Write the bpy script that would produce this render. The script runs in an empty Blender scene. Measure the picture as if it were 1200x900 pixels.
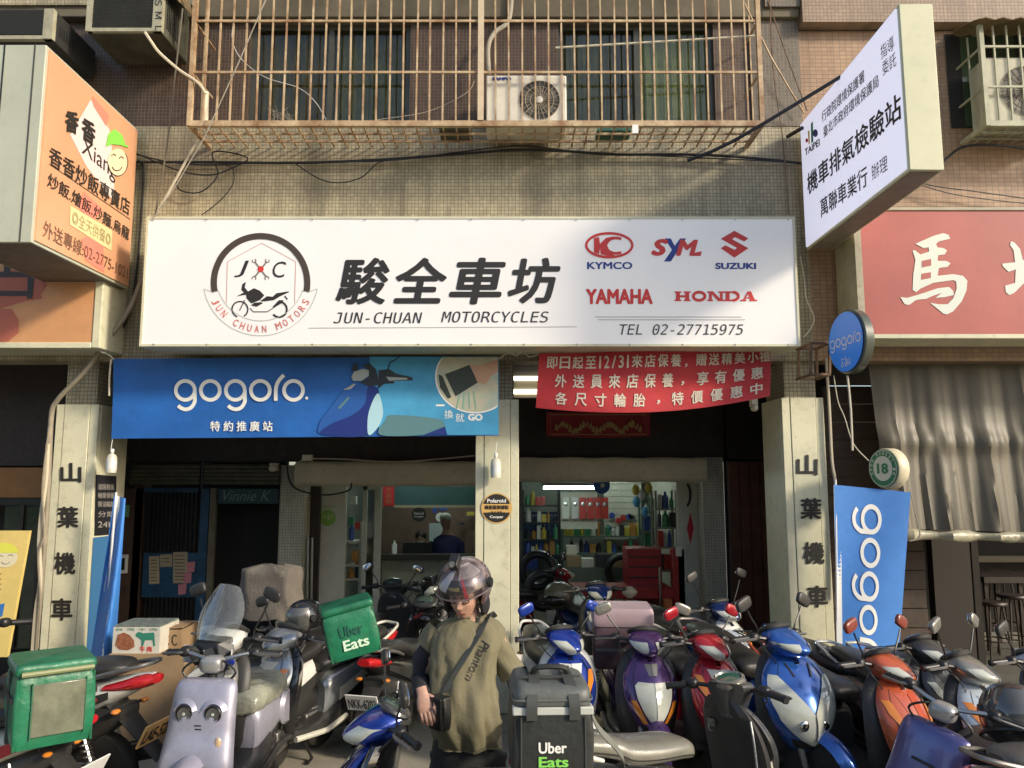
import bpy, bmesh, math, random, os
from mathutils import Vector, Matrix, noise as mnoise
R = math.radians
PI = math.pi
random.seed(7)
S = bpy.context.scene
# ---------------------------------------------------------------- camera
F = 900.0                      # focal length in pixels of a 1200 x 900 frame
H = 2.05                       # eye height
TILT = math.atan(110.0 / F)    # camera looks up slightly
cam_d = bpy.data.cameras.new('camera')
cam_d.sensor_width = 36.0
cam_d.lens = 36.0 * F / 1200.0
cam_d.clip_start = 0.05
cam_d.clip_end = 2000
cam = bpy.data.objects.new('camera', cam_d)
cam.location = (0, 0, H)
cam.rotation_euler = (PI / 2 + TILT, 0, 0)
S.collection.objects.link(cam)
S.camera = cam
# ---------------------------------------------------------------- world and sun
SUN_EL, SUN_AZ = R(26), R(121)   # azimuth clockwise from +Y
w = bpy.data.worlds.new('World')
S.world = w
w.use_nodes = True
nt = w.node_tree
bg = nt.nodes['Background']
sky = nt.nodes.new('ShaderNodeTexSky')
sky.sky_type = 'NISHITA'
sky.sun_disc = False
sky.sun_elevation = SUN_EL
sky.sun_rotation = SUN_AZ
sky.dust_density = 2.0
nt.links.new(sky.outputs[0], bg.inputs[0])
bg.inputs[1].default_value = 0.15
sd = bpy.data.lights.new('sun', 'SUN')
sd.energy = 2.7
sd.angle = R(7.0)
sd.color = (1.0, 0.885, 0.71)
so = bpy.data.objects.new('sun', sd)
dvec = Vector((math.sin(SUN_AZ) * math.cos(SUN_EL), math.cos(SUN_AZ) * math.cos(SUN_EL), math.sin(SUN_EL)))
so.rotation_euler = dvec.to_track_quat('Z', 'Y').to_euler()
so.location = (6, -6, 12)
S.collection.objects.link(so)
S.view_settings.view_transform = 'Standard'
S.view_settings.look = 'None'
S.view_settings.exposure = 0.56
S.view_settings.gamma = 1
S.cycles.max_bounces = 8
S.cycles.transparent_max_bounces = 8
# ---------------------------------------------------------------- materials
MATS = {}
def mat(name, col, rough=0.5, metal=0.0, coat=0.0, var=0.0, vscale=6.0, bump=0.0, bscale=60.0, dirt=0.0, alpha=1.0,
        trans=0.0, emit=None, es=0.0, col2=None, spec=0.5, rvar=0.0):
    if name in MATS:
        return MATS[name]
    m = bpy.data.materials.new(name)
    m.use_nodes = True
    n, l = m.node_tree.nodes, m.node_tree.links
    b = n['Principled BSDF']
    b.inputs['Base Color'].default_value = (*col, 1)
    b.inputs['Roughness'].default_value = rough
    b.inputs['Metallic'].default_value = metal
    b.inputs['Coat Weight'].default_value = coat
    b.inputs['Coat Roughness'].default_value = 0.08
    b.inputs['Specular IOR Level'].default_value = spec
    b.inputs['Alpha'].default_value = alpha
    b.inputs['Transmission Weight'].default_value = trans
    if emit:
        b.inputs['Emission Color'].default_value = (*emit, 1)
        b.inputs['Emission Strength'].default_value = es
    if var or dirt or bump or rvar:
        tc = n.new('ShaderNodeNewGeometry')
        src = tc.outputs['Position']
    if var or dirt or rvar:
        nz = n.new('ShaderNodeTexNoise')
        nz.inputs['Scale'].default_value = vscale
        nz.inputs['Detail'].default_value = 6
        nz.inputs['Roughness'].default_value = 0.65
        l.new(src, nz.inputs['Vector'])
        mr = n.new('ShaderNodeMapRange')
        mr.inputs['From Min'].default_value = 0.35
        mr.inputs['From Max'].default_value = 0.65
        l.new(nz.outputs['Fac'], mr.inputs['Value'])
        mx = n.new('ShaderNodeMix')
        mx.data_type = 'RGBA'
        c2 = col2 if col2 else tuple(c * (1 - var) for c in col)
        mx.inputs['A'].default_value = (*col, 1)
        mx.inputs['B'].default_value = (*c2, 1)
        l.new(mr.outputs['Result'], mx.inputs['Factor'])
        out = mx.outputs['Result']
        if dirt:
            n2 = n.new('ShaderNodeTexNoise')
            n2.inputs['Scale'].default_value = vscale * 4.3
            n2.inputs['Detail'].default_value = 8
            n2.inputs['Roughness'].default_value = 0.75
            l.new(src, n2.inputs['Vector'])
            r2 = n.new('ShaderNodeMapRange')
            r2.inputs['From Min'].default_value = 0.52
            r2.inputs['From Max'].default_value = 0.75
            r2.inputs['To Max'].default_value = dirt
            l.new(n2.outputs['Fac'], r2.inputs['Value'])
            m2 = n.new('ShaderNodeMix')
            m2.data_type = 'RGBA'
            m2.inputs['B'].default_value = (0.09, 0.075, 0.05, 1)
            l.new(out, m2.inputs['A'])
            l.new(r2.outputs['Result'], m2.inputs['Factor'])
            out = m2.outputs['Result']
        l.new(out, b.inputs['Base Color'])
        if rvar:
            r3 = n.new('ShaderNodeMapRange')
            r3.inputs['To Min'].default_value = max(0.03, rough - rvar)
            r3.inputs['To Max'].default_value = min(1, rough + rvar)
            l.new(nz.outputs['Fac'], r3.inputs['Value'])
            l.new(r3.outputs['Result'], b.inputs['Roughness'])
    if bump:
        nb = n.new('ShaderNodeTexNoise')
        nb.inputs['Scale'].default_value = bscale
        nb.inputs['Detail'].default_value = 5
        l.new(src, nb.inputs['Vector'])
        bp = n.new('ShaderNodeBump')
        bp.inputs['Strength'].default_value = bump
        bp.inputs['Distance'].default_value = 0.01
        l.new(nb.outputs['Fac'], bp.inputs['Height'])
        l.new(bp.outputs['Normal'], b.inputs['Normal'])
    MATS[name] = m
    return m

def tile_mat(name, c1, c2, grout, size=0.034, stain=0.5, zaxis='XZ', stain_col=(0.10, 0.085, 0.055), w=None, rough=0.45):
    """small mosaic tiles laid in a grid, on walls facing -Y (XZ) or +-X (YZ)"""
    if name in MATS:
        return MATS[name]
    m = bpy.data.materials.new(name)
    m.use_nodes = True
    n, l = m.node_tree.nodes, m.node_tree.links
    b = n['Principled BSDF']
    b.inputs['Roughness'].default_value = rough
    geo = n.new('ShaderNodeNewGeometry')
    sep = n.new('ShaderNodeSeparateXYZ')
    l.new(geo.outputs['Position'], sep.inputs[0])
    cmb = n.new('ShaderNodeCombineXYZ')
    a, c = ('X', 'Z') if zaxis == 'XZ' else ('Y', 'Z')
    if zaxis == 'MIX':
        ad = n.new('ShaderNodeMath')
        l.new(sep.outputs['X'], ad.inputs[0]); l.new(sep.outputs['Y'], ad.inputs[1])
        l.new(ad.outputs[0], cmb.inputs['X'])
    else:
        l.new(sep.outputs[a], cmb.inputs['X'])
    l.new(sep.outputs['Z'], cmb.inputs['Y'])
    br = n.new('ShaderNodeTexBrick')
    br.offset = 0.0
    br.inputs['Scale'].default_value = 1.0
    br.inputs['Brick Width'].default_value = w or size
    br.inputs['Row Height'].default_value = size
    br.inputs['Mortar Size'].default_value = size * 0.09
    br.inputs['Mortar Smooth'].default_value = 0.3
    br.inputs['Color1'].default_value = (*c1, 1)
    br.inputs['Color2'].default_value = (*c2, 1)
    br.inputs['Mortar'].default_value = (*grout, 1)
    l.new(cmb.outputs[0], br.inputs['Vector'])
    mp = n.new('ShaderNodeMapping')
    mp.inputs['Scale'].default_value = (1.6, 1.6, 0.55)
    l.new(geo.outputs['Position'], mp.inputs['Vector'])
    nz = n.new('ShaderNodeTexNoise')
    nz.inputs['Scale'].default_value = 1.7
    nz.inputs['Detail'].default_value = 9
    nz.inputs['Roughness'].default_value = 0.7
    l.new(mp.outputs[0], nz.inputs['Vector'])
    mr = n.new('ShaderNodeMapRange')
    mr.inputs['From Min'].default_value = 0.42
    mr.inputs['From Max'].default_value = 0.72
    mr.inputs['To Max'].default_value = stain
    l.new(nz.outputs['Fac'], mr.inputs['Value'])
    mx = n.new('ShaderNodeMix'); mx.data_type = 'RGBA'
    l.new(br.outputs['Color'], mx.inputs['A'])
    mx.inputs['B'].default_value = (*stain_col, 1)
    l.new(mr.outputs['Result'], mx.inputs['Factor'])
    mp2 = n.new('ShaderNodeMapping')
    mp2.inputs['Scale'].default_value = (5.0, 5.0, 0.35)
    l.new(geo.outputs['Position'], mp2.inputs['Vector'])
    n2 = n.new('ShaderNodeTexNoise')
    n2.inputs['Scale'].default_value = 1.3
    n2.inputs['Detail'].default_value = 7
    l.new(mp2.outputs[0], n2.inputs['Vector'])
    r2 = n.new('ShaderNodeMapRange')
    r2.inputs['From Min'].default_value = 0.5
    r2.inputs['From Max'].default_value = 0.75
    r2.inputs['To Max'].default_value = stain
    l.new(n2.outputs['Fac'], r2.inputs['Value'])
    m2 = n.new('ShaderNodeMix'); m2.data_type = 'RGBA'
    l.new(mx.outputs['Result'], m2.inputs['A'])
    m2.inputs['B'].default_value = (*[c * .8 for c in stain_col], 1)
    l.new(r2.outputs['Result'], m2.inputs['Factor'])
    l.new(m2.outputs['Result'], b.inputs['Base Color'])
    bp = n.new('ShaderNodeBump')
    bp.inputs['Strength'].default_value = 0.6
    bp.inputs['Distance'].default_value = 0.004
    bp.invert = True
    l.new(br.outputs['Fac'], bp.inputs['Height'])
    l.new(bp.outputs['Normal'], b.inputs['Normal'])
    MATS[name] = m
    return m
# ---------------------------------------------------------------- geometry helpers
class MB:
    """collects primitives, links them as ONE mesh object"""
    def __init__(self):
        self.v, self.f = [], []
    def add(self, vs, fs):
        k = len(self.v)
        self.v += [tuple(p) for p in vs]
        self.f += [tuple(i + k for i in q) for q in fs]
        return self
    def box(self, x0, x1, y0, y1, z0, z1, M=None):
        vs = [(x, y, z) for x in (x0, x1) for y in (y0, y1) for z in (z0, z1)]
        if M is not None:
            vs = [M @ Vector(p) for p in vs]
        return self.add(vs, [(0, 1, 3, 2), (4, 6, 7, 5), (0, 4, 5, 1), (2, 3, 7, 6), (0, 2, 6, 4), (1, 5, 7, 3)])
    def tube(self, pts, r, seg=8, closed=False, caps=True):
        pts = [Vector(p) for p in pts]
        rs = r if isinstance(r, (list, tuple)) else [r] * len(pts)
        n = len(pts)
        rings, up = [], None
        for i, p in enumerate(pts):
            if closed:
                t = (pts[(i + 1) % n] - pts[i - 1])
            else:
                t = pts[min(i + 1, n - 1)] - pts[max(i - 1, 0)]
            if t.length < 1e-9:
                t = Vector((0, 0, 1))
            t.normalize()
            if up is None:
                up = Vector((0, 0, 1)) if abs(t.z) < 0.9 else Vector((1, 0, 0))
            a = (up - t * up.dot(t))
            if a.length < 1e-6:
                a = t.orthogonal()
            a.normalize()
            up = a
            b = t.cross(a)
            rings.append([p + (a * math.cos(2 * PI * k / seg) + b * math.sin(2 * PI * k / seg)) * rs[i] for k in range(seg)])
        vs = [q for rg in rings for q in rg]
        fs = []
        m = n if closed else n - 1
        for i in range(m):
            j = (i + 1) % n
            for k in range(seg):
                k2 = (k + 1) % seg
                fs.append((i * seg + k, i * seg + k2, j * seg + k2, j * seg + k))
        if caps and not closed:
            fs.append(tuple(range(seg - 1, -1, -1)))
            fs.append(tuple((n - 1) * seg + k for k in range(seg)))
        return self.add(vs, fs)
    def rings(self, rings, cap=True, closed_u=True):
        """loft through equal-length rings of points"""
        m = len(rings[0])
        vs = [q for rg in rings for q in rg]
        fs = []
        for i in range(len(rings) - 1):
            for k in range(m if closed_u else m - 1):
                k2 = (k + 1) % m
                fs.append((i * m + k, i * m + k2, (i + 1) * m + k2, (i + 1) * m + k))
        if cap and closed_u:
            fs.append(tuple(range(m - 1, -1, -1)))
            fs.append(tuple((len(rings) - 1) * m + k for k in range(m)))
        return self.add(vs, fs)
    def lathe(self, prof, o=(0, 0, 0), axis=(0, 1, 0), seg=24, ang=None):
        """prof: (radius, height along axis)"""
        ax = Vector(axis).normalized()
        a = ax.orthogonal().normalized()
        b = ax.cross(a)
        o = Vector(o)
        rg = []
        for r, h in prof:
            rg.append([o + ax * h + (a * math.cos(2 * PI * k / seg) + b * math.sin(2 * PI * k / seg)) * r for k in range(seg)])
        return self.rings(rg, cap=True)
    def ell(self, c, r, seg=16, rn=10, M=None, p=2.0):
        """superellipsoid"""
        rg = []
        def sp(v):
            return math.copysign(abs(v) ** (2.0 / p), v)
        for i in range(1, rn):
            t = PI * i / rn
            rg.append([Vector((c[0] + r[0] * sp(math.sin(t)) * sp(math.cos(2 * PI * k / seg)),
                               c[1] + r[1] * sp(math.sin(t)) * sp(math.sin(2 * PI * k / seg)),
                               c[2] + r[2] * sp(math.cos(t)))) for k in range(seg)])
        if M is not None:
            rg = [[M @ q for q in g] for g in rg]
        return self.rings(rg)
    def sheet(self, grid, th=0.0, two=True):
        """grid[i][j] points; th gives it thickness along the local normal"""
        n, m = len(grid), len(grid[0])
        g = [[Vector(p) for p in row] for row in grid]
        fs = [(i * m + j, (i + 1) * m + j, (i + 1) * m + j + 1, i * m + j + 1) for i in range(n - 1) for j in range(m - 1)]
        if th == 0:
            return self.add([p for r in g for p in r], fs)
        nn = []
        for i in range(n):
            for j in range(m):
                du = g[min(i + 1, n - 1)][j] - g[max(i - 1, 0)][j]
                dv = g[i][min(j + 1, m - 1)] - g[i][max(j - 1, 0)]
                q = du.cross(dv)
                if q.length > 1e-12:
                    q.normalize()
                nn.append(q)
        vs = [p for r in g for p in r]
        vs2 = [p - nn[i] * th for i, p in enumerate(vs)]
        k = n * m
        fs2 = [tuple(i + k for i in reversed(q)) for q in fs]
        rim = [i * m for i in range(n)] + [(n - 1) * m + j for j in range(1, m)] + [i * m + m - 1 for i in range(n - 2, -1, -1)] + [j for j in range(m - 2, 0, -1)]
        fr = [(rim[i], rim[i] + k, rim[(i + 1) % len(rim)] + k, rim[(i + 1) % len(rim)]) for i in range(len(rim))]
        return self.add(vs + vs2, fs + fs2 + fr)
    def build(self, name, m, parent=None, smooth=True, bev=0.0, sharp=38, noloc=False, seg=2):
        return obj(name, self.v, self.f, m, parent, smooth, bev, sharp, seg)

OFF = {}
LOCAL = set()
def obj(name, vs, fs, m, parent=None, smooth=True, bev=0.0, sharp=38, seg=2):
    me = bpy.data.meshes.new(name)
    vs = [Vector(p) for p in vs]
    o = bpy.data.objects.new(name, me)
    if parent is None:
        xs = [p.x for p in vs]; ys = [p.y for p in vs]; zs = [p.z for p in vs]
        c = Vector(((min(xs) + max(xs)) / 2, (min(ys) + max(ys)) / 2, min(zs)))
        o.location = c
        OFF[o.name] = c
        vs = [p - c for p in vs]
    else:
        c = OFF[parent.name]
        OFF[o.name] = c
        if c.length:
            vs = [p - c for p in vs]
        o.parent = parent
    me.from_pydata(vs, [], fs)
    me.validate()
    bm = bmesh.new(); bm.from_mesh(me)
    bmesh.ops.recalc_face_normals(bm, faces=bm.faces)
    bm.to_mesh(me); bm.free()
    me.materials.append(m)
    if smooth:
        me.polygons.foreach_set('use_smooth', [True] * len(me.polygons))
        me.set_sharp_from_angle(angle=R(sharp))
    S.collection.objects.link(o)
    if bev:
        b = o.modifiers.new('bevel', 'BEVEL')
        b.width = bev; b.segments = seg; b.limit_method = 'ANGLE'; b.angle_limit = R(40)
        b.harden_normals = False
    return o

def tag(o, label=None, cat=None, group=None, kind=None):
    if label: o['label'] = label
    if cat: o['category'] = cat
    if group: o['group'] = group
    if kind: o['kind'] = kind
    return o
def thing(name, label, cat, loc=(0, 0, 0), group=None, local=False, rot=None, kind=None):
    o = bpy.data.objects.new(name, None)
    o.empty_display_size = 0.2
    o.location = loc
    if rot is not None:
        o.rotation_euler = rot
    OFF[o.name] = Vector((0, 0, 0)) if local else Vector(loc)
    S.collection.objects.link(o)
    return tag(o, label, cat, group, kind)
def box(name, x0, x1, y0, y1, z0, z1, m, parent=None, bev=0.0, smooth=True):
    return MB().box(x0, x1, y0, y1, z0, z1).build(name, m, parent, smooth=smooth, bev=bev)
# pixels of the 1200 x 900 photograph -> rays -> points on real planes
CF = Vector((0, math.cos(TILT), math.sin(TILT)))
CU = Vector((0, -math.sin(TILT), math.cos(TILT)))
CO = Vector((0, 0, H))
def ray(px, py):
    return CF * F + Vector((px - 600, 0, 0)) + CU * (450 - py)
def P(px, py, Y):
    d = ray(px, py)
    return CO + d * (Y / d.y)
class Face:
    """a flat face in the world; pt(px,py,off) = point on it, raised off metres towards the viewer"""
    def __init__(self, o, n):
        self.o, self.n = Vector(o), Vector(n).normalized()
        if (CO - self.o).dot(self.n) < 0:
            self.n = -self.n
    def pt(self, px, py, off=0.0):
        d = ray(px, py)
        t = (self.o - CO).dot(self.n) / d.dot(self.n)
        return CO + d * t + self.n * off
def FY(Y):
    return Face((0, Y, 0), (0, -1, 0))
def rect(px0, py0, px1, py1, Y):
    pm = (py0 + py1) / 2
    return P(px0, pm, Y).x, P(px1, pm, Y).x, P(600, py1, Y).z, P(600, py0, Y).z
def fbox(name, px0, py0, px1, py1, Y, d, m, parent=None, bev=0.0):
    x0, x1, z0, z1 = rect(px0, py0, px1, py1, Y)
    return box(name, x0, x1, Y, Y + d, z0, z1, m, parent, bev)
def cr(pts, n=6, closed=False):
    """Catmull-Rom through points (any dimension)"""
    pts = [tuple(p) for p in pts]
    out = []
    N = len(pts)
    rng = N if closed else N - 1
    for i in range(rng):
        if closed:
            a, b, c, d = pts[i - 1], pts[i], pts[(i + 1) % N], pts[(i + 2) % N]
        else:
            a, b, c, d = pts[max(i - 1, 0)], pts[i], pts[i + 1], pts[min(i + 2, N - 1)]
        for k in range(n):
            t = k / n
            out.append(tuple(0.5 * ((2 * b[j]) + (-a[j] + c[j]) * t + (2 * a[j] - 5 * b[j] + 4 * c[j] - d[j]) * t * t
                                    + (-a[j] + 3 * b[j] - 3 * c[j] + d[j]) * t ** 3) for j in range(len(b))))
    if not closed:
        out.append(pts[-1])
    return out
def tube(name, pts, r, m, parent=None, seg=8, n=0, closed=False):
    if n:
        pts = cr(pts, n, closed)
    return MB().tube(pts, r, seg, closed).build(name, m, parent)
# flat print: polygons, strokes and lettering laid on a Face
def tri(poly):
    from mathutils.geometry import tessellate_polygon
    return [tuple(t) for t in tessellate_polygon([[Vector((p[0], p[1], 0)) for p in poly]])]
def decal(name, face, polys, m, parent, off=0.003):
    """polys: lists of pixel points"""
    mb = MB()
    for i, poly in enumerate(polys):
        mb.add([face.pt(x, y, off + LIFT * (i % 16)) for x, y in poly], tri(poly))
    return mb.build(name, m, parent, smooth=False)
def stroke(pts, w, closed=False):
    """a polyline -> one band polygon list (quads)"""
    pts = [Vector((p[0], p[1])) for p in pts]
    n = len(pts)
    L, Rr = [], []
    for i in range(n):
        if closed:
            t = pts[(i + 1) % n] - pts[i - 1]
        else:
            t = pts[min(i + 1, n - 1)] - pts[max(i - 1, 0)]
        t.normalize()
        q = Vector((-t.y, t.x))
        ww = w[i] if isinstance(w, (list, tuple)) else w
        L.append(pts[i] + q * ww / 2); Rr.append(pts[i] - q * ww / 2)
    out = []
    for i in range(n if closed else n - 1):
        j = (i + 1) % n
        out.append([L[i], L[j], Rr[j], Rr[i]])
    return out
def arc(cx, cy, rx, ry, a0, a1, n=24):
    return [(cx + rx * math.cos(R(a0 + (a1 - a0) * k / n)), cy - ry * math.sin(R(a0 + (a1 - a0) * k / n))) for k in range(n + 1)]
FONT = {}
def font(kind):
    if kind is None:
        return None
    if kind not in FONT:
        try:
            p = os.path.join(bpy.utils.system_resource('DATAFILES'), 'fonts', kind)
            FONT[kind] = bpy.data.fonts.load(p)
        except Exception:
            FONT[kind] = None
    return FONT[kind]
TCACHE = {}
def text_geo(s, bold=0.0, shear=0.0, fnt=None, space=1.0, res=3):
    key = (s, bold, shear, fnt, space, res)
    if key in TCACHE:
        return TCACHE[key]
    c = bpy.data.curves.new('t', 'FONT')
    c.body = s; c.offset = 0; c.shear = shear; c.resolution_u = res; c.space_character = space
    ff = font(fnt)
    if ff: c.font = ff
    o = bpy.data.objects.new('t', c)
    me = bpy.data.meshes.new_from_object(o)
    vs = [v.co.to_2d() for v in me.vertices]
    fs = [tuple(p.vertices) for p in me.polygons]
    if bold:      # heavier weight: the same glyphs laid again a hair to each side
        v0, f0 = list(vs), list(fs)
        for dx, dy in ((1, 0), (-1, 0), (0, 1), (0, -1), (.7, .7), (-.7, .7), (.7, -.7), (-.7, -.7)):
            k = len(vs)
            vs += [Vector((v.x + dx * bold, v.y + dy * bold * .8)) for v in v0]
            fs += [tuple(i + k for i in q) for q in f0]
        LAYER[key] = len(v0)
    x0 = min(v.x for v in vs); x1 = max(v.x for v in vs); y0 = min(v.y for v in vs); y1 = max(v.y for v in vs)
    vs = [((v.x - x0) / (x1 - x0), (v.y - y0) / (y1 - y0)) for v in vs]
    vs = TV(vs); vs.n = LAYER.get(key, len(vs))
    bpy.data.objects.remove(o); bpy.data.curves.remove(c); bpy.data.meshes.remove(me)
    TCACHE[key] = (vs, fs)
    return vs, fs
class TV(list):
    n = 1
LAYER = {}
LIFT = 0.00012
def lettering(name, face, s, q, m, parent, off=0.003, bold=0.0, shear=0.0, fnt=None, depth=0.0, fn=None, space=1.0):
    """q: (x0,y0,x1,y1) pixel box, or four pixel corners TL,TR,BR,BL"""
    vs, fs = text_geo(s, bold, shear, fnt, space)
    if len(q) == 4 and not hasattr(q[0], '__len__'):
        x0, y0, x1, y1 = q
        q = [(x0, y0), (x1, y0), (x1, y1), (x0, y1)]
    c = [Vector(face.pt(*p, off)) for p in q]
    out = []
    for i_, (u, v) in enumerate(vs):
        top = c[0].lerp(c[1], u); bot = c[3].lerp(c[2], u)
        p = bot.lerp(top, v) + face.n * (LIFT * (i_ // vs.n))
        if fn:
            p = fn(p)
        out.append(p)
    if depth:
        k = len(out)
        o2 = [p - face.n * (off - 0.0005) * 1.0 for p in out]
        o2 = [p + face.n * 0 for p in o2]
        edges = {}
        for f in fs:
            for i in range(len(f)):
                e = (f[i], f[(i + 1) % len(f)])
                if (e[1], e[0]) in edges: edges.pop((e[1], e[0]))
                else: edges[e] = 1
        sides = [(a, b, b + k, a + k) for a, b in edges]
        return obj(name, out + o2, list(fs) + sides, m, parent, smooth=False)
    return obj(name, out, fs, m, parent, smooth=False)
# ================================================================ SETTING
beige = tile_mat('beige_mosaic', (0.50, 0.44, 0.29), (0.39, 0.34, 0.22), (0.17, 0.145, 0.09), 0.034, 0.6, w=0.034)
beige2 = tile_mat('beige_mosaic_side', (0.42, 0.38, 0.26), (0.33, 0.30, 0.20), (0.12, 0.10, 0.07), 0.036, 0.5, 'MIX')
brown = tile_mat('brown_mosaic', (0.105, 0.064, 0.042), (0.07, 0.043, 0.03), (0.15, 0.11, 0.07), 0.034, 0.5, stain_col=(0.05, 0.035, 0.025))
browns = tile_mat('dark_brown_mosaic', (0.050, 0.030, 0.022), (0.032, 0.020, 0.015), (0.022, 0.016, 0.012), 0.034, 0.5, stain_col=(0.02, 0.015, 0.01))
greyt = tile_mat('grey_mosaic', (0.17, 0.14, 0.105), (0.12, 0.10, 0.08), (0.22, 0.18, 0.13), 0.036, 0.4)
peach = tile_mat('peach_mosaic', (0.42, 0.27, 0.16), (0.34, 0.21, 0.13), (0.22, 0.16, 0.10), 0.04, 0.4, stain_col=(0.16, 0.10, 0.06), w=0.06)
whitet = tile_mat('white_mosaic', (0.55, 0.53, 0.43), (0.48, 0.46, 0.37), (0.25, 0.24, 0.19), 0.034, 0.4)
wht = mat('white_plaster', (0.58, 0.57, 0.48), 0.7, var=0.15, vscale=3, dirt=0.3)
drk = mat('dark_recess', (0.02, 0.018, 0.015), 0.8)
concrete = mat('concrete', (0.34, 0.31, 0.24), 0.85, var=0.25, vscale=1.5, dirt=0.55, bump=0.4, bscale=40)
floorm = mat('shop_floor', (0.16, 0.15, 0.12), 0.6, var=0.3, vscale=2, dirt=0.5, bump=0.2)
rust = mat('rusty_cream_paint', (0.56, 0.43, 0.26), 0.55, var=0.5, vscale=5, col2=(0.26, 0.14, 0.065), dirt=0.7)
rustd = mat('rusty_iron', (0.20, 0.12, 0.07), 0.7, var=0.5, vscale=14, dirt=0.4)
cream = mat('cream_sheet_metal', (0.66, 0.64, 0.46), 0.45, var=0.16, vscale=2.2, dirt=0.38)
creamd = mat('aged_cream_metal', (0.40, 0.36, 0.26), 0.5, var=0.25, vscale=2.5, dirt=0.6)
steel = mat('steel', (0.5, 0.5, 0.48), 0.35, metal=1.0, var=0.2)
black = mat('black_plastic', (0.018, 0.018, 0.018), 0.42, var=0.3, vscale=12, rvar=0.12)
ink = mat('black_ink', (0.022, 0.02, 0.018), 0.5)
cable = mat('black_cable', (0.012, 0.012, 0.012), 0.5)
grycable = mat('grey_cable', (0.30, 0.27, 0.21), 0.6, var=0.3)
glassd = mat('window_glass', (0.02, 0.03, 0.025), 0.06, spec=0.7)
white = mat('white_print', (0.78, 0.78, 0.74), 0.5)

g = MB(); g.add([(-300, -200, 0), (300, -200, 0), (300, 400, 0), (-300, 400, 0)], [(0, 1, 2, 3)])
tag(g.build('ground', concrete, smooth=False), kind='structure')
g = MB(); g.box(-9, 9, 7.0, 9.75, 0.004, 0.05)
tag(g.build('arcade_floor', floorm, smooth=False), kind='structure')

YW = 7.0
B = thing('apartment_building', 'old tiled apartment building with caged windows above a ground floor motorcycle workshop', 'building', (0, YW, 0))
def wallpart(name, px0, py0, px1, py1, Y, d, m, parent=None):
    return fbox(name, px0, py0, px1, py1, Y, d, m, parent or B)
# lower band, full width up to the sill
xa, xb = P(-150, 200, YW).x, P(943, 200, YW).x
zs = P(600, 148, YW).z
box('lower_wall', xa, xb, YW, YW + 0.25, 3.12, zs, beige, B)
# upper brown wall with window holes
xr = P(880, 80, YW).x
zt = P(600, -120, YW).z
wl0, wl1, wr0, wr1 = P(290, 85, YW).x, P(480, 85, YW).x, P(655, 85, YW).x, P(838, 85, YW).x
zh = P(600, 24, YW).z
for a, b in ((xa, wl0), (wl1, wr0), (wr1, xr)):
    box('upper_wall', a, b, YW + 0.03, YW + 0.25, zs, zh, brown, B)
box('upper_wall_corner', xr, xb, YW - 0.01, YW + 0.25, zs, zh, greyt, B)
box('lintel_beam', xa, xb, YW - 0.06, YW + 0.25, zh, zt, mat('stained_concrete', (.17, .145, .10), .8, var=.4, vscale=2, dirt=.5), B, bev=0.01)
box('tiled_beam', xa, P(235, 10, YW).x, YW - 0.09, YW - 0.062, P(600, 12, YW).z, zt, beige, B)
box('tiled_beam', P(893, 10, YW).x, xb, YW - 0.09, YW - 0.062, P(600, 14, YW).z, zt, greyt, B)
curt = mat('green_curtain', (0.34, 0.42, 0.26), 0.9, var=0.3, vscale=4)
curtd = mat('dim_curtain', (0.15, 0.13, 0.08), 0.9, var=0.3, vscale=4)
alum = mat('dark_aluminium', (0.10, 0.10, 0.08), 0.4, metal=0.3, var=0.2)
def window(px0, px1, cutpx, curtains):
    x0, x1 = P(px0, 85, YW).x, P(px1, 85, YW).x
    z0, z1 = zs, zh
    fr = MB()
    for a, b in ((x0, x0 + .05), (x1 - .05, x1)): fr.box(a, b, YW + .08, YW + .14, z0, z1)
    for a, b in ((z0, z0 + .05), (z1 - .05, z1)): fr.box(x0 + .05, x1 - .05, YW + .08, YW + .14, a, b)
    wf = fr.build('window', alum, B, smooth=False)
    xs = [x0 + .05] + [P(c, 85, YW).x for c in cutpx] + [x1 - .05]
    for i, c in enumerate(xs[1:-1]):
        box('mullion', c - .025, c + .025, YW + .075, YW + .135, z0 + .05, z1 - .05, alum, wf)
    for i in range(len(xs) - 1):
        box('pane', xs[i] + .026, xs[i + 1] - .026, YW + .10, YW + .106, z0 + .05, z1 - .05,
            mat('tinted_glass', (0.75, 0.74, 0.5), 0.03, trans=1.0, spec=.3), wf)
    for a, b, m in curtains:
        xa_, xb_ = P(a, 85, YW).x, P(b, 85, YW).x
        n = 60
        grid = [[(xa_ + (xb_ - xa_) * i / n, YW + .19 + .007 * math.sin(i * .8) + .004 * math.sin(i * 1.9), z) for z in (z0, (z0 + z1) / 2, z1)] for i in range(n + 1)]
        MB().sheet(grid).build('curtain', m, wf)
window(290, 480, (385,), ((294, 384, curtd), (388, 476, mat('olive_curtain', (0.16, 0.17, 0.10), 0.9, var=0.3))))
window(655, 838, (748,), ((660, 712, mat('olive_curtain', (0.16, 0.17, 0.10), 0.9)), (712, 746, curtd), (753, 833, curt)))
box('room_backdrop', xa, xb, YW + .6, YW + .7, 3.3, zt, drk, B)
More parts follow.
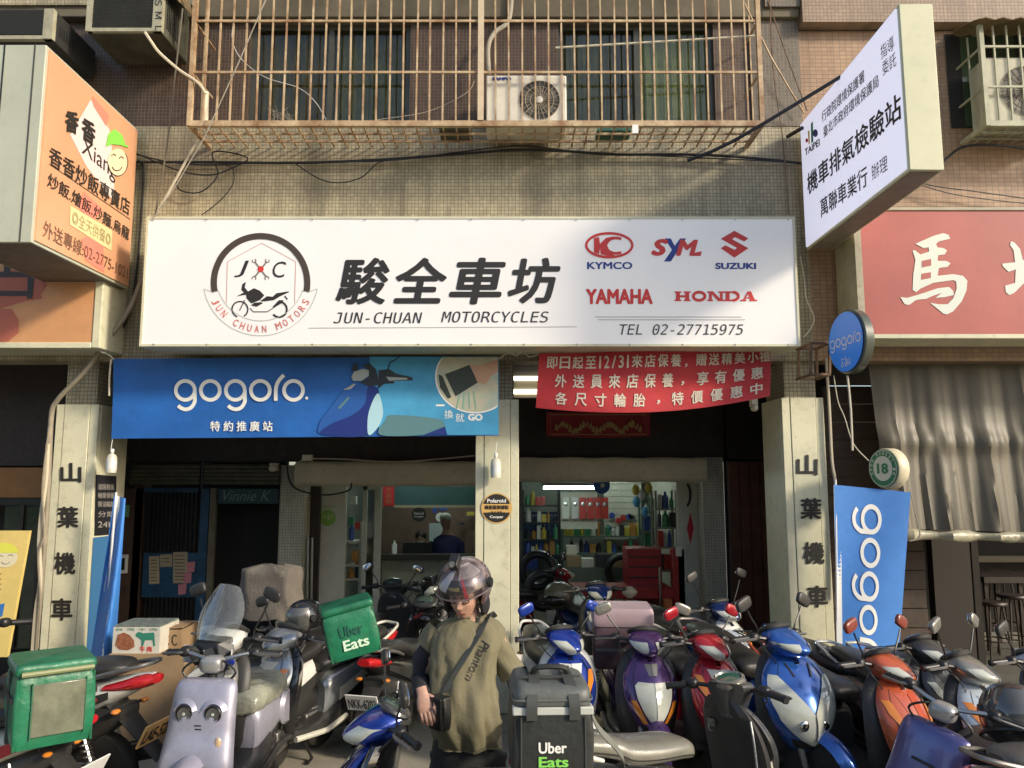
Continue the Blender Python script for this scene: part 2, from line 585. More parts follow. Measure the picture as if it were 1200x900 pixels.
# arcade ceiling and shop back wall
box('arcade_ceiling', -12, 12, YW + .25, 9.9, 3.24, 3.36, mat('ceiling_paint', (0.10, 0.085, 0.065), 0.8, var=0.4, vscale=1.5), B)
YB = 9.6
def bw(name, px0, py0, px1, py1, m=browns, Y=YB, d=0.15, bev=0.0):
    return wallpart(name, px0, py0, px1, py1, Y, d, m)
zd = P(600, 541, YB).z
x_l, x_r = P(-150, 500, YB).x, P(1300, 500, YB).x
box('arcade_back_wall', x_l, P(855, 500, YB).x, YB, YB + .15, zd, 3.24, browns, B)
woodm = mat('red_brown_boards', (0.13, 0.045, 0.022), 0.5, var=0.5, vscale=3, dirt=0.3)
# red-brown board wall right of the workshop
bx0, bx1 = P(852, 600, YB).x, P(960, 600, YB).x
for k in range(9):
    a = bx0 + (bx1 - bx0) * k / 9; b = bx0 + (bx1 - bx0) * (k + 1) / 9
    box('board', a + .004, b - .004, YB - .12, YB + .0, 0, zd, woodm, B)
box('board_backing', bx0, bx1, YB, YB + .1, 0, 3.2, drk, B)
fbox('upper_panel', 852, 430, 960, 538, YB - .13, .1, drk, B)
# tiled piers and base
bw('tiled_pier', 323, 545, 352, 900, whitet, YB - .12, .3)
bw('tiled_pier', 828, 536, 853, 900, whitet, YB - .14, .3)
bw('brick_pier', 138, 545, 160, 900, mat('brown_brick', (0.09, 0.05, 0.03), 0.7, var=0.4), YB - .02, .2)
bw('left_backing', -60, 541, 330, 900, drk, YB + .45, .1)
# room shell
roomw = mat('room_wall_paint', (0.30, 0.33, 0.28), 0.7, var=0.2, vscale=2)
X0, X1 = P(352, 600, YB).x, P(828, 600, YB).x
box('room_ceiling', X0, X1 + .4, YB + .15, 14.0, 2.55, 2.6, wht, B)
box('room_side_wall', X0 - .1, X0, YB + .15, 14, 0, 2.55, roomw, B)
box('room_side_wall', X1, X1 + .1, YB + .15, 14, 0, 2.55, wht, B)
box('room_floor', X0, X1, YB - .1, 14, 0.05, 0.075, floorm, B)
YR = 13.2
box('room_back_wall', X0, X1, 13.9, 14.0, 0, 2.55, roomw, B)
# partition with the service window (left room)
YP = 11.6
pc = mat('partition_cream', (0.40, 0.38, 0.28), 0.6, var=0.2, vscale=3, dirt=0.4)
fbox('partition_lower', 445, 655, 612, 905, YP, .1, pc, B)
fbox('window_sill', 440, 650, 560, 656, YP - .08, .2, mat('dark_sill', (0.05, .045, .035), .4), B)
fbox('teal_fascia', 445, 570, 600, 593, YP, .1, mat('teal_board', (0.045, 0.11, 0.11), 0.5, var=.2), B)
fbox('window_head', 445, 592, 600, 595, YP - .03, .1, mat('beige_strip', (0.35, .30, .2), .5), B)
fbox('office_back_wall', 440, 540, 580, 800, 13.4, .05, mat('pink_brown_wall', (0.19, 0.12, 0.085), 0.7, var=.2), B)
box('partition_wall', P(604, 600, 11).x, P(604, 600, 11).x + .08, 9.9, 13.9, .05, 2.55, mat('blue_grey_wall', (.12, .13, .12), .7, var=.3), B)
# white side panel and door frame, left room
fbox('white_panel', 368, 565, 402, 900, YB + .35, .05, wht, B)
fbox('pipe_post', 355, 568, 371, 900, YB + .2, .06, mat('brown_iron', (0.045, 0.03, 0.02), 0.4, var=.4), B)
for a, b in ((423, 428), (437, 445)):
    fbox('door_frame', a, 570, b, 800, YB + .7, .05, wht, B)
fbox('door_frame_rail', 425, 570, 440, 574, YB + .7, .05, wht, B)
fbox('door_pane', 428, 574, 437, 730, YB + .71, .006, mat('clear_glass', (0.8, 0.85, 0.8), 0.03, trans=1.0), B)
# right room: slatted white wall, white side panel
for k in range(16):
    z = 0.9 + k * .105
    fx0, fx1 = P(708, 600, 13.3).x, P(752, 600, 13.3).x
    box('slat', fx0, fx1, 13.3, 13.33, z, z + .095, wht, B)
pn = fbox('white_side_panel', 797, 562, 824, 900, YB + .3, .05, wht, B)
fbox('panel_edge', 824, 562, 828, 900, YB + .22, .1, steel, B)
fc = FY(YB + .3)
decal('red_diamond', fc, [[(809, 600), (813, 619), (809, 638), (805, 619)]], mat('red_paper', (0.5, 0.02, 0.03), .6), pn)
decal('black_arc', fc, stroke(arc(804, 580, 5, 13, -80, 80, 10), 3.2), ink, pn)
# roller shutter housing across the workshop front
zA, zB = P(600, 570, YB - .2).z, P(600, 541, YB - .2).z
def roller(px0, px1, pyt, pyb, m):
    Y = YB - .3
    x0, x1 = P(px0, 555, Y).x, P(px1, 555, Y).x
    z1, z0 = P(600, pyt, Y).z, P(600, pyb, Y).z
    h = z1 - z0
    prof = [(0, 0), (-.04 * 1, .0), (-.07, .05), (-.08, h * .5), (-.07, h - .05), (-.04, h), (.28, h), (.28, 0)]
    n = 24
    rg = []
    for i in range(n + 1):
        x = x0 + (x1 - x0) * i / n
        rg.append([(x, Y + .08 + a + .004 * math.sin(i * 2.1), z0 + b + .005 * math.sin(i * 1.1)) for a, b in prof])
    return MB().rings(rg).build('shutter_housing', m, B, sharp=60)
shc = mat('cream_shutter_metal', (.62, .57, .42), .5, var=.18, vscale=2.5, dirt=.35)
roller(345, 601, 541, 570, shc)
roller(601, 829, 536, 565, shc)
grn = mat('green_brown_paint', (0.09, 0.085, 0.05), 0.5, var=.4)
def ribbed(px0, px1):
    m = MB()
    x0, x1 = P(px0, 555, YB - .2).x, P(px1, 555, YB - .2).x
    z0, z1 = P(600, 568, YB - .2).z, P(600, 545, YB - .2).z
    for k in range(5):
        a = z0 + (z1 - z0) * k / 5
        m.tube([(x0, YB - .12, a + .03), (x1, YB - .12, a + .03)], .034, 10)
    m.build('rolled_shutter', grn, B)
    box('shutter_bracket', x0 - .03, x0, YB - .16, YB, z0 - .05, z1 + .05, black, B)
ribbed(150, 232); ribbed(237, 326)

# old blue iron gate with notices
G = thing('iron_gate', 'old dark blue iron gate with bars and paper notices taped to it', 'gate', P(200, 730, YB))
blu = mat('old_blue_paint', (0.018, 0.085, 0.17), 0.45, var=.5, vscale=5, dirt=.4)
oli = mat('olive_post', (0.16, 0.14, 0.09), .6, var=.3)
fbox('post', 155, 572, 164, 730, YB - .02, .06, oli, G)
fbox('post', 243, 572, 250, 730, YB - .03, .06, oli, G)
fbox('frame', 232, 572, 242, 730, YB - .02, .05, blu, G)
fbox('lock_panel', 167, 648, 232, 700, YB - .01, .03, blu, G)
fbox('frame_rail', 167, 572, 232, 577, YB - .01, .04, blu, G)
for k in range(13):
    x = 169 + k * 4.9
    fbox('bar', x, 577, x + 1.7, 648, YB, .02, black, G)
    fbox('bar', x, 700, x + 1.7, 735, YB, .02, black, G)
fg = FY(YB - .01)
pap = mat('yellowed_paper', (0.42, 0.36, 0.24), .8, var=.2); pnk = mat('pink_paper', (0.50, 0.20, 0.24), .8)
for q in ((175, 652, 187, 684), (188, 650, 202, 664), (203, 647, 220, 683)):
    decal('notice', fg, [[(q[0], q[1]), (q[2], q[1] - .5), (q[2], q[3]), (q[0], q[3] + .5)]], pap, G, .006)
    decal('notice_text', fg, [[(q[0] + 2, y), (q[2] - 3, y), (q[2] - 3, y + .8), (q[0] + 2, y + .8)] for y in range(int(q[1]) + 4, int(q[3]) - 3, 4)], ink, G, .008)
for x, y in ((219, 659), (215, 672), (209, 685)):
    decal('notice', fg, [[(x, y), (x + 10, y - 1), (x + 9, y + 11), (x, y + 12)]], pnk, G, .007)
T = thing('shop_sign', 'dim teal sign board with cursive white writing above dark doorway', 'sign', P(290, 590, YB))
fbox('board', 256, 573, 325, 590, YB - .02, .05, mat('dark_teal', (0.02, 0.07, 0.075), .5), T)
lettering('lettering', FY(YB - .02), 'Vinnie K', (262, 575, 318, 587), mat('dim_teal_print', (.16, .26, .25), .6), T, shear=.4)
I = thing('intercom', 'small white door intercom panel on brown brick pier', 'intercom', P(143, 670, YB - .1))
fbox('panel', 137, 650, 148, 672, YB - .08, .05, white, I, .004)
fbox('speaker_grille', 139, 654, 146, 668, YB - .083, .01, black, I)
fbox('green_plate', 143, 592, 151, 606, YB - .03, .01, mat('green_plate', (.15, .4, .25), .5), I)

# ------------------------------------------------ pillars
def pillar(label, xl, xr_, side, chars, Yd=.56, ctop=466, tbot=None):
    """front face between pixel columns xl, xr_ (at y=550), sheet metal up to ctop"""
    x0, x1 = P(xl, 550, YW).x, P(xr_, 550, YW).x
    o = thing('arcade_pillar', label, 'pillar', ((x0 + x1) / 2, YW + .28, 0))
    zc = P(600, ctop, YW).z
    box('tiled_shaft', x0 + .05, x1 - .05, YW + .05, YW + Yd, 0, 3.12, beige2, o)
    w_ = x1 - x0
    for a, b in ((0, .2), (.2, .8), (.8, 1)):
        box('cladding_panel', x0 + w_ * a + .002, x0 + w_ * b - .002, YW - .006 * (a == .2), YW + .05, 0.01, zc, cream, o, bev=.004)
    if side >= 0: box('side_panel', x1 - .05, x1, YW + .052, YW + Yd, 0.01, zc, cream, o, bev=.003)
    if side <= 0: box('side_panel', x0, x0 + .05, YW + .052, YW + Yd, 0.01, zc, cream, o, bev=.003)
    f = FY(YW - .006)
    for s, cx, cy, h in chars:
        lettering('character', f, s, (cx - 12.5, cy - h, cx + 12.5, cy + h), ink, o, off=.007, bold=.03)
    return o
PL = pillar('left cream arcade pillar with four black characters and a stickered blue side', 61, 111, 1,
       (('山', 83.5, 554, 11.5), ('葉', 80, 606, 12.5), ('機', 76.5, 660, 13), ('車', 73, 714, 13)), ctop=474)
PC = pillar('centre cream pillar standing behind the helmeted person', 557, 608, 0, (), ctop=468)
PR = pillar('right cream arcade pillar with four black characters beside the blue flag', 919, 969, -1,
       (('山', 945.5, 545, 12), ('葉', 950, 596, 12.5), ('機', 953.5, 648, 13), ('車', 957.5, 699, 13)), ctop=466)
# stickers on the left pillar's side
fs_ = Face(P(111, 550, YW), (1, 0, 0))
decal('black_sticker', fs_, [[(112, 556), (136, 558), (135, 626), (110, 628)]], mat('dark_sticker', (0.02, .02, .025), .3), PL, .004)
for k, (s, y) in enumerate((('道路救援', 570), ('機車保養', 580), ('換油輪胎', 590), ('分期', 602), ('24H', 614))):
    lettering('sticker_text', fs_, s, [(114, y - 3), (133, y - 3 + .3), (133, y + 4), (114, y + 4)], mat('grey_print', (.35, .33, .3), .5), PL, .007)
decal('blue_sticker', fs_, [[(109, 630), (135, 627), (131, 760), (100, 775)]], mat('glossy_blue_film', (0.05, 0.17, 0.36), .15, coat=.5), PL, .004)
# round sticker and hanging bottle on the centre pillar
fc_ = FY(YW - .006)
rs = mat('gold_print', (0.62, 0.38, 0.12), .5); 
decal('round_sticker', fc_, [arc(582, 595.5, 18, 18, 0, 352, 44)], rs, PC, .004)
decal('round_sticker_black', fc_, [arc(582, 595.5, 16.5, 16.5, 18, 162, 20), arc(582, 595.5, 16.5, 16.5, 198, 342, 20)], ink, PC, .006)
lettering('sticker_text', fc_, 'Polaroid', (571, 584.5, 593, 589), white, PC, .008, bold=.03)
lettering('sticker_text', fc_, '綠能服務據點', (568, 592, 596, 597), ink, PC, .006, bold=.03)
lettering('sticker_text', fc_, '一 輪 手 換 駕 一', (572, 599, 592, 602), ink, PC, .006, bold=.03)
lettering('sticker_text', fc_, 'Cooper', (574, 604, 590, 608), white, PC, .008, bold=.03)

# ------------------------------------------------ main sign
acry = mat('white_acrylic_added_glow', (0.74, 0.72, 0.69), 0.4, coat=.1, var=.06, vscale=1.2, emit=(.86, .90, 1.0), es=.10)  # faint emission added to the face to lift its shaded end
M = thing('shop_sign', 'long white box sign of the motorcycle shop with big black characters and brand logos', 'sign', (0, 6.65, 3.0))
YS = 6.45
mx0, mx1 = P(168, 330, YS).x, P(934.5, 330, YS).x
mz0, mz1 = P(600, 406, YS).z, P(600, 254, YS).z
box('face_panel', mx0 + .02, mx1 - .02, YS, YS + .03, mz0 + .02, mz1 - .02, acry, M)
fr = MB()
fr.box(mx0, mx1, YS - .008, YS + .42, mz0, mz0 + .02); fr.box(mx0, mx1, YS - .008, YS + .42, mz1 - .02, mz1)
fr.box(mx0, mx0 + .02, YS - .008, YS + .42, mz0 + .02, mz1 - .02); fr.box(mx1 - .02, mx1, YS - .008, YS + .42, mz0 + .02, mz1 - .02)
fr.build('housing', cream, M, smooth=False)
box('back_panel', mx0 + .02, mx1 - .02, YS + .38, YS + .41, mz0 + .02, mz1 - .02, creamd, M)
f = FY(YS)
red = mat('red_print', (0.60, 0.035, 0.03), .45); blue = mat('blue_print', (0.012, 0.035, 0.24), .45)
for s, q in (('駿', (393, 302, 457, 357)), ('全', (461, 302, 524, 356)), ('車', (526, 302, 593, 357)), ('坊', (595, 302, 657, 356))):
    lettering('character', f, s, q, ink, M, .004, bold=.03, shear=.18)
lettering('lettering', f, 'JUN-CHUAN', (391, 366, 495, 379), ink, M, .004, shear=.2, fnt='DejaVuSansMono.woff2')
lettering('lettering', f, 'MOTORCYCLES', (517, 365, 643, 378), ink, M, .004, shear=.2, fnt='DejaVuSansMono.woff2')
lettering('phone_number', f, 'TEL 02-27715975', (726, 380, 871, 392.5), ink, M, .004, shear=.2, fnt='DejaVuSansMono.woff2')
gl = mat('grey_line', (.35, .35, .34), .5)
decal('rule_line', f, stroke([(362, 384.5), (676, 383)], .7) + stroke([(697, 371.5), (869, 371.5)], .8) + stroke([(701, 374.8), (873, 374.8)], .8), gl, M)
for px_ in range(180, 930, 62):
    for py_ in (257.2, 403.6):
        MB().lathe([(.001, .004), (.007, .003), (.008, 0)], o=P(px_, py_, YS - .009), axis=(0, -1, 0), seg=8).build('rivet', steel, M)
# kymco
def ring(cx, cy, rx, ry, w, a0=0, a1=360, n=40):
    return stroke(arc(cx, cy, rx, ry, a0, a1, n)[:-1] if a1 - a0 == 360 else arc(cx, cy, rx, ry, a0, a1, n), w, closed=(a1 - a0 == 360))
decal('kymco_logo', f, ring(714, 287.5, 27, 14, 3) + [[(696, 279), (702, 278), (703, 286), (710, 279), (720, 277), (711, 287), (716, 297), (722, 300), (712, 300), (704, 298), (703, 291), (702, 298), (696, 296)]]
      + ring(722, 288, 12, 9, 3.2, 60, 300, 20), red, M)
lettering('kymco_name', f, 'KYMCO', (688, 307, 741, 315.5), blue, M, bold=.03)
lettering('sym_logo', f, 'S', (763, 280, 783, 300), red, M, bold=.06, shear=.25)
decal('sym_letter', f, [[(779, 279.5), (786, 279.5), (791, 289), (788, 294)], [(790, 289), (797, 279.5), (804, 279.5), (786, 306.5), (778, 306.5)]], blue, M)
lettering('sym_logo', f, 'M', (792, 281, 818, 300), red, M, .0045, bold=.05, shear=.25)
decal('sym_tail', f, [[(812, 296.5), (822.5, 294.5), (821, 300), (811, 300)]], red, M)
decal('suzuki_logo', f, [[(860.5, 270.5), (877, 279.5), (872, 283), (861, 278), (858, 280.5), (877, 291), (860.5, 302), (844.5, 291), (850, 287.5), (861, 293), (863.5, 290.5), (844.5, 280)]], red, M)
lettering('suzuki_name', f, 'SUZUKI', (838, 308, 886, 315.5), blue, M, bold=.045)
lettering('yamaha_name', f, 'YAMAHA', (686.5, 338.5, 765, 356.5), red, M, bold=.05)
# slab-serif HONDA
def slab(x, ch, w_, h0=341.5, h1=353):
    out = []
    s = w_ * .27
    if ch == 'H':
        for a in (x, x + w_ - s - 2): out += [[(a + 1, h0), (a + 1 + s, h0), (a + 1 + s, h1), (a + 1, h1)]] + [[(a - .6, y), (a + s + 2.6, y), (a + s + 2.6, y + 1.8), (a - .6, y + 1.8)] for y in (h0, h1 - 1.8)]
        out += [[(x + s, 346), (x + w_ - s, 346), (x + w_ - s, 348.6), (x + s, 348.6)]]
    if ch == 'O': out += ring(x + w_ / 2, (h0 + h1) / 2, w_ / 2 - 2, (h1 - h0) / 2 - 1, 3.4)
    if ch == 'N':
        for a in (x, x + w_ - s): out += [[(a + 1, h0), (a + s - .5, h0), (a + s - .5, h1), (a + 1, h1)]] + [[(a - 1, y), (a + s + 1, y), (a + s + 1, y + 1.8), (a - 1, y + 1.8)] for y in (h0, h1 - 1.8)]
        out += [[(x + 1, h0), (x + 1 + s, h0), (x + w_ - 1, h1), (x + w_ - 1 - s, h1)]]
    if ch == 'D':
        out += [[(x + 1, h0), (x + 1 + s, h0), (x + 1 + s, h1), (x + 1, h1)], [(x - 1, h0), (x + w_ * .6, h0), (x + w_ * .6, h0 + 1.9), (x - 1, h0 + 1.9)], [(x - 1, h1 - 1.9), (x + w_ * .6, h1 - 1.9), (x + w_ * .6, h1), (x - 1, h1)]]
        out += ring(x + w_ * .55, (h0 + h1) / 2, w_ * .36, (h1 - h0) / 2 - 1, 3.4, -90, 90, 14)
    if ch == 'A':
        m_ = x + w_ / 2
        out += [[(m_ - 2, h0), (m_ + 2.6, h0), (x + w_ - 1, h1), (x + w_ - 1 - s - 1, h1)], [(m_ - 1.5, h0), (m_ + .5, h0), (x + 3.2, h1), (x + 1.2, h1)],
                [(x - 1, h1 - 1.8), (x + 6, h1 - 1.8), (x + 6, h1), (x - 1, h1)], [(x + w_ - 8, h1 - 1.8), (x + w_ + 1, h1 - 1.8), (x + w_ + 1, h1), (x + w_ - 8, h1)], [(x + 4, 348.5), (x + w_ - 4, 348.5), (x + w_ - 4, 350), (x + 4, 350)]]
    return out
hp = []
for i, ch in enumerate('HONDA'):
    hp += slab(791 + i * 19.4, ch, 17.6)
decal('honda_name', f, hp, red, M)
# round JC emblem
decal('emblem_ring', f, stroke(arc(305.5, 331.5, 54.7, 54.7, -11, 191, 60), 7.3), mat('dark_brown_print', (.06, .045, .035), .5), M)
thin = mat('thin_red_print', (.55, .28, .24), .5)
decal('emblem_hexagon', f, stroke([(265.5, 355), (266.7, 306.7), (307, 285), (346.8, 306.7), (345.5, 355)], .7), thin, M)
decal('emblem_ribbon', f, stroke(arc(305.5, 325.7, 67.7, 67.7, 191, 349, 50), .7) + stroke(arc(305.5, 324, 52, 52, 198, 342, 40), .7) + stroke([(239, 338.5), (251, 343)], .7) + stroke([(372, 338.5), (360, 343)], .7), mat('thin_grey_print', (.42, .45, .38), .5), M)
txt = 'JUN CHUAN MOTORS'
for i, ch in enumerate(txt):
    if ch == ' ': continue
    a = R(-62 + 124 * i / (len(txt) - 1))
    cx, cy = 305.5 + 60 * math.sin(a), 325.7 + 60 * math.cos(a)
    ux, uy = math.cos(a), -math.sin(a)
    dx, dy = math.sin(a), math.cos(a)
    hw, hh = (2.6 if ch != 'M' else 3.4), 4.2
    q = [(cx - ux * hw - dx * hh, cy - uy * hw - dy * hh), (cx + ux * hw - dx * hh, cy + uy * hw - dy * hh), (cx + ux * hw + dx * hh, cy + uy * hw + dy * hh), (cx - ux * hw + dx * hh, cy - uy * hw + dy * hh)]
    lettering('emblem_letter', f, ch, q, mat('soft_red_print', (.62, .16, .13), .5), M, bold=.01)
lettering('emblem_letter', f, 'J', (275, 305.5, 292, 325), ink, M, shear=.2)
lettering('emblem_letter', f, 'C', (319.5, 306.5, 335.5, 325.5), ink, M, shear=.2)
wr = mat('wrench_print', (.18, .16, .12), .5)
decal('emblem_wrenches', f, stroke([(298.5, 306.5), (312.5, 325)], 1.8) + stroke([(313, 306.5), (298.5, 325)], 1.8) + ring(298, 305.5, 2.2, 2.2, 1.1, 150, 420, 10) + ring(313.5, 305.5, 2.2, 2.2, 1.1, 120, 390, 10) + ring(313, 326, 2.2, 2.2, 1.1, -30, 240, 10) + ring(298, 326, 2.2, 2.2, 1.1, -60, 210, 10), wr, M)
decal('emblem_dot', f, [arc(305.7, 315.5, 3.6, 3.6, 0, 345, 16)], red, M, .005)
def E_(pts): return [(220 + x / 6.43, 260 + y / 6.43) for x, y in pts]
decal('emblem_motorcycle', f, ring(281.4, 362.6, 9.2, 9.2, 1.6, -60, 250) + ring(327.3, 362.6, 9, 9, 2.2, -140, 70) + [
    E_([(368, 562), (425, 532), (405, 515), (412, 470), (440, 452), (430, 495), (455, 525), (470, 545), (420, 552)]),
    E_([(455, 525), (500, 500), (545, 520), (578, 555), (545, 590), (480, 615), (445, 578), (440, 550)]),
    E_([(545, 598), (600, 560), (640, 565), (670, 538), (760, 524), (765, 530), (700, 560), (650, 590), (575, 600)]),
    E_([(640, 640), (690, 590), (722, 590), (715, 610), (655, 645)]), E_([(478, 630), (500, 610), (560, 605), (565, 615), (520, 640)]), E_([(735, 555), (755, 580), (748, 590), (728, 562)])]
    + stroke(E_([(430, 590), (392, 668)]), 1.1) + stroke(E_([(470, 650), (495, 678), (600, 678), (660, 640), (680, 600)]), 1.0), ink, M)

# ------------------------------------------------ the word mark shapes (six letters of rings and hooks)
def wordmark(fx, wd=.39):
    """fx maps letter units to pixels; returns polygons"""
    def mp(polys): return [[fx(x, y) for x, y in p] for p in polys]
    out = []
    def rg(cx, a0=0, a1=360): return ring(cx, 0, 1, 1, wd, a0, a1, 28)
    for c in (0, 2.64, 5.28, 7.92, 11.42): out += rg(c)
    for c in (0, 5.28):
        out += stroke(cr([(c + 1, 0), (c + 1, .7), (c + .98, 1.25), (c + .6, 1.82), (c + .05, 2.0), (c - .45, 1.85), (c - .75, 1.6)], 5), wd)
    out += stroke(cr([(9.55, 1.1), (9.55, .2), (9.6, -.4), (9.85, -1.0), (10.4, -1.62)], 5), wd)
    return mp(out)
gb = mat('banner_blue', (0.018, 0.13, 0.46), 0.5, var=.25, vscale=2.5, bump=.8, bscale=6)
Bn = thing('banner', 'blue vinyl banner with white lettering and a printed scooter picture, hung under the white sign', 'banner', P(358, 515, 6.9))
YN = 6.85
def bq(pts): return pts
n = 50
grid = []
for i in range(n + 1):
    row = []
    for j in range(13):
        px = 133 + (584.5 - 133) * i / n; u = i / n; v = j / 12
        yt = 420.5 - 2.5 * u; yb = 514 - 3.5 * u
        px2 = px - 2 * (1 - u) * v
        p = P(px2, yt + (yb - yt) * v, YN)
        p.y += .0045 * math.sin(u * 14 + v * 3) * (1 - u * .5) + .0035 * math.sin(v * 5 + u * 31)
        row.append(p)
    grid.append(row)
MB().sheet(grid, .003).build('cloth', gb, Bn)
f = FY(YN - .0085)
decal('lettering', f, wordmark(lambda x, y: (217.3 + x * 11.1, 457.5 + y * 11.1)), white, Bn, .002)
decal('registered_dot', f, [arc(359.5, 466.5, 1.8, 1.8, 0, 340, 10)], white, Bn, .002)
for i, ch in enumerate('特約推廣站'):
    lettering('character', f, ch, (246.5 + i * 15.4, 493.5, 258 + i * 15.4, 505.5), white, Bn, .002, bold=.02)
def Q(pts): return [(370 + x / 5.217, 410 + y / 5.217) for x, y in pts]
lb = mat('banner_sky_blue', (0.07, 0.36, 0.62), .55, var=.3, vscale=2); db = mat('banner_navy', (0.012, 0.03, 0.19), .5)
mb_ = mat('banner_mid_blue', (0.02, 0.10, 0.36), .5); wb = mat('banner_ice_blue', (0.42, 0.66, 0.75), .5); tl = mat('banner_grey_teal', (0.10, 0.22, 0.24), .5)
decal('print_sky', f, [Q([(330, 42), (1118, 42), (1118, 520), (400, 520), (330, 300)])], lb, Bn, .002)
decal('print_leg_shield', f, [cr(Q([(25, 450), (60, 395), (180, 240), (250, 205), (370, 225), (380, 280), (330, 370), (320, 520), (40, 520)]), 5, True)], mb_, Bn, .003)
decal('print_shield_side', f, [cr(Q([(320, 225), (375, 235), (385, 280), (335, 380), (320, 520), (40, 520), (80, 460), (220, 400), (300, 330)]), 5, True)], db, Bn, .004)
decal('print_inner_shield', f, [cr(Q([(380, 265), (412, 370), (395, 450), (340, 518), (318, 500), (325, 380)]), 5, True)], wb, Bn, .005)
decal('print_slot', f, stroke(Q([(140, 360), (205, 290)]), 2.6), tl, Bn, .005)
decal('print_seat', f, [cr(Q([(395, 520), (425, 430), (470, 398), (740, 420), (790, 460), (780, 490), (660, 520)]), 5, True)], tl, Bn, .004)
decal('print_seat_side', f, [Q([(660, 520), (790, 468), (805, 520)])], db, Bn, .005)
decal('print_grey_parts', f, [Q([(218, 130), (235, 80), (255, 85), (262, 128)]), Q([(285, 95), (330, 82), (370, 120), (390, 215), (330, 225), (270, 200), (330, 165), (310, 110)]), Q([(385, 125), (450, 118), (490, 145), (590, 168), (595, 186), (480, 190), (480, 205), (420, 208), (380, 240)])] + stroke(Q([(440, 120), (455, 80), (515, 42)]), 1.3), mat('banner_black', (.025, .03, .035), .5), Bn, .006)
for q_ in ([Q([(218, 165), (235, 135), (290, 115), (325, 125), (325, 160), (280, 190), (230, 190)]), Q([(168, 245), (205, 225), (235, 205), (245, 212), (215, 242)]), Q([(430, 165), (560, 172), (560, 182), (450, 190)])]): decal('print_headlamp', f, [q_], mat('banner_grey', (.36, .40, .38), .5), Bn, .007)
circ = [(min(p[0], 583.5), max(p[1], 418.6)) for p in arc(370 + 975 / 5.217, 410 + 165 / 5.217, 45, 41, 0, 354, 60)] + [(583.5, 418.6)]
circ = sorted(set(circ), key=lambda p: math.atan2(p[1] - 441, p[0] - 557))
decal('print_round_photo_rim', f, [[(556.9 + (x - 556.9) * 1.045 if x < 580 else x, 441.6 + (y - 441.6) * 1.045 if y > 425 else y) for x, y in circ]], white, Bn, .004)
decal('print_round_photo', f, [circ], mat('banner_photo_beige', (.52, .47, .33), .5, var=.3, vscale=8, col2=(.35, .42, .36)), Bn, .006)
decal('print_battery', f, [Q([(790, 150), (940, 92), (992, 200), (855, 285)])], mat('banner_battery', (.035, .045, .035), .5), Bn, .008)
decal('print_slot_rim', f, [Q([(750, 150), (775, 160), (830, 290), (808, 300), (760, 230)])], mat('banner_battery', (.03, .04, .03), .5), Bn, .007)
decal('print_hand', f, [Q([(945, 95), (1010, 95), (1060, 75), (1115, 60), (1115, 130), (1075, 160), (1040, 210), (990, 200)])], mat('banner_skin', (.50, .30, .20), .5), Bn, .009)
decal('print_lines', f, sum([stroke(Q([(880 + k * 28, 270 - k * 6), (860 + k * 40, 360)]), 1.6) for k in range(4)], []), mat('banner_green', (.2, .4, .3), .5), Bn, .0075)
for ch, cx, cy in (('一', 516, 475), ('換', 526, 485.5), ('就', 539, 489.5)):
    lettering('character', f, ch, (cx - 5, cy - 5 if ch != '一' else cy - 1, cx + 5, cy + 5 if ch != '一' else cy + 1), white, Bn, .003)
lettering('lettering', f, 'GO', (548.5, 485, 565.5, 493), white, Bn, .003, bold=.05)

# red banner, sagging
rb = mat('red_cloth', (0.48, 0.028, 0.035), 0.7, var=.25, vscale=3, bump=.4, bscale=12)
Rb = thing('banner', 'red cloth banner with three rows of pale characters sagging under the sign', 'banner', P(765, 480, 6.8))
YR_ = 6.72
def red_pt(u, v, off=0.0):
    px = (632 - 4 * v) + u * ((903 - 1 * v) - (632 - 4 * v)) + 0
    sag = 14 * (1 - (2 * u - .93) ** 2)
    yt = 414 - 6 * u; yb = 476 - 10 * u + sag * .85
    p = P(px, yt + (yb - yt) * v, YR_)
    p.y += .02 * math.sin(u * 9 + v * 2.5) + .015 * math.sin(v * 6.5 - u * 4) * v - off
    return p
MB().sheet([[red_pt(i / 60, j / 16) for j in range(17)] for i in range(61)], .003).build('cloth', rb, Rb)
cw = mat('cream_print', (.62, .56, .46), .6)
def red_text(s, u, v, du, dv, m=cw):
    vs, fs = text_geo(s, .022)
    obj('character', [red_pt(u + du * (a - .5), v + dv * (.5 - b), .008 + LIFT * (i // vs.n)) for i, (a, b) in enumerate(vs)], fs, m, Rb, smooth=False)
row1 = '即日起至12/31來店保養，贈送精美小禮'
pos = 0.0
for i, ch in enumerate(row1):
    wch = {'1': .42, '2': .6, '3': .6, '/': .5}.get(ch, 1.0)
    u = .03 + (pos + wch / 2) * .0558
    pos += wch
    if ch == '，': red_text(ch, u - .01, .26, .012, .06); continue
    red_text(ch, min(u, .975), .17 , .046 * wch * ({'1': .42}.get(ch, .8) if wch < 1 else 1), .21)
for i, ch in enumerate('外送員來店保養，享有優惠'):
    u = .10 + i * .0765
    if ch == '，': red_text(ch, u - .01, .55, .015, .07); continue
    red_text(ch, u, .49, .05, .23)
for i, ch in enumerate('各尺寸輪胎，特價優惠中'):
    u = .105 + i * .0835 
    if ch == '，': red_text(ch, u, .84, .015, .07); continue
    red_text(ch, u, .80, .052, .22)
decal('pale_bar', FY(6.70), [], cw, Rb) if False else None

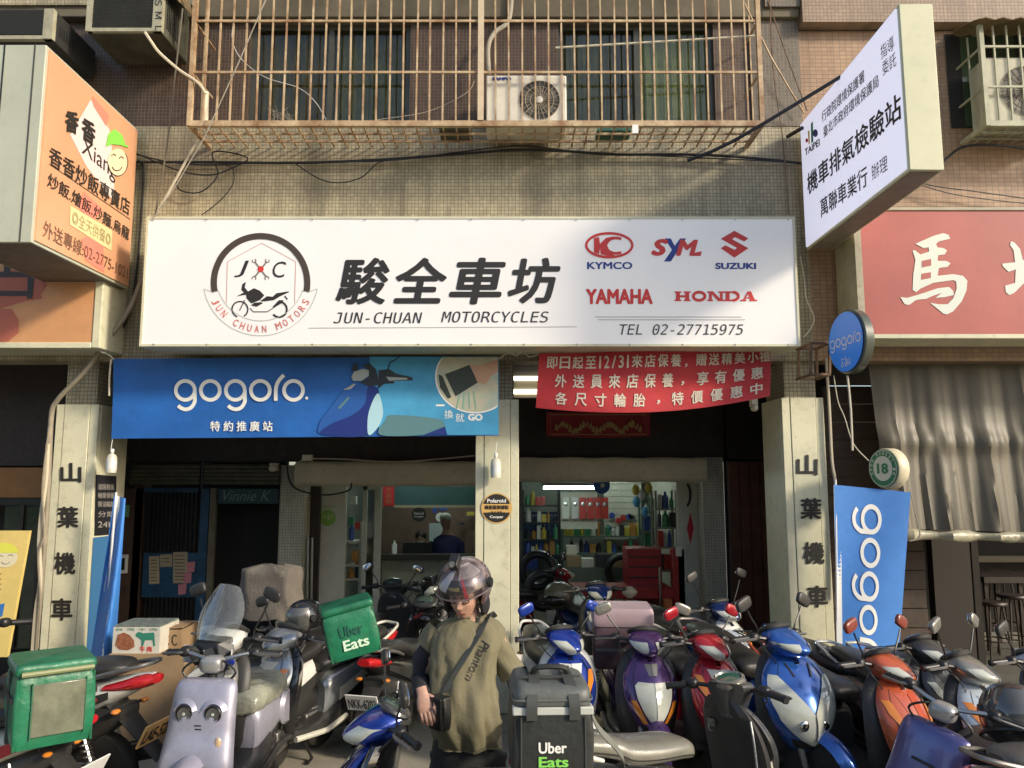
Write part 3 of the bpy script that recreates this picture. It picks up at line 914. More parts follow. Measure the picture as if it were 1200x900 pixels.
# embroidered red cloth behind
Rc = thing('wall_hanging', 'small dark red embroidered cloth with gold figures on the brown back wall', 'wall hanging', P(701, 512, 9.0))
rd = mat('dark_red_cloth', (0.22, 0.012, 0.018), .7)
MB().sheet([[P(640 + 122 * i / 20, (483 + 28 * j / 6 + (2 * math.sin(PI * i / 20)) * j / 6), 9.0 + .02 * math.sin(i * .8)) for j in range(7)] for i in range(21)], .004).build('cloth', rd, Rc)
gold = mat('gold_thread', (.32, .22, .08), .5)
random.seed(3)
polys = []
for k in range(26):
    x = 652 + k * 3.9; y = 500 - 4 * math.sin(k * .9)
    polys.append([(x + random.uniform(-2, 2), y - random.uniform(2, 5)), (x + 2.5, y - 1), (x + random.uniform(1, 3), y + 5), (x - 2, y + random.uniform(2, 5))])
decal('embroidery', FY(8.96), polys + stroke([(645, 486), (757, 486), (757, 509), (645, 509)], .8, True), gold, Rc, .003)
lamp = thing('ceiling_lamp', 'pair of white fluorescent tubes under the arcade ceiling left of the red banner', 'lamp', P(650, 450, 9.0))
em = mat('lit_tube', (.9, .9, .8), .4, emit=(1, .93, .72), es=2.2)
for y in (443, 459):
    tube('tube', [P(602, y, 9.0), P(730, y, 9.0)], .028, em, lamp, 10)
box('fixture', P(602, 436, 9.0).x, P(730, 436, 9.0).x, 9.02, 9.12, P(600, 466, 9.0).z, P(600, 436, 9.0).z, creamd, lamp)

# ------------------------------------------------ projecting box signs
LX, LXW = P(157, 248, 6.9).x, .62
_fl = Face((LX, 6, 4), (1, 0, 0))
L = thing('projecting_sign', 'orange fried rice box sign sticking out on the left, with a cream end panel', 'sign', (-3.7, 6.2, 3.7))
YL0 = (_fl.pt(52, 47).y + _fl.pt(43, 283).y) / 2
lz1, lz0 = (P(162, 153, 6.9).z + _fl.pt(52, 47).z) / 2, (P(153, 342, 6.9).z + _fl.pt(43, 283).z) / 2
ora = mat('orange_acrylic', (0.66, 0.34, 0.19), .4, coat=.1, var=.12, vscale=1.5)
box('housing', LX - LXW, LX - .012, YL0, 6.9, lz0, lz1, mat('pale_grey_metal', (.46, .48, .38), .45, var=.12, vscale=2, dirt=.2), L, bev=.006)
box('face_panel', LX - .012, LX, YL0 + .03, 6.88, lz0 + .025, lz1 - .025, ora, L)
box('end_seam', LX - LXW + .29, LX - LXW + .30, YL0 - .004, YL0, lz0, lz1, black, L)
box('end_seam', LX - .10, LX - .09, YL0 - .004, YL0, lz0, lz1, alum, L)
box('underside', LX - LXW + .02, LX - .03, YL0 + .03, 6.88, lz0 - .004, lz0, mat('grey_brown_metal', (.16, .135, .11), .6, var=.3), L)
f = Face((LX, 6, 4), (1, 0, 0))
def line(name, face, s, pL, pR, h, m, parent, off=.003, bold=0.0, shear=0.0):
    a, b = face.pt(*pL, off), face.pt(*pR, off)
    vs, fs = text_geo(s, bold, shear)
    up = Vector((0, 0, h))
    return obj(name, [a.lerp(b, u) + up * (v - .5) + face.n * (LIFT * (i // vs.n)) for i, (u, v) in enumerate(vs)], fs, m, parent, smooth=False)
pkw = mat('pinkish_white_print', (.72, .58, .56), .5); sal = mat('salmon_print', (.70, .22, .16), .5)
decal('pale_shape', f, [[(106, 117), (82, 158), (101, 195), (133, 236), (134, 196), (128, 152)]], pkw, L, .002)
for q_ in ([(108, 112), (128, 136), (124, 148), (109, 124)], [(98, 225), (120, 245), (106, 262), (90, 240)], [(95, 280), (120, 270), (122, 320), (100, 305)]): decal('salmon_ribbon', f, [q_], sal, L, .003)
line('character', f, '香', (75.5, 140), (91.5, 146), .185, ink, L, .006, .04)
line('character', f, '香', (95, 148), (111, 160), .2, ink, L, .006, .04)
line('lettering', f, 'Xiang', (95.5, 172), (135, 204), .19, ink, L, .005, .0)
line('lettering', f, '香香炒飯專賣店', (57, 181), (151.5, 244), .155, ink, L, .005, .012)
decal('rule_line', f, stroke([(57, 192), (152, 257)], .7), ink, L, .004)
line('lettering', f, '炒飯.燴飯.炒麵.烏龍', (55, 209), (151, 275), .12, ink, L, .005, .01, .1)
decal('cream_label', f, [[(82, 241), (131, 270), (130, 294), (81, 263)]], mat('cream_label', (.66, .58, .30), .5), L, .004)
line('lettering', f, '◎全天供餐◎', (84, 253.5), (129, 281.5), .115, mat('faded_print', (.32, .26, .12), .5), L, .006)
line('lettering', f, '外送專線:02-2775-1021', (50, 267), (149, 320), .13, mat('brown_print', (.16, .08, .05), .5), L, .006)
fcx = mat('cream_face_print', (.75, .62, .42), .5)
decal('cartoon_face', f, [arc(137, 190, 11.5, 16, 0, 345, 28)], fcx, L, .006)
decal('cartoon_cap', f, [[(123, 172), (126, 157), (133, 151), (142, 158), (146, 169), (150, 172), (149, 173), (140, 170), (130, 169)]], mat('green_cap_print', (.22, .62, .08), .5), L, .008)
decal('cartoon_features', f, stroke(arc(132, 184, 2.5, 3.5, 20, 160, 8), .9) + stroke(arc(141, 187, 2.5, 3.5, 20, 160, 8), .9) + stroke(arc(136, 193, 6, 7, 200, 340, 10), .9) + stroke(arc(137, 190, 11.5, 16, 190, 400, 24), .7), ink, L, .009)

LS = thing('shop_sign', 'wide orange sign of the neighbouring eatery under the projecting box, half outside the left edge', 'sign', P(20, 408, 6.75))
YO = 6.6
x0, x1, z0, z1 = rect(-220, 200, 124, 408, YO)
box('face_panel', x0, P(111, 350, YO).x, YO, YO + .02, z0 + .05, z1, mat('orange_acrylic2', (0.62, 0.31, 0.14), .4, var=.12), LS)
box('housing', P(111, 350, YO).x, x1, YO - .01, YO + .4, z0, z1, cream, LS, bev=.01)
box('bottom_rim', x0, P(111, 350, YO).x, YO - .01, YO + .4, z0, z0 + .05, cream, LS, bev=.006)
f = FY(YO)
for q_ in ([[(-80, 330), (0, 318), (40, 315), (50, 325), (55, 335), (48, 345), (50, 350), (30, 353), (0, 362), (-80, 375)], [(0, 362), (14, 362), (22, 375), (22, 390), (10, 400), (-80, 402), (-80, 372)]]): decal('brush_shape', f, [q_], mat('brush_red', (.45, .13, .08), .5), LS, .003)
decal('character', f, [[(5, 275), (13, 275), (13, 300), (32, 300), (32, 307), (13, 307), (12, 320), (5, 320)], [(-60, 319), (41, 319), (38.5, 350), (32, 350), (33, 325), (-60, 325)], [(-60, 341), (33, 341), (33, 347), (-60, 347)]], mat('dark_print', (.06, .045, .04), .5), LS, .006)

RX = P(940, 217, 6.9).x
_fr = Face((RX, 6, 4), (1, 0, 0))
Rg = thing('projecting_sign', 'white emission inspection box sign sticking out on the right with black characters', 'sign', (2.7, 6, 4.1))
YR0 = (_fr.pt(1048, 12).y + _fr.pt(1068, 200).y) / 2
rz1, rz0 = (P(937, 143, 6.9).z + _fr.pt(1048, 12).z) / 2, (P(943, 290, 6.9).z + _fr.pt(1068, 200).z) / 2
box('housing', RX + .012, RX + .25, YR0, 6.9, rz0, rz1, mat('pale_green_cream', (.58, .58, .40), .45, var=.1, vscale=2, dirt=.15), Rg, bev=.006)
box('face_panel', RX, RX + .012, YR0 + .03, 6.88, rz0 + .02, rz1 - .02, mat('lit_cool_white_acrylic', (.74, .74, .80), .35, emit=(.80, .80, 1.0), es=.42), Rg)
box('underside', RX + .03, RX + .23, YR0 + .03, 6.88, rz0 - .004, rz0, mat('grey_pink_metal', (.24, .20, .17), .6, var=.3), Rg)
f = Face((RX, 6, 4), (-1, 0, 0))
line('lettering', f, '行政院環境保護署', (963.5, 138), (1013.5, 88), .10, ink, Rg, .004, .008)
line('lettering', f, '臺北市政府環境保護局', (965.5, 155.5), (1030, 93.5), .10, ink, Rg, .004, .008)
line('lettering', f, '指導', (1032.5, 62), (1048, 49), .11, ink, Rg, .004, .0)
line('lettering', f, '委託', (1034.5, 81), (1050.5, 68), .11, ink, Rg, .004, .0)
line('lettering', f, '機車排氣檢驗站', (946.5, 217), (1056.5, 122), .205, ink, Rg, .004, .018)
line('lettering', f, '萬聯車業行', (962, 245), (1017, 205), .165, ink, Rg, .004, .012)
line('lettering', f, '辦理', (1022, 203), (1040.5, 190), .12, ink, Rg, .004, .0)
line('taipei_name', f, 'TAIPEI', (943.8, 179), (961, 166), .065, ink, Rg, .004, .03)
decal('logo_bar', f, [[(950.5, 145), (953, 142), (953.5, 166), (951, 168)]], mat('logo_green', (.02, .25, .16), .5), Rg)
decal('logo_bar_yellow', f, [[(947, 154), (949, 152), (949.5, 168), (948, 169.5)]], mat('logo_yellow', (.7, .55, .05), .5), Rg)
decal('logo_dots', f, [arc(945.8, 164.5, 1.6, 2.6, 0, 340, 10)], red, Rg)
decal('logo_blue', f, [arc(955.8, 156, 3, 4.6, 0, 340, 14)], blue, Rg)

RS = thing('shop_sign', 'faded red eatery sign with large white characters under the right projecting box', 'sign', P(1100, 395, 6.7))
YT = 6.55
x0, x1, z0, z1 = rect(1003, 247, 1420, 397, YT)
box('face_panel', x0 + .06, x1, YT, YT + .02, z0 + .04, z1, mat('faded_red_acrylic', (0.42, 0.10, 0.085), .45, var=.18, vscale=1.5, dirt=.08), RS)
box('housing', x0, x0 + .058, YT - .01, YT + .4, z0 + .042, z1, creamd, RS)
box('bottom_rim', x0, x1, YT - .012, YT + .4, z0, z0 + .04, cream, RS, bev=.005)
box('top_rim', x0, x1, YT - .012, YT + .4, z1, z1 + .03, creamd, RS, bev=.005)
f = FY(YT)
def K(pts): return [(1000 + x / 6, 250 + y / 6) for x, y in pts]
wc = mat('aged_white_print', (.62, .66, .60), .5)
decal('character', f, [
    K([(435, 215), (560, 160), (630, 140), (668, 152), (680, 180), (600, 198), (580, 215), (590, 240), (632, 245), (658, 262), (640, 290), (595, 296), (590, 335), (650, 335), (682, 352), (660, 378), (600, 385), (590, 440), (700, 428), (770, 440), (800, 475), (795, 540), (760, 620), (700, 690), (655, 712), (630, 705), (538, 630), (600, 640), (660, 640), (700, 600), (725, 530), (722, 480), (700, 470), (560, 490), (470, 530), (440, 555), (415, 540), (420, 430), (435, 330), (415, 262), (430, 260), (470, 290), (530, 270), (528, 240), (490, 245)]),
    K([(328, 590), (380, 595), (480, 565), (590, 528), (670, 518), (700, 545), (705, 575), (640, 590), (575, 595), (620, 560), (560, 580), (510, 602), (440, 610), (390, 645), (360, 640)])], wc, RS, .004)
decal('character_holes', f, [K([(480, 335), (545, 322), (545, 368), (480, 382)]), K([(478, 425), (543, 415), (543, 455), (475, 468)])], mat('faded_red_acrylic', (0.42, 0.10, 0.085), .45), RS, .006)
decal('character', f, [K([(1105, 198), (1130, 205), (1170, 250), (1190, 330), (1260, 310), (1280, 370), (1200, 400), (1210, 480), (1130, 560), (1095, 575), (1070, 555), (1065, 510), (1135, 490), (1140, 395), (1090, 412), (1050, 375), (1045, 355), (1135, 345), (1125, 260), (1100, 225)]), K([(1290, 260), (1500, 240), (1500, 560), (1340, 600), (1290, 400)])], wc, RS, .004)

# ------------------------------------------------ round projecting signs
def round_sign(name, label, cpx, cpy, Y, r, d, ang, rimm, facem, parent_parts):
    c = P(cpx, cpy, Y)
    nrm = Vector((-math.cos(R(ang)), -math.sin(R(ang)), 0))
    o = thing(name, label, 'sign', c)
    MB().lathe([(r * .96, 0), (r, .01), (r, d), (r * .96, d + .01)], o=c - nrm * (d + .01), axis=nrm, seg=48).build('housing', rimm, o)
    ux = Vector((-nrm.y, nrm.x, 0)); ux = ux if ux.x > 0 else -ux
    up = Vector((0, 0, 1))
    cf = c + nrm * .012
    m = MB(); m.add([cf + (ux * math.cos(2 * PI * k / 48) + up * math.sin(2 * PI * k / 48)) * r * .93 for k in range(48)], [tuple(range(48))])
    m.build('face', facem, o, smooth=False)
    def put(nm, polys, mt, off):
        mm = MB()
        for p in polys:
            mm.add([cf + nrm * off + ux * x * r + up * (-y) * r for x, y in p], tri(p))
        mm.build(nm, mt, o, smooth=False)
    def txt(nm, s, x0, y0, x1, y1, mt, off=.003, bold=0.0, rot=0.0):
        vs, fs = text_geo(s, bold)
        pts = []
        for i_, (u, v) in enumerate(vs):
            x, y = x0 + (x1 - x0) * u, y1 + (y0 - y1) * v
            if rot:
                cx, cy = (x0 + x1) / 2, (y0 + y1) / 2
                dx, dy = x - cx, y - cy
                x, y = cx + dx * math.cos(rot) - dy * math.sin(rot), cy + dx * math.sin(rot) + dy * math.cos(rot)
            pts.append(cf + nrm * (off + LIFT * (i_ // vs.n)) + ux * x * r - up * y * r)
        obj(nm, pts, fs, mt, o, smooth=False)
    return o, put, txt
o1, put, txt_ = round_sign('round_sign', 'round blue battery scooter sign with white lettering projecting beside the right pillar', 992, 400.5, 6.3, .268, .075, 8,
    mat('dark_green_metal', (.08, .09, .07), .35, coat=.3), mat('sign_blue_added_glow', (0.02, 0.20, 0.70), .35, coat=.2, emit=(.02, .20, .80), es=.12), None)  # small emission added only to brighten the blue face
put('lettering', wordmark(lambda x, y: (-.70 + x * .123, -.02 + y * .123), .33), white, .003)
txt_('pictogram_text', '站', .0, .52, .26, .74, white)
put('pictogram', ring(-.2, .7, .06, .06, .03) + ring(.0, .7, .06, .06, .03) + stroke([(-.2, .62), (-.25, .5), (-.1, .55), (0, .45), (.0, .64)], .03), white, .003)
o2, put, txt_ = round_sign('round_sign', 'small round green and white number 18 sign in front of the tarp', 1036, 549, 6.6, .172, .10, 18,
    mat('cream_plastic', (.62, .56, .40), .45, dirt=.3, var=.1), mat('green_face', (.03, .22, .10), .5), None)
put('white_disc', [arc(0, 0, .62, .62, 0, 350, 32)], mat('sign_white', (.7, .7, .6), .5), .003)
put('inner_ring', ring(0, 0, .88, .88, .04, 0, 360), mat('sign_white', (.7, .7, .6), .5), .003)
txt_('number', '18', -.36, -.26, .36, .26, mat('green_face', (.03, .22, .10), .5), .006, .04)
for i, ch in enumerate('OPEN MARKET 18'):
    if ch != ' ':
        a = R(-110 + 220 * i / 13); x, y = .75 * math.sin(a), -.75 * math.cos(a)
        txt_('rim_letter', ch, x - .06, y - .08, x + .06, y + .08, mat('sign_white', (.7, .7, .6), .5), .004, .02, a)
br = thing('sign_bracket', 'rusty square iron bracket holding the round blue sign', 'bracket', P(950, 440, 6.5))
m = MB()
for Y in (6.62, 6.9):
    q = [P(950, 402, 6.62), P(972, 402, 6.62), P(972, 439, 6.62), P(950, 439, 6.62)]
    q = [Vector((p.x - .0, Y, p.z)) for p in q]
    for i in range(4): m.tube([q[i], q[(i + 1) % 4]], .014, 6)
for zz in (402, 439):
    for xx in (950, 972):
        p = P(xx, zz, 6.62); m.tube([p, (p.x, 6.95, p.z)], .014, 6)
m.build('frame', rustd, br)
p = P(972, 412, 6.62); tube('arm', [p, P(988, 410, 6.45)], .02, black, br)

# ------------------------------------------------ tarp curtain, planks, dark eatery on the right
tarp = mat('dirty_olive_tarp', (0.125, 0.11, 0.078), 0.5, var=.22, vscale=1.2, dirt=.08, bump=.12, bscale=30)
nx, nz_ = 120, 46
random.seed(11)
xl, xr2 = P(1022, 500, 7.2).x, 6.3
zt_, zb_ = P(600, 392, 7.2).z, P(600, 618, 7.2).z
grid = []
for i in range(nx + 1):
    u = i / nx; row = []
    for j in range(nz_ + 1):
        v = j / nz_
        x = xl + (xr2 - xl) * u + .05 * v * (1 - u) 
        ph = x * 19 + 2.4 * math.sin(x * 2.3) + .9 * math.sin(v * 2 + x)
        amp = .006 + .036 * max(0, v - .12)
        y = 7.25 - .22 * v + amp * (abs(math.sin(ph / 2)) ** .7 * 2 - 1) + .012 * mnoise.noise(Vector((x * 4, v * 1.2, 3))) * (1 + v)
        y += .011 * v * math.sin(x * 47 + 1.2 * v + 2 * math.sin(x * 5)) + .005 * v * math.sin(x * 88 + 3 * math.sin(x * 3))
        y += -.035 * math.exp(-((v - .56) / .05) ** 2) * (1 + mnoise.noise(Vector((x * 9, 0, 1))))
        y += .014 * v * mnoise.noise(Vector((x * 11, v * 1.6, 9)))
        z = zt_ + (zb_ - zt_) * v - .03 * math.sin(u * 3) * v
        row.append((x, y, z))
    grid.append(row)
C = thing('tarp_curtain', 'dirty olive plastic tarp hanging in folds in front of the dark eatery', 'curtain', (4.6, 7.2, zb_))
MB().sheet(grid, .004).build('sheet', tarp, C)
hp_ = [(p[0], p[1] - .0, p[2] - .05) for p in [row[-1] for row in grid]][::3]
random.seed(5)
m = MB().tube(hp_, [.045 + .010 * math.sin(i * .9) + random.uniform(-.006, .006) for i in range(len(hp_))], 12)
m.build('rolled_hem', mat('dusty_clear_plastic', (.36, .34, .24), .35, var=.3, vscale=8, dirt=.3, bump=.6, bscale=25), C)
tube('hem_tie', cr([P(1067, 575, 6.9), P(1072, 600, 6.88), P(1078, 628, 6.86), P(1066, 634, 6.86)], 4), .006, grycable, C, 6)
pk = mat('dark_weathered_planks', (.075, .05, .035), .7, var=.45, vscale=4, dirt=.4)
W = thing('plank_wall', 'dark wooden plank wall between the right pillar and the tarp', 'wall', P(1003, 700, 7.62))
z = P(600, 452, 7.6).z
xk0, xk1 = P(968, 520, 7.6).x, P(1075, 520, 7.6).x
k = 0
while z > .2:
    box('plank', xk0, xk1, 7.6 + .006 * (k % 3), 7.65, z - .176, z - .006, pk, W)
    z -= .18; k += 1
E2 = thing('eatery', 'dark restaurant interior behind the tarp with a plank front', 'shop', (4.6, 9, 0))
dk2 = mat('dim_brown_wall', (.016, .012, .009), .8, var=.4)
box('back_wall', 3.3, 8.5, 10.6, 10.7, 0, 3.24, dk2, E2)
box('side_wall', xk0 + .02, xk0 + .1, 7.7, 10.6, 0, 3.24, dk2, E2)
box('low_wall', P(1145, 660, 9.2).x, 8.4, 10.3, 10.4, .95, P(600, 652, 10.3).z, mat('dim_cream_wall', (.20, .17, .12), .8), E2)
box('timber_post', P(1060, 640, 7.9).x, P(1085, 640, 7.9).x, 7.9, 8.0, 0, 2.6, dk2, E2)
box('timber_post', P(1138, 640, 8.6).x, P(1146, 640, 8.6).x, 8.6, 8.7, 0, 2.6, dk2, E2)
box('dark_cabinet', P(1092, 640, 8.4).x, P(1136, 640, 8.4).x, 8.4, 8.9, 0, 2.0, mat('very_dark_wood', (.02, .014, .01), .6), E2)
# table and stools inside
wd_ = mat('dark_stool_wood', (.035, .022, .015), .5, var=.3)
tb = thing('table', 'dim wooden table inside the dark eatery at the right', 'table', P(1170, 760, 9.4))
box('top', P(1147, 675, 9.3).x, P(1230, 675, 9.3).x, 9.2, 9.8, P(600, 678, 9.3).z - .04, P(600, 675, 9.3).z, wd_, tb)
for a in (1150, 1190):
    for yy in (9.25, 9.7):
        x = P(a, 675, 9.3).x; box('leg', x, x + .04, yy, yy + .04, 0, P(600, 678, 9.3).z - .04, wd_, tb)
def stool(px, py, Y, label):
    c = P(px, py, Y)
    o = thing('stool', label, 'stool', (c.x, Y, 0), group='stools inside the dark eatery')
    MB().lathe([(.0001, 0), (.15, 0), (.16, .02), (.15, .04), (.0001, .045)], o=(c.x, Y, c.z - .045), axis=(0, 0, 1), seg=16).build('seat', wd_, o)
    for k in range(4):
        a = PI / 4 + k * PI / 2
        tube('leg', [(c.x + .10 * math.cos(a), Y + .10 * math.sin(a), c.z - .04), (c.x + .19 * math.cos(a), Y + .19 * math.sin(a), .0)], .013, wd_, o, 6)
    MB().tube([(c.x + .16 * math.cos(k * PI / 8), Y + .16 * math.sin(k * PI / 8), .25) for k in range(16)], .008, 6, True).build('ring', wd_, o)
stool(1162, 704, 8.9, 'round dark stool nearest the timber post in the eatery')
stool(1186, 696, 9.0, 'round dark stool at the far right of the eatery')
stool(1172, 668, 9.9, 'dark stool behind the dim table in the eatery')
# left neighbour (eatery front)
Lf = thing('neighbour_eatery', 'dim glass front with an ochre fascia left of the left pillar', 'shop front', P(20, 800, 7.9))
fbox('ochre_fascia', -150, 548, 52, 583, 7.9, .15, mat('ochre_board', (.30, .14, .04), .55, var=.2), Lf)
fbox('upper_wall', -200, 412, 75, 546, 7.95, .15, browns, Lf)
fbox('dark_frame', -150, 584, 56, 592, 7.9, .06, black, Lf)
for k, (a, b) in enumerate(((0, 18), (22, 40), (44, 56))):
    fbox('pane', a, 592, b, 760, 7.93, .01, mat('dim_green_glass', (.05, .07, .04), .12, var=.4, vscale=6, spec=.6), Lf)
    fbox('mullion', b, 592, b + 4, 760, 7.9, .05, mat('brown_iron', (0.045, 0.03, 0.02), 0.4), Lf)
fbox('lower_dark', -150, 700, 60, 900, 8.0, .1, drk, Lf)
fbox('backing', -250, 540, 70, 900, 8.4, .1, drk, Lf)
ys = thing('sign_board', 'yellow menu board with a faded face leaning at the left edge', 'sign', P(5, 780, 6.2))
yl = mat('yellow_board', (.66, .50, .16), .5, var=.15, dirt=.1)
YY = 6.2
c = [P(-60, 622, YY), P(34.5, 622, YY), P(8, 770, YY - .1), P(-80, 770, YY - .1)]
MB().add(c + [p + Vector((0, .03, 0)) for p in c], [(0, 1, 2, 3), (7, 6, 5, 4), (0, 4, 5, 1), (1, 5, 6, 2), (2, 6, 7, 3), (3, 7, 4, 0)]).build('board', yl, ys, smooth=False)
f = Face(c[0], (c[1] - c[0]).cross(c[3] - c[0]))
decal('printed_face', f, [arc(6, 652, 15, 13, 0, 345, 24)], mat('pale_face_print', (.62, .56, .38), .5), ys, .003)
decal('printed_cap', f, [arc(6, 648, 16, 12, 0, 180, 16)], mat('yellow_green_print', (.6, .6, .08), .5), ys, .004)
decal('printed_features', f, stroke(arc(1, 653, 3, 2, 10, 170, 6), .6) + stroke(arc(13, 652, 3, 2, 10, 170, 6), .6) + stroke(arc(7, 657, 5, 4, 200, 340, 8), .6), mat('brown_print', (.16, .08, .05), .5), ys, .005)
decal('printed_blue', f, [[(0, 708), (6, 707), (3, 722), (-6, 726)]], mat('print_blue', (.03, .15, .4), .5), ys, .003)
decal('printed_lines', f, [[(-5, y), (2, y), (2, y + 1), (-5, y + 1)] for y in (672, 678, 684, 690)], mat('brown_print', (.16, .08, .05), .5), ys, .003)
# right-hand building above
N = thing('neighbour_building', 'peach tiled neighbouring building above the red sign on the right', 'building', (5, 7, 3.2))
box('wall', xb + .004, 9.0, YW + .01, YW + .25, 3.12, P(600, 36, YW).z, peach, N)
box('ledge', xb + .004, 9.0, YW - .12, YW + .25, P(600, 34, YW).z, zt, tile_mat('peach_mosaic2', (0.36, 0.26, 0.18), (0.30, 0.21, 0.15), (0.18, 0.13, 0.09), 0.036, 0.4), N)
box('dark_panel', P(1110, 80, YW).x, 9, YW - .001, YW + .009, P(600, 150, YW).z, P(600, 40, YW).z, drk, N)  # flat dark panel behind the window panes
for a, b in ((1128, 1150), (1165, 1192), (1200, 1240)):
    fbox('window_pane', a, 42, b, 148, YW - .004, .003, mat('window_green_glass', (.06, .09, .05), .1), N)
Ln = thing('neighbour_wall', 'dark tiled wall at the far left above the orange sign', 'wall', (-5.5, 7, 3.2))
box('wall', -10, xa - .004, YW, YW + .25, 3.12, zt, brown, Ln)

# the row of houses across the street, seen only in reflections
OB = thing('opposite_building', 'long row of plain apartment blocks across the street behind the viewer', 'building', (0, -26, 0))
obm = mat('opposite_tiles', (.30, .28, .24), .8, var=.3, vscale=.4)
box('block', -38, 38, -36, -26, 0, 9, obm, OB)
obw = mat('opposite_windows', (.03, .035, .04), .2)
m = MB()
for i in range(26):
    for j in range(3):
        m.box(-37 + i * 2.9, -35.4 + i * 2.9, -26.0, -25.96, 1.0 + j * 2.9, 2.5 + j * 2.9)
tag(m.build('windows', obw, OB, smooth=False), kind='stuff')
# ================================================================ FACADE THINGS
YC = 6.52
zc0 = P(600, 146, YC).z
def cage(label, xL, xR, Y0, Y1, z0, z1, ncols, rows, m, mid=None, loc=None, bs=.0072):
    o = thing('window_cage', label, 'window cage', ((xL + xR) / 2, Y1, z0))
    bar = {}
    def vbar(x, y, za, zb, r=bs):
        key = round(zb - za, 4), r
        if key not in bar:
            b = MB().box(-r, r, -r, r, 0, zb - za).build('bar', m, o, smooth=False)
            for v in b.data.vertices: v.co += OFF[o.name]
            bar[key] = b.data
            b.location = Vector((x, y, za)) - OFF[o.name]
        else:
            b = bpy.data.objects.new('bar', bar[key]); S.collection.objects.link(b); b.parent = o
            b.location = Vector((x, y, za)) - OFF[o.name]
            b.rotation_euler = (random.uniform(-.005, .005), random.uniform(-.006, .006), 0)
    for i in range(1, ncols):
        x = xL + (xR - xL) * i / ncols
        if mid and abs(x - mid) < .05: continue
        vbar(x, Y0, z0, z1)
        key = 'floor'
        if key not in bar:
            b = MB().box(-bs, bs, Y0, Y1, z0 - .004, z0 + .008).build('floor_bar', m, o, smooth=False)
            for v in b.data.vertices: v.co += OFF[o.name]
            bar[key] = b.data; b.location = Vector((x, 0, 0)) - OFF[o.name]
        else:
            b = bpy.data.objects.new('floor_bar', bar[key]); S.collection.objects.link(b); b.parent = o; b.location = Vector((x, 0, 0)) - OFF[o.name]
    nd = max(2, int((Y1 - Y0) / .16))
    for sx in (xL, xR):
        for k in range(1, nd):
            vbar(sx, Y0 + (Y1 - Y0) * k / nd, z0, z1, .006)
        box('corner_post', sx - .02, sx + .02, Y0 - .02, Y0 + .02, z0 - .015, z1, m, o, smooth=False)
        for zr in rows:
            box('side_rail', sx - .008, sx + .008, Y0 + .02, Y1, zr - .008, zr + .008, m, o, smooth=False)
        box('side_rail', sx - .018, sx + .018, Y0 + .02, Y1, z0 - .018, z0 + .018, m, o, smooth=False)
    if mid:
        box('corner_post', mid - .026, mid + .026, Y0 - .03, Y0 + .01, z0 + .03, z1, mat('cream_post', (.62, .50, .34), .5, var=.2, dirt=.3), o, smooth=False)
    for zr in rows:
        box('rail', xL + .02, xR - .02, Y0 - .012, Y0 + .004, zr - .010, zr + .010, m, o, smooth=False)
    box('bottom_rail', xL + .02, xR - .02, Y0 - .02, Y0 + .02, z0 - .02, z0 + .03, m, o, smooth=False)
    for k in range(1, 3):
        y = Y0 + (Y1 - Y0) * k / 3
        box('floor_rail', xL + .02, xR - .02, y - .009, y + .009, z0 - .024, z0 - .006, m, o, smooth=False)
    return o
xL, xR = P(222, 146, YC).x, P(893, 146, YC).x
CG = cage('wide rusty cream window cage over the shop sign holding a white air conditioner', xL, xR, YC, 6.99, zc0, P(600, -110, YC).z, 43,
     (P(600, 85, YC).z, P(600, 25, YC).z), rust, mid=P(563.5, 80, YC).x)
box('added_shade_roof', xL - .03, xR + .03, YC - .04, 6.99, P(600, -105, YC).z, P(600, -105, YC).z + .02, mat('corrugated_awning', (.30, .22, .12), .6, var=.5, dirt=.6), CG)  # unseen roof added over the cage to shade the wall behind
# right small cage
z0r = P(600, 146, 6.6).z
xl2 = P(1157, 146, 6.6).x
cg2 = cage('pale grey green window cage at the top right around an air conditioner', xl2, xl2 + 1.4, 6.6, 6.99, z0r, P(600, 30, 6.6).z, 12,
     (P(600, 102, 6.6).z, P(600, 55, 6.6).z), mat('pale_green_iron', (.42, .42, .29), .55, var=.3, dirt=.4), bs=.007)
can = mat('corrugated_awning', (.30, .22, .12), .6, var=.5, dirt=.6)
MB().sheet([[(xl2 - .05 + 1.6 * i / 40, 6.99 - .5 * j / 4, P(600, 28, 6.6).z + .12 - .14 * (j / 4) ** 1.6 + .012 * math.sin(i * 1.6)) for j in range(5)] for i in range(41)], .008).build('awning', can, cg2)
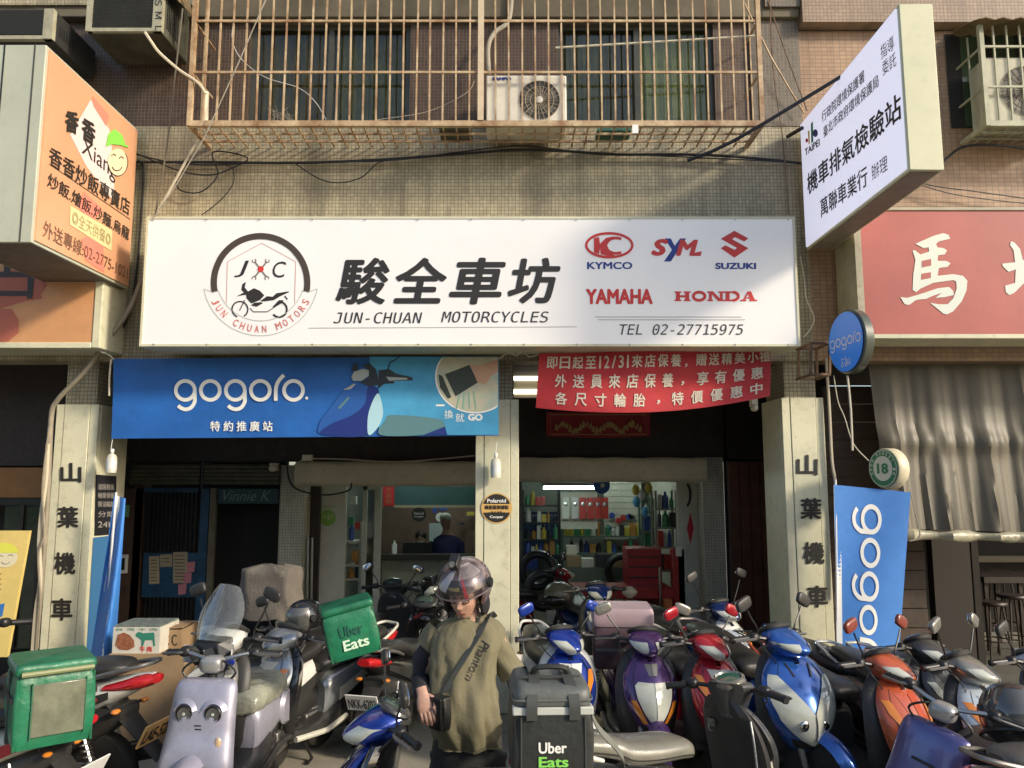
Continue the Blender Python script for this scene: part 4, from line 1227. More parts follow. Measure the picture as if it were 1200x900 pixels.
# air conditioners
acw = mat('aged_white_plastic', (.72, .68, .58), .45, var=.12, vscale=5, dirt=.25)
def ac_unit(label, x0, x1, y0, y1, z0, z1, fan_x, r, m=acw, spokes=24, logo=None, parent_group=None):
    o = thing('air_conditioner', label, 'air conditioner', ((x0 + x1) / 2, (y0 + y1) / 2, z0))
    box('casing', x0, x1, y0, y1, z0, z1, m, o, bev=.012)
    zc = (z0 + z1) / 2
    MB().lathe([(r, 0), (r, .004), (.001, .005)], o=(fan_x, y0 + .004, zc), axis=(0, -1, 0), seg=40).build('fan_recess', mat('fan_dark', (.05, .045, .035), .5), o)
    g_ = MB()
    for k in range(spokes):
        a = 2 * PI * k / spokes
        g_.tube([(fan_x + r * .2 * math.cos(a), y0 - .006, zc + r * .2 * math.sin(a)), (fan_x + r * math.cos(a + .25), y0 - .006, zc + r * math.sin(a + .25))], .0022, 4)
    for q in (.45, .7, 1.0):
        g_.tube([(fan_x + r * q * math.cos(k * PI / 16), y0 - .006, zc + r * q * math.sin(k * PI / 16)) for k in range(32)], .0025, 4, True)
    g_.build('fan_grille', mat('grille_wire', (.42, .36, .26), .5), o)
    MB().lathe([(.0001, .012), (r * .17, .01), (r * .18, 0)], o=(fan_x, y0 - .006, zc), axis=(0, -1, 0), seg=20).build('fan_hub', m, o)
    bl = MB()
    for k in range(5):
        a = 2 * PI * k / 5
        bl.add([(fan_x + r * .15 * math.cos(a), y0 - .002, zc + r * .15 * math.sin(a)), (fan_x + r * .9 * math.cos(a + .1), y0 - .003, zc + r * .9 * math.sin(a + .1)), (fan_x + r * .9 * math.cos(a + .8), y0 - .0005, zc + r * .9 * math.sin(a + .8))], [(0, 1, 2)])
    bl.build('fan_blade', mat('fan_blade', (.12, .11, .09), .5), o)
    return o
ax0, ax1, az0, az1 = rect(569.5, 88, 664, 146, 6.6)
A1 = ac_unit('white air conditioner with a round fan standing inside the wide rusty cage', ax0, ax1, 6.6, 6.9, zc0 + .03, P(600, 88, 6.6).z, P(632, 116, 6.6).x, .185)
lettering('badge', FY(6.6), 'SAMPO', (577, 90.5, 599, 94.5), blue, A1, .003, bold=.05)
ac_unit('pale air conditioner with a wide fan inside the small cage at the top right', xl2 + .06, xl2 + .85, 6.66, 6.9, z0r + .02, P(600, 67, 6.66).z, xl2 + .42, .24, mat('pale_green_casing', (.50, .48, .36), .5, dirt=.3, var=.2))
def window_ac(label, x0, x1, y0, y1, z0, z1, m, frame):
    o = thing('air_conditioner', label, 'air conditioner', ((x0 + x1) / 2, (y0 + y1) / 2, z0))
    box('casing', x0, x1, y0 + .01, y1, z0, z1, m, o, bev=.006)
    fm = MB()
    w_ = .05
    fm.box(x0 - .004, x0 + w_, y0, y0 + .05, z0, z1); fm.box(x1 - w_ - .03, x1 + .004, y0, y0 + .05, z0, z1); fm.box(x0 + w_, x1 - w_ - .03, y0 + .002, y0 + .05, z0 - .003, z0 + .03)
    fm.build('front_frame', frame, o, smooth=False)
    gr = MB()
    for k in range(26):
        z = z0 + .04 + (z1 - z0 - .05) * k / 26
        gr.box(x0 + w_, x1 - w_ - .03, y0 + .002, y0 + .012, z, z + .006)
    gr.build('coil_grille', mat('coil_dark', (.03, .028, .022), .5), o, smooth=False)
    sl = MB()
    for k in range(7):
        sl.box(x1 - .002, x1 + .004, y0 + .10 + k * .035, y0 + .118 + k * .035, z0 + .08, z1 - .1)
    sl.build('side_louvre', black, o, smooth=False)
    return o
dgm = mat('dark_grey_green_metal', (.10, .10, .07), .6, var=.5, vscale=5, dirt=.6)
zq = P(600, 42, 6.5).z
w1 = window_ac('dark boxy air conditioner left of the rusty cage with a dirty underside', P(106, 42, 6.5).x, P(193, 42, 6.5).x, 6.42, 6.99, zq, zq + .55, dgm, mat('grey_cream_metal', (.40, .38, .27), .5, var=.3, dirt=.4))
zq2 = P(600, 45, 6.3).z
w2 = window_ac('old dark air conditioner behind the top of the orange sign at the left edge', P(-40, 45, 6.3).x, P(60, 45, 6.3).x, 6.3, 6.99, zq2, zq2 + .28, mat('black_metal', (.03, .03, .028), .5), mat('grey_cream_metal', (.40, .38, .27), .5))
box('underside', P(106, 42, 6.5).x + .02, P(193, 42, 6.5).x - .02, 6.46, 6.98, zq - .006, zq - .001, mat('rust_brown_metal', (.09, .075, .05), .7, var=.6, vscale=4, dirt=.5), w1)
lettering('side_text', FY(6.42), 'Ｓ Ｍ Ｌ', [(190, 0), (190, 36), (182, 36), (182, 0)], black, w1, .004)
# small awning beside
MB().sheet([[(P(60, 0, 6.5).x + .0 + .9 * j / 3, 6.99 - .5 * i / 6, 5.98 + .10 * (1 - i / 6)) for j in range(4)] for i in range(7)], .01)
aw = MB().add([P(198, -10, 6.5), P(225, 20, 6.9), P(210, -30, 6.95), P(180, -40, 6.5)] , [(0, 1, 2, 3)])
st = thing('awning_sheet', 'rusty sheet hanging over the dark air conditioner', 'awning', P(205, 0, 6.6))
q = [P(196, -12, 6.35), P(226, 18, 6.8), P(215, -22, 6.9), P(180, -45, 6.4)]
MB().add(q + [p + Vector((0, .0, .015)) for p in q], [(0, 1, 2, 3), (7, 6, 5, 4), (0, 4, 5, 1), (1, 5, 6, 2), (2, 6, 7, 3), (3, 7, 4, 0)]).build('sheet', can, st, smooth=False)

# cables and hoses -----------------------------------------------------------
def cab(label, pts, r, m, Y=None, n=6, cat='cable', name='cable', grp=None, seg=6):
    q = [P(p[0], p[1], p[2] if len(p) > 2 else Y) for p in pts]
    o = MB().tube(cr(q, n), r, seg).build(name, m)
    return tag(o, label, cat, grp)
cab('thick black cable running along the tiles from left sign to right sign', [(160, 190), (250, 190), (340, 191), (430, 188), (520, 182), (600, 176), (660, 177), (720, 181), (800, 181), (870, 184), (945, 192)], .014, cable, 6.94)
cab('second black cable drooping slightly below the thick one', [(160, 181), (200, 190), (245, 193), (330, 190), (400, 190), (470, 187), (540, 178), (610, 171), (680, 178), (760, 182), (930, 190)], .007, cable, 6.93)
cab('black wire sagging low between the left sign and the cage', [(345, 191), (375, 210), (400, 214), (425, 207), (445, 190), (480, 186)], .006, cable, 6.93)
cab('looped black wire left of the cage under the grey box', [(160, 180), (210, 200), (245, 205), (270, 198), (290, 185), (250, 178), (255, 205), (235, 225), (210, 222), (206, 205)], .007, cable, 6.92)
cab('long thin black wire looping down to the white sign', [(258, 192), (272, 197), (273, 215), (258, 235), (236, 252)], .005, cable, 6.92)
cab('black wire dropping behind the orange sign', [(162, 188), (168, 200), (165, 260), (160, 320), (150, 370), (125, 415)], .012, cable, 6.97)
cab('thin grey pole leaning down from the awning to the white sign', [(214, 10, 6.5), (205, 90, 6.6), (196, 170, 6.7), (182, 252, 6.8)], .008, mat('dull_iron', (.14, .12, .09), .6), n=2, cat='pole', name='pole')
cab('thin slanted pale rod crossing the left side of the cage', [(181, 254, 6.42), (240, 160, 6.42), (312, -2, 6.42)], .006, grycable, n=2, cat='rod', name='rod')
cab('thick pale pipe end with a cut tip crossing to the white sign', [(184, 250, 6.75), (232, 163, 6.75)], .012, mat('pale_pipe', (.45, .40, .30), .6), n=2, cat='pipe', name='drain_pipe')
cab('pale hose coiling out of the dark air conditioner into the cage', [(170, 38, 6.4), (178, 50, 6.4), (187, 62, 6.45), (210, 82, 6.5), (232, 97, 6.5), (241, 110, 6.52)], .013, mat('pale_hose', (.60, .52, .38), .5), cat='hose', name='hose')
cab('cream pipe standing at the left end of the cage', [(241, 108, 6.56), (240, 145, 6.56)], .03, mat('pale_hose', (.60, .52, .38), .5), n=2, cat='pipe', name='drain_pipe', seg=12)
cab('grey pipe curving up from the white air conditioner', [(573, 88, 6.85), (572, 55, 6.85), (580, 38, 6.88), (596, 24, 6.9), (600, -10, 6.9)], .022, mat('wrapped_pipe', (.42, .38, .30), .7), cat='pipe', name='drain_pipe', seg=10)
cab('thin white cord hanging in the left half of the cage', [(275, 20), (272, 45), (282, 68), (310, 90), (350, 103), (370, 120), (382, 140)], .003, white, 6.8, cat='cord', name='cord')
cab('beige cord sagging from the middle post to the left half of the cage', [(400, 152), (440, 141), (500, 131), (545, 110), (556, 95)], .004, mat('pale_pipe', (.45, .40, .30), .6), 6.7, cat='cord', name='cord')
cab('pale clothes pole hung level in the right half of the cage', [(651, 56, 6.6), (770, 49, 6.6), (884, 42, 6.6)], .011, mat('pale_bamboo', (.62, .58, .44), .5), n=2, cat='pole', name='clothes_pole')
cab('heavy black iron stay running from the cage up to the right projecting sign', [(806, 188, 6.5), (860, 165, 6.3), (985, 90, 6.0)], .017, black, n=3, cat='stay', name='sign_stay')
cab('short iron stay between the tile wall and the right projecting sign', [(923, 160, 6.95), (940, 150, 6.7)], .02, black, n=2, cat='stay', name='sign_stay')
cab('slanted cream rod from the cage top towards the grey tiles', [(868, -5, 6.6), (905, 70, 6.7), (942, 132, 6.9)], .008, rust, n=2, cat='rod', name='rod')
cab('thin dark rod slanting over the grey tiles', [(900, 0, 6.8), (920, 60, 6.85), (946, 130, 6.92)], .006, rustd, n=2, cat='rod', name='rod')
cab('thin dark wire dropping from the grey tiles to the white sign end', [(902, 0), (906, 80), (918, 170), (924, 250)], .006, rustd, 6.9)
cab('black wires under the small cage at the top right', [(1080, 215, 6.9), (1110, 185, 6.9), (1130, 172, 6.85), (1165, 170, 6.8), (1210, 175, 6.8)], .012, cable)
cab('thin black wire sagging under the right projecting sign towards the edge', [(1060, 205), (1090, 217), (1140, 224), (1220, 235)], .006, cable, 6.92)
cab('second thin wire running to the right edge above the red sign', [(1065, 212), (1110, 226), (1160, 234), (1220, 240)], .005, cable, 6.92)
cab('pale cord curling between the white sign and the blue round sign', [(938, 300), (943, 330), (945, 350), (954, 372), (950, 385), (942, 395)], .006, mat('pale_cord', (.5, .46, .36), .6), 6.9, cat='cord', name='cord')
cab('pale cord hanging from the round blue sign', [(977, 440), (982, 470), (990, 490), (1000, 520), (1018, 540)], .005, mat('pale_cord', (.5, .46, .36), .6), 6.5, cat='cord', name='cord')
cab('straight pale cable end hanging below the round blue sign', [(993, 440, 6.35), (997, 480, 6.35), (999, 528, 6.35)], .010, mat('pale_cord', (.5, .46, .36), .6), n=2, cat='cord', name='cord')
cab('grey cables running down the right edge of the right pillar', [(968, 420, 6.98), (972, 480, 6.96), (975, 540, 6.96), (980, 580, 6.96), (981, 700, 6.96)], .014, mat('pale_pipe', (.45, .40, .30), .6), n=4)
pp = mat('painted_pipe', (.30, .26, .19), .5, var=.3, dirt=.3)
cab('thick brown pipe bending round the left pillar from the orange sign', [(165, 330, 6.9), (150, 365, 6.85), (125, 400, 6.8), (100, 435, 6.85), (68, 468, 6.9), (60, 490, 6.92), (57, 560, 6.92), (52, 640, 6.92), (47, 700, 6.92), (40, 770, 6.92)], .022, pp, cat='pipe', name='drain_pipe', seg=10)
cab('bundle of pale cables running down the left pillar edge', [(56, 520), (54, 560), (49, 600), (46, 640), (47, 680), (42, 720), (38, 770)], .020, mat('pale_hose2', (.48, .43, .32), .5), 6.86)
cab('thinner cable twisted around the bundle at the left pillar', [(58, 500), (50, 570), (52, 625), (45, 650), (47, 700), (44, 760)], .010, pp, 6.83)
for k, (x, y, xx, yy) in enumerate(((60, 405, 62, 380),)): pass
cab('white cord tying the blue banner to the orange sign', [(118, 412, 6.7), (128, 416, 6.8), (133, 421, 6.85)], .006, white, n=3, cat='cord', name='cord')
cab('cord hanging at the blue banner left edge', [(130, 421, 6.8), (128, 445, 6.8), (128, 464, 6.8)], .008, mat('pale_cord', (.5, .46, .36), .6), n=3, cat='cord', name='cord')
cab('wire knotted between the blue and the red banner', [(585, 421), (596, 413), (605, 417), (612, 411), (620, 418), (632, 415)], .006, mat('pale_cord', (.5, .46, .36), .6), 6.75, cat='cord', name='cord')
cab('dark wire running along the brown wall above the shutter housing', [(345, 545), (360, 538), (400, 538), (470, 541), (556, 534)], .008, mat('pale_cord', (.5, .46, .36), .6), YB - .35)
cab('black wires hanging beside the white panel', [(336, 545), (340, 565), (352, 575), (380, 580), (408, 575), (412, 566)], .010, cable, YB - .3)
# hanging bottles
def bottle(label, px, py0, py1, Y):
    o = thing('hanging_bottle', label, 'bottle', P(px, py1, Y))
    a, b = P(px, py1, Y), P(px, py0, Y)
    h = b.z - a.z
    r = h * .21
    MB().lathe([(.001, 0), (r, .0), (r, h * .62), (r * .7, h * .75), (r * .3, h * .8), (r * .3, h * .88)], o=a, axis=(0, 0, 1), seg=16).build('body', mat('translucent_plastic', (.70, .68, .58), .3, trans=.25), o)
    MB().lathe([(r * .36, h * .86), (r * .36, h), (.001, h * 1.0)], o=a, axis=(0, 0, 1), seg=12).build('cap', white, o)
    MB().lathe([(r * 1.02, h * .15), (r * 1.02, h * .5)], o=a, axis=(0, 0, 1), seg=16).build('paper_label', mat('pale_label', (.6, .62, .6), .5), o)
    tube('string', [b, b + Vector((.01, 0, .1))], .003, white, o, 5)
bottle('white plastic bottle hung from the left corner of the blue banner', 130, 526, 554, 6.86)
bottle('white plastic bottle hung in front of the centre pillar', 581, 531, 560, 6.9)
# camera and small lamps
cm = thing('security_camera', 'small white security camera beside the right pillar under the red banner', 'camera', P(884, 480, 7.2))
MB().ell(P(884, 478, 7.2), (.035, .05, .035), 12, 8).build('body', acw, cm)
box('mount', P(881, 470, 7.2).x, P(888, 470, 7.2).x, 7.2, 7.28, P(600, 476, 7.2).z, P(600, 466, 7.2).z, acw, cm)
cm = thing('security_camera', 'small white camera on the tiled pier left of the shutter housing', 'camera', P(322, 550, YB - .3))
MB().ell(P(320, 549, YB - .3), (.05, .06, .04), 12, 8).build('body', acw, cm)
box('mount', P(317, 549, YB - .2).x, P(325, 549, YB - .2).x, YB - .24, YB - .1, P(600, 552, YB).z, P(600, 543, YB).z, acw, cm)
jb = tag(fbox('junction_box', 354, 533, 365, 540, YB - .38, .08, acw), 'small white junction box on top of the shutter housing', 'electrical box')
# flags ---------------------------------------------------------------------
flagm = mat('flag_blue', (0.05, 0.21, 0.60), 0.6, var=.12, bump=.3, bscale=8)
FR = thing('vertical_flag', 'blue vertical flag with white lettering beside the right pillar', 'flag', P(1018, 800, 6.55))
def fl_pt(u, v, off=0.0):
    tl_, tr_, br_, bl_ = (977, 568), (1067, 577), (1052, 782), (981, 768)
    a = Vector(tl_).lerp(Vector(tr_), u); b = Vector(bl_).lerp(Vector(br_), u)
    q = a.lerp(b, v)
    return P(q.x, q.y, 6.55 + .025 * math.sin(u * 4 + v * 3) + .02 * u * v - off)
MB().sheet([[fl_pt(i / 24, j / 40) for j in range(41)] for i in range(25)], .003).build('cloth', flagm, FR)
MB().sheet([[fl_pt(i / 4 * .09, j / 40, .003) for j in range(41)] for i in range(5)]).build('white_edge', white, FR)
mm = MB()
def flmap(x, y):   # letter units; reading direction runs down the flag
    return .50 - y * .118 , .105 + (x + 1) * .0735
for poly in wordmark(lambda x, y: (x, y)):
    q = [fl_pt(flmap(x, y)[0], flmap(x, y)[1], .008) for x, y in poly]
    if max(flmap(x, y)[1] for x, y in poly) < 1.0: mm.add(q, tri([flmap(x, y) for x, y in poly]))
mm.build('lettering', white, FR, smooth=False)
tube('pole', [P(979, 562, 6.57), P(983, 900, 6.57)], .009, mat('white_pole', (.7, .7, .68), .4), FR)
FL = thing('vertical_flag', 'folded blue and white flag standing beside the left pillar', 'flag', P(120, 800, 6.75))
def f2(u, v, off=0.0):
    a = Vector((134, 580)).lerp(Vector((147, 584)), u); b = Vector((104, 786)).lerp(Vector((134, 778)), u)
    q = a.lerp(b, v)
    return P(q.x, q.y, 6.7 + .10 * math.sin(u * 5 + v * 2.2) * (.3 + v) + .05 * u - off)
MB().sheet([[f2(i / 20, j / 30) for j in range(31)] for i in range(21)], .003).build('cloth', flagm, FL)
MB().sheet([[f2(.22 + .30 * i / 6 + .04 * math.sin(j * .7), j / 30, .006) for j in range(31)] for i in range(7)]).build('white_print', white, FL)
tube('pole', [P(136, 577, 6.72), P(112, 900, 6.72)], .010, mat('white_pole', (.7, .7, .68), .4), FL)

# cardboard boxes beside the left pillar ------------------------------------
card = mat('cardboard', (.36, .24, .13), .85, var=.2, vscale=4, dirt=.2)
cardw = mat('white_cardboard', (.60, .57, .48), .7, var=.1, dirt=.2)
YQ = 6.7
def carton(label, px0, px1, py0, py1, Y, d, m, rot=0.0):
    x0, x1, z0, z1 = rect(px0, py0, px1, py1, Y)
    o = thing('cardboard_box', label, 'box', ((x0 + x1) / 2, Y + d / 2, z0))
    t = .008
    for nm, b in (('front', (x0, x1, Y, Y + t, z0, z1)), ('back', (x0, x1, Y + d - t, Y + d, z0, z1)), ('side', (x0, x0 + t, Y + t, Y + d - t, z0, z1)), ('side', (x1 - t, x1, Y + t, Y + d - t, z0, z1)), ('bottom', (x0 + t, x1 - t, Y + t, Y + d - t, z0 + .002, z0 + t))):
        box(nm, *b, m, o)
    return o, x0, x1, z0, z1
ob, x0, x1, z0, z1 = carton('brown cardboard carton standing under the printed fruit box by the left flag', 122, 214, 768, 872, 6.1, .5, card)
box('lid_flap', x0 + .01, x1 - .01, 6.11, 6.35, z1, z1 + .006, card, ob); box('lid_flap', x0 + .01, x1 - .01, 6.355, 6.59, z1, z1 + .006, card, ob)
for (a, b) in ((158, 772), (186, 772)):
    pass
ob2, x0, x1, z0, z1 = carton('white printed cardboard box with a green cow on top of the brown carton', 132, 187, 735, 767, 6.14, .34, cardw)
box('lid_flap', x0, x1, 6.16, 6.47, z1 + .0, z1 + .012, mat('printed_grey_lid', (.20, .24, .21), .6, var=.5, vscale=20), ob2)
f = FY(6.14)
decal('cow_print', f, [[(160, 742), (163, 740), (168, 742), (181, 741), (182, 757), (180, 757), (179, 750), (170, 750), (168, 757), (166, 757), (166, 750), (162, 747), (159, 745)]], mat('cow_green', (.03, .20, .13), .6), ob2)
decal('meat_print', f, [[(135, 756), (138, 744), (145, 741), (152, 744), (157, 750), (158, 758), (150, 762), (140, 761)]], mat('meat_brown', (.36, .13, .06), .6, var=.5, vscale=40), ob2)
lettering('print_text', f, '牛 肉', (164, 757, 178, 764), red, ob2, bold=.03)
lettering('lid_text', f, '台 灣 牛 肉', (136, 736, 184, 739), mat('cow_green', (.03, .20, .13), .6), ob2)
ob3, x0, x1, z0, z1 = carton('open brown cardboard box with black lettering beside the printed one', 189, 212, 738, 766, 6.3, .4, card)
decal('print_text', FY(6.3), stroke(arc(196, 750, 3, 6, 40, 320, 10), 1.4) + stroke(arc(205, 750, 3, 6, 40, 320, 10), 1.4), ink, ob3)
qa = [P(187, 737, 6.3), P(214, 736, 6.3), P(226, 730, 6.7), P(190, 726, 6.7)]
MB().add(qa + [p + Vector((0, 0, .008)) for p in qa], [(0, 1, 2, 3), (7, 6, 5, 4), (0, 4, 5, 1), (1, 5, 6, 2), (2, 6, 7, 3), (3, 7, 4, 0)]).build('lid_flap', card, ob3, smooth=False)
# ---------------------------------------------------------------- workshop interior
# ceiling tubes
tb_ = mat('lit_tube_cool', (.9, .95, .9), .4, emit=(.82, 1, .95), es=26.0)
for lab, x0, x1, Y, y in (('lit white fluorescent lamp on the ceiling of the right workshop room', 637, 697, 11.2, 571.5),):
    o = thing('ceiling_lamp', lab, 'lamp', P((x0 + x1) / 2, y, Y))
    tube('tube', [P(x0, y, Y), P(x1, y, Y)], .02, tb_, o, 8)
    box('fixture', P(x0 - 2, y, Y).x, P(x1 + 2, y, Y).x, Y - .05, Y + .05, P(600, y, Y).z + .025, P(600, y, Y).z + .07, wht, o)
for lab, x, Y in (('fluorescent lamp over the service window in the left room', -.9, 12.4), ('fluorescent lamp in the front of the left room', -1.4, 10.8), ('fluorescent lamp deep in the right room', 1.6, 12.4)):
    o = thing('ceiling_lamp', lab, 'lamp', (x, Y, 2.5))
    tube('tube', [(x - .5, Y, 2.49), (x + .5, Y, 2.49)], .02, tb_, o, 8)
    box('fixture', x - .52, x + .52, Y - .05, Y + .05, 2.515, 2.548, wht, o)
random.seed(21)
cols = [(.5, .05, .04), (.05, .1, .4), (.5, .4, .06), (.6, .6, .55), (.05, .25, .12), (.04, .04, .045), (.4, .2, .05)]
cname = ['red', 'blue', 'yellow', 'white', 'green', 'black', 'orange']
pm = [mat('product_colour_%d' % i, c, .4) for i, c in enumerate(cols)]
def shelf(label, px0, px1, pys, Y, d, frame_m, fill=.93, tall=12, grp='bottles and cans on the workshop shelves'):
    """pys: y pixels of each shelf board; products stand on each"""
    x0, x1 = P(px0, 620, Y).x, P(px1, 620, Y).x
    zs_ = [P(600, y, Y).z for y in pys]
    o = thing('shelf', label, 'shelf', ((x0 + x1) / 2, Y + d / 2, 0.08))
    for a in (x0, x1 - .03):
        for yy in (Y, Y + d - .03):
            box('upright', a, a + .03, yy, yy + .03, .08, max(zs_) + .25, frame_m, o)
    for z in zs_:
        box('board', x0 + .031, x1 - .031, Y, Y + d, z - .025, z, frame_m, o)
    for iz, z in enumerate(zs_):
        x = x0 + .05
        where = (['top', 'second', 'third', 'lowest'][iz]) + ' board of the ' + ' '.join(label.split(' in ')[0].split(' with ')[0].split(' beside ')[0].split(' behind ')[0].split(' on ')[0].split()[:5])
        while x < x1 - .08:
            w_ = random.uniform(.05, .10)
            if random.random() < fill:
                h = random.uniform(.12, .24); ci = random.randrange(7)
                if random.random() < .55:
                    b = MB().lathe([(.001, 0), (w_ / 2, 0), (w_ / 2, h * .7), (w_ * .2, h * .85), (w_ * .2, h)], o=(x + w_ / 2, Y + .1, z), axis=(0, 0, 1), seg=10).build('bottle', pm[ci])
                    tag(b, 'small ' + cname[ci] + ' bottle on the ' + where, 'bottle', grp)
                else:
                    b = box('carton', x, x + w_, Y + .03, Y + .15, z, z + h, pm[ci])
                    tag(b, 'small ' + cname[ci] + ' carton on the ' + where, 'carton', grp)
            x += w_ + .008
    return o
shelf('grey steel shelf with oil bottles by the white side panel in the right room', 768, 795, (596, 618, 641, 668), 11.0, .35, mat('shelf_grey', (.32, .32, .27), .5))
shelf('green shelf behind the grey steel one in the right room', 752, 767, (604, 622, 640), 11.6, .3, mat('shelf_green', (.10, .16, .12), .5))
shelf('dark storage rack on the left wall of the right room', 612, 657, (592, 612, 632, 650), 12.6, .35, mat('shelf_black', (.03, .03, .03), .5))
shelf('long low counter shelf with tools across the back of the right room', 658, 760, (628, 648), 12.9, .35, mat('shelf_green', (.10, .16, .12), .5), .9)
shelf('narrow white shelf beside the white panel in the left room', 403, 424, (634, 662, 678), YB + .75, .3, wht, .7)
# blister packs hanging
hp = thing('pegboard', 'white pegboard with hanging red and white parts packs in the right room', 'pegboard', P(688, 630, 12.2))
fbox('board', 657, 577, 700, 620, 12.3, .03, wht, hp)
for k, x in enumerate((663, 674, 683, 692, 701, 709)):
    Yk = 12.2
    pkc = fbox('pack', x - 3.8, 583, x + 3.8, 608, Yk, .01, pm[0] if k > 1 else pm[3], None)
    tag(pkc, ['first', 'second', 'third', 'fourth', 'fifth', 'sixth'][k] + (' red' if k > 1 else ' white') + ' blister pack from the left on the pegboard', 'parts pack', 'blister packs on the pegboard')
    MB().lathe([(.001, .02), (.032, .015), (.035, 0)], o=P(x, 591, Yk - .002), axis=(0, -1, 0), seg=14).build('part', steel, None if False else hp)
cir = thing('round_plate', 'blue round disc hanging from the ceiling of the right room', 'disc', P(705, 570, 10.8))
MB().lathe([(.001, 0), (.115, 0), (.115, .02), (.001, .02)], o=P(705, 569, 10.8), axis=(0, -1, 0), seg=28).build('disc', mat('plate_blue', (.02, .12, .42), .4), cir)
MB().lathe([(.001, 0), (.03, 0), (.03, .004), (.001, .004)], o=P(706, 569, 10.77), axis=(0, -1, 0), seg=12).build('centre', white, cir)
for k, (x, y, m) in enumerate(((745, 574, pm[2]), (752, 580, pm[3]), (746, 588, mat('bag_blue', (.1, .35, .6), .5)), (760, 572, pm[2]), (756, 600, mat('bag_blue', (.1, .35, .6), .5)))):
    c = P(x, y, 11.4)
    o = MB().ell(c, (.06, .04, .09), 10, 7, p=1.5).build('hanging_bag', m)
    tag(o, ['upper yellow', 'pale', 'upper blue', 'right yellow', 'lower blue'][k] + ' crumpled plastic bag hanging in a bunch above the shelves', 'bag', 'plastic bags hanging above the shelves')
# red motorcycle lift and tool cabinet
rdm = mat('red_lift_paint', (.40, .012, .015), .35, coat=.3, var=.25, vscale=5)
lf = thing('motorcycle_lift', 'red steel motorcycle lift with an upright post in the right room', 'lift', P(760, 720, 9.9))
fbox('post', 789, 643, 804, 760, 9.9, .16, rdm, lf, .01)
fbox('post_cap', 792, 641, 799, 652, 9.88, .02, acw, lf)
fbox('platform', 640, 690, 790, 702, 9.85, .6, rdm, lf, .01)
fbox('tool_cabinet', 735, 643, 776, 720, 10.2, .4, rdm, lf, .01)
for k in range(5): fbox('drawer_edge', 737, 652 + k * 12, 774, 653.5 + k * 12, 10.19, .012, black, lf)
tube('rod', [P(773, 665, 9.8), P(775, 740, 9.8)], .015, steel, lf)
oc = tag(fbox('orange_bin', 779, 703, 788, 722, 9.6, .15, mat('orange_plastic', (.55, .16, .03), .4)), 'small orange plastic bin under the red lift', 'bin')
rg_ = MB().ell(P(738, 694, 8.9), (.09, .06, .075), 10, 7, M=None, p=1.3).build('rag', mat('cream_rag', (.55, .50, .36), .9))
tag(rg_, 'crumpled cream rag lying behind the purple scooter bag', 'rag')
hl = thing('helmet', 'olive brown dusty helmet resting behind the blue mirror at the workshop door', 'helmet', P(655, 712, 8.6))
oliv = mat('olive_helmet', (.10, .09, .06), .4, coat=.3, var=.2)
MB().ell(P(655, 698, 8.6), (.17, .18, .15), 20, 12, p=2.2).build('shell', oliv, hl)
MB().ell(P(652, 703, 8.5), (.15, .10, .07), 16, 8).build('visor', mat('smoked_visor', (.015, .015, .015), .1), hl)
# clerk and seated person behind the service window
skin = mat('skin', (.50, .30, .21), .55, var=.08)
def bust(label, cpx, cpy, Y, shirt, hat=None, mask=True, lean=0.0, dark_hair=True):
    c = P(cpx, cpy, Y)
    o = thing('person', label, 'person', (c.x, Y, .08))
    hs = .115
    ring_ = []
    prof = [(-1.35, .001, .001), (-1.30, .15, .10), (-.95, .17, .12), (-.60, .20, .13), (-.36, .22, .13), (-.27, .20, .11), (-.19, .09, .08), (-.14, .055, .06), (-.10, .055, .06), (-.05, .075, .085), (0, .082, .10), (.06, .078, .095), (.10, .05, .06), (.12, .001, .001)]
    for z, rx, ry in prof:
        ring_.append([(c.x + rx * math.cos(2 * PI * k / 20) + (lean * z), Y + ry * math.sin(2 * PI * k / 20), c.z + z) for k in range(20)])
    MB().rings(ring_).build('body', skin, o)
    ring_ = []
    for z, rx, ry in ((-1.2, .18, .13), (-.95, .185, .135), (-.60, .215, .145), (-.36, .235, .145), (-.27, .21, .12), (-.20, .10, .09)):
        ring_.append([(c.x + rx * math.cos(2 * PI * k / 20) + lean * z, Y + ry * math.sin(2 * PI * k / 20), c.z + z) for k in range(20)])
    MB().rings(ring_, cap=False).build('shirt', shirt, o)
    for s in (-1, 1):
        MB().tube([(c.x + s * .21 - lean * .3, Y, c.z - .32), (c.x + s * .26, Y - .05, c.z - .52), (c.x + s * .16, Y - .28, c.z - .60)], [.06, .05, .04], 10).build('sleeve', shirt, o)
        MB().ell((c.x + s * .14, Y - .32, c.z - .6), (.035, .05, .02), 10, 6).build('hand', skin, o)
    hm = mat('black_hair', (.012, .01, .01), .5) if hat is None else hat
    MB().ell((c.x, Y + .012, c.z + .05), (.094, .108, .085), 18, 10, p=2.1).build('hair' if hat is None else 'cap', hm, o)
    if mask: MB().ell((c.x, Y - .07, c.z - .03), (.05, .03, .04), 12, 6).build('face_mask', white, o)
    return o
bust('shop worker in a dark blue jacket and white cap standing behind the service window', 522, 611, 12.1, mat('navy_jacket', (.01, .014, .07), .7), hat=mat('white_cap', (.6, .6, .55), .7), mask=False, lean=-.1)
bust('dark haired person sitting low behind the service window counter', 493, 632, 12.6, mat('dark_shirt', (.02, .02, .022), .8))
cp = thing('monitor', 'dark computer monitor on the counter behind the service window', 'monitor', P(488, 652, 11.9))
fbox('screen', 472, 636, 506, 650, 11.9, .03, black, cp)
bt = MB().lathe([(.001, 0), (.04, 0), (.04, .14), (.015, .18), (.015, .21)], o=P(462, 650, 11.66), axis=(0, 0, 1), seg=14).build('spray_bottle', white)
